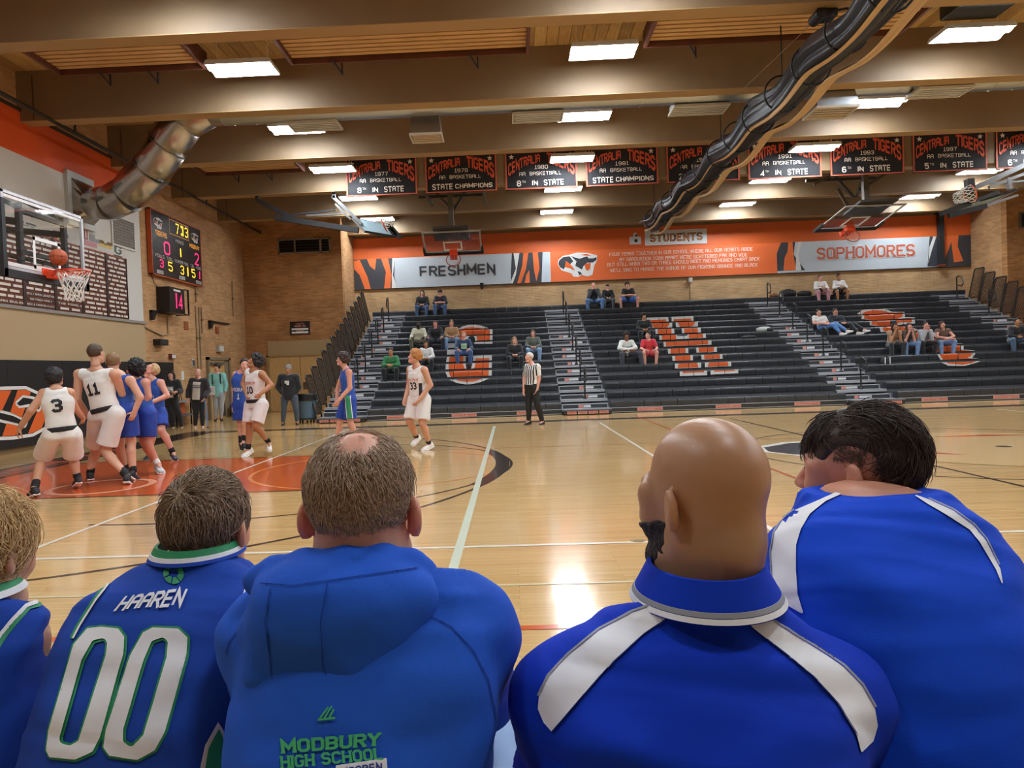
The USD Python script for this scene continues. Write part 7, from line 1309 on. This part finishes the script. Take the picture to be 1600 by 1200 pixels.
PGR = M('3fae6d', .6)
pr(T, Z, quad_text('MODBURY', (215, 1098), (560, 1070), (556, 1124), (220, 1152), *O, stroke=1.6, gap=.8, serif=1.0), PGR, 'lettering', .003, 3)
pr(T, Z, quad_text('HIGH SCHOOL', (215, 1160), (562, 1130), (566, 1172), (218, 1203), *O, stroke=1.5, gap=.8, serif=1.0), PGR, 'lettering', .003, 3)
pr(T, Z, zp('405,1192 576,1166 580,1215 405,1225', *O), WHT, 'print_panel', .003); pr(T, Z, quad_text('HAAREN', (425, 1198), (560, 1176), (562, 1215), (425, 1230), *O, stroke=1.5), M('223a86', .6), 'lettering', .005, 3)
pr(T, Z, unary_union([zl(q, *O, 3) for q in ('346,1036 400,1030', '352,1030 378,995', '368,1028 390,992', '384,1027 397,1003')]), PGR, 'emblem', .003, 3)
shell(p, M('8d6f5c', .6, grain=.25, gscale=120), .0035, [((0, .045, .05), (0, .9, -.3)), ((0, 0, -.085), (0, 0, -1))], .003, bald=((.012, -.045, .118), (.050, .062, .050)))
bald = lambda d: np.clip(1.25-1.9*np.exp(-(((d[:, 0]-.10)/.40)**2+((d[:, 2]-.92)/.34)**2+((d[:, 1]+.30)/.60)**2)*1.1), .03, 1)
strands(T, p['hc'], p['HR'], p['s'], 6500, lambda d: bald(d)*((d[:, 1] < .55) & (d[:, 2] > -.96) & ~((np.abs(d[:, 0]) > .70) & (d[:, 2] < -.15) & (d[:, 1] > -.25))), lambda d: np.stack([d[:, 0]*1.4+.25, d[:, 1]*.5, -.9+0*d[:, 0]], 1), lambda d: .020+.008*(d[:, 2] > .3), HAIRM['grey'], .0014, .18, .25, 2, grow=1.01, clump=.35)

# --- shaven man in the polo
PO_ = blue('0834b6')
p = sitter('shaven-headed bearded man in blue polo with white shoulder stripes, seen from behind', (1098, 776, 1.08), (-.545, .84, -.03), 1.0, [(1092, 936, 1.09, 84, .085), (1095, 975, 1.07, 142, .10), (1094, 1045, 1.05, 208, .13), (1092, 1125, 1.03, 242, .15), (1090, 1200, 1.0, 246, .16)],
  (886, 1096, 1.07), (1300, 1096, 1.07), (850, 1215, 1.22), (1325, 1215, 1.22), (960, 1180, 1.50), (1200, 1180, 1.50), (.27, .99, .53), SK['bald'], nl=(1096, 932, 1.01), sleeve=.85, shirt=PO_, pants='1b1c22', seedn=3, arm=.074, neck=.066, wide=1.0)
O = (780, 630, 2.105); Z = p['m']; T = p['t']
s1 = zp('555,655 628,662 560,705 480,760 380,850 290,950 215,1040 178,1082 150,1050 131,1005 135,960 165,900 230,830 330,750 440,690 520,660', *O); s2 = zp('765,672 828,668 930,740 1040,810 1130,870 1190,930 1230,1000 1240,1060 1225,1110 1185,1150 1170,1090 1110,990 1030,900 930,820 830,740', *O)
for g, e in ((smooth(s1, 2), '555,653 520,660 440,688 330,748 230,828 165,898 134,960'), (smooth(s2, 2), '828,666 930,737 1040,806 1130,866 1190,926 1230,996')): pr(T, Z, g, WHT, 'shoulder_stripe', .0025); pr(T, Z, zl(e, *O, 3.2), GREY, 'piping', .004, 3)
pr(T, Z, zl('628,664 560,707 480,762 380,852 290,952 215,1042 178,1084', *O, 1.4), M('12287a', .7), 'seam', .004, 3); pr(T, Z, zl('765,674 830,742 930,822 1030,902 1110,992 1170,1092', *O, 1.4), M('12287a', .7), 'seam', .004, 3)
collar(p, (.084, .098), (.112, .124), .052, PO_, c=p['nb']+V3(.004, -.026, .046), open_=.6, stripes=[(.70, .82, GREY), (.84, .97, WHT)])
f = Field(p['hc']-.17, p['hc']+.17, .005); head_into(f, p['hc'], p['HR'], p['s'], False)
f.F = f.F-.0045
gx_ = np.stack(np.meshgrid(*[f.lo[q]+f.h*np.arange(f.n[q]) for q in range(3)], indexing='ij'), -1)-p['hc']; gl = gx_@p['HR']/p['s']
f.F = np.maximum(f.F, np.maximum(np.maximum(.012-gl[..., 1], gl[..., 2]+.030+.25*np.maximum(0, gl[..., 1]-.03)), -(gl[..., 2]+.15))*.8).astype(np.float32)
bm_ = f.mesh(); bm_.vertices += bm_.vertex_normals*(.004*(usdkit.meshkit.noise(bm_.vertices*120)-.5))[:, None]; part(T, 'beard', bm_, M('1c1614', .7, bump=.6, bscale=120), True)

# --- young man in the warm-up top
WU = blue('0c44c6', .18)
p = sitter('young man with dark mullet in blue and white warm-up top, turned to the left', (1338, 734, 1.42), (-.78, .62, .02), 1.0, [(1364, 786, 1.39, 66, .07), (1368, 808, 1.35, 118, .10), (1386, 890, 1.29, 182, .145), (1398, 995, 1.22, 196, .17), (1422, 1100, 1.17, 205, .175), (1440, 1200, 1.13, 212, .175)],
  (1262, 890, 1.38), (1512, 900, 1.34), (1225, 1080, 1.56), (1560, 1100, 1.52), (1290, 1090, 1.80), (1480, 1110, 1.78), (.68, 1.10, .53), SK['boy'], nl=(1366, 768, 1.32), sleeve=1.9, shirt=WU, pants='1c2a66', seedn=4, arm=.068, neck=.062, tilt=(-.04, .05, 1), nls=.0, knees=[V3(.60, 1.58, .55), V3(.98, 1.58, .55)])
O = (1180, 620, 2.069); Z = p['m']; T = p['t']
g = smooth(zp('265,310 200,340 130,370 95,395 65,440 55,500 60,590 80,660 150,700 160,705 140,640 135,560 135,480 150,430 180,380 230,340 285,315', *O), 2)
pr(T, Z, g, WHT, 'shoulder_stripe', .0025); pr(T, Z, zl('130,368 95,393 65,438 54,500 59,590 79,662', *O, 2.2), GREY, 'piping', .004, 3)
pr(T, Z, smooth(zp('505,316 560,335 640,371 700,415 742,465 790,560 800,620 775,560 725,475 690,432 630,392 560,352', *O), 1), WHT, 'shoulder_stripe', .0025); pr(T, Z, zl('560,333 640,369 702,413 744,463 785,545', *O, 2), GREY, 'piping', .004, 3)
shell(p, HAIRM['dark'], .007, [((0, .085, .055), (0, .8, -.6)), ((0, 0, -.10), (0, 0, -1))], .010, ear=(.040, .080, .080))
strands(T, p['hc'], p['HR'], p['s'], 8200, lambda d: ((d[:, 2] > .42) | (d[:, 1] < -.42)).astype(float)*((d[:, 2] > -.97) & (d[:, 1] < .86)), lambda d: np.where(d[:, 2:] > .4, np.stack([d[:, 0]*.6, -1.0+1.9*(d[:, 1] > .35), .1-.5*(d[:, 1] > .35)], 1), np.stack([d[:, 0]*.5, -.45+0*d[:, 0], -.9+0*d[:, 0]], 1)), lambda d: np.where(np.abs(d[:, 0]) > .55, .022, np.where(d[:, 1] > .3, .055, .070)), HAIRM['dark'], .0018, .13, .25, 3, grow=1.05, clump=.75)
strands(T, p['hc'], p['HR'], p['s'], 2500, lambda d: ((d[:, 2] <= .34) & (d[:, 1] >= -.2) & (d[:, 1] < .42) & (d[:, 2] > -.12)).astype(float), lambda d: np.stack([0*d[:, 0], -.5+0*d[:, 0], -.8+0*d[:, 0]], 1), lambda d: .006+0*d[:, 0], M('4c3a30', .6), .0010, .10, .3, 4, grow=1.0)
e = p['hc']+p['HR']@V3(-.086, -.010, -.042)*p['s']; part(T, 'earring', trimesh.creation.icosphere(2, .0032).apply_translation(e), M('e8e8ea', .15, metal=1), True)

# --- boy at the left edge
p = sitter('boy with wavy blond hair in blue jersey at the left edge of the picture', (-32, 866, 1.30), (.10, 1, -.10), .95, [(-36, 940, 1.29, 58, .06), (-48, 962, 1.28, 92, .085), (-60, 1040, 1.26, 120, .11), (-66, 1120, 1.24, 120, .12), (-70, 1200, 1.22, 118, .125)],
  (36, 1000, 1.30), (-150, 1000, 1.30), (42, 1170, 1.36), (-170, 1170, 1.40), (-20, 1160, 1.66), (-90, 1160, 1.66), (-1.02, 1.20, .53), SK['blond'], nl=(-36, 928, 1.24), sleeve=0, shirt=HM, pants='2a3f9a', seedn=5, arm=.050, neck=.054)
Z, T = p['m'], p['t']; O = (0, 720, 2.5)
pr(T, Z, zl('150,565 110,575 60,630 20,680 -10,730', *O, 7), GREEN, 'armhole_trim', .003, 3); pr(T, Z, zl('135,560 95,572 45,622 5,672 -25,720', *O, 6), WHT, 'armhole_trim', .005, 3)
collar(p, (.072, .078), (.084, .092), .022, GREEN, c=p['nb']+V3(0, -.012, .022), open_=.7, stripes=[(.5, 1.0, WHT)])
shell(p, HAIRM['blond'], .016, [((0, .065, .05), (0, .75, -.66)), ((0, 0, -.07), (0, 0, -1))], .014)
strands(T, p['hc'], p['HR'], p['s'], 5200, lambda d: ((d[:, 1] < .62) & (d[:, 2] > -.85) & ~((np.abs(d[:, 0]) > .66) & (d[:, 2] < -.25) & (d[:, 1] > -.15))).astype(float), lambda d: np.stack([d[:, 0]+.4*np.sin(d[:, 2]*9), d[:, 1]*.4, -.9+0*d[:, 0]], 1), lambda d: .055+0*d[:, 0], HAIRM['blond'], .0018, .20, .35, 5, grow=1.10, clump=.7)

# --- seats
t = thing('team_bench', 'long plain bench under the row of seated people nearest the camera', 'bench', (0, 1.02, 0))
part(t, 'seat_plank', bx(-1.45, 1.05, .84, 1.20, .405, .44), M('8d7a5c', .5, grain=.15, gscale=5, stretch=(.5, 8, 8)))
for x in (-1.3, -.4, .35, .95): part(t, 'leg', cat([bx(x-.03, x+.03, .88, .94, 0, .405), bx(x-.03, x+.03, 1.10, 1.16, 0, .405), bx(x-.03, x+.03, .88, 1.16, .36, .405)]), DARKM)
cx = onY(1585, 1185, .86)
t = thing('folding_chair', 'dark slate chair back poking up at the bottom right corner', 'chair', (cx[0], .80, 0))
g = LineString([(-.17, -.16), (-.15, -.02), (0, .0), (.15, -.02), (.17, -.16)]).buffer(.06)
f = Field((cx[0]-.4, .7, .45), (cx[0]+.4, 1.1, .95), .01); f.spine([(cx[0]-.15, .87, .74), (cx[0], .86, .755), (cx[0]+.15, .87, .74)], [V3(0, 0, 1)]*3, [.075, .08, .075], [.024]*3, .02); part(t, 'backrest', f.mesh(), M('3d4552', .6, bump=.2, bscale=120), True)
part(t, 'seat', bx(cx[0]-.21, cx[0]+.21, .42, .82, .42, .46), M('3d4552', .6))
for s_ in (-1, 1): part(t, 'leg', tube([(cx[0]+s_*.20, .88, .78), (cx[0]+s_*.20, .80, .44), (cx[0]+s_*.20, .44, .012)], .012, 8), GREYM); part(t, 'leg', tube([(cx[0]+s_*.20, .46, .42), (cx[0]+s_*.20, .86, .012)], .012, 8), GREYM)
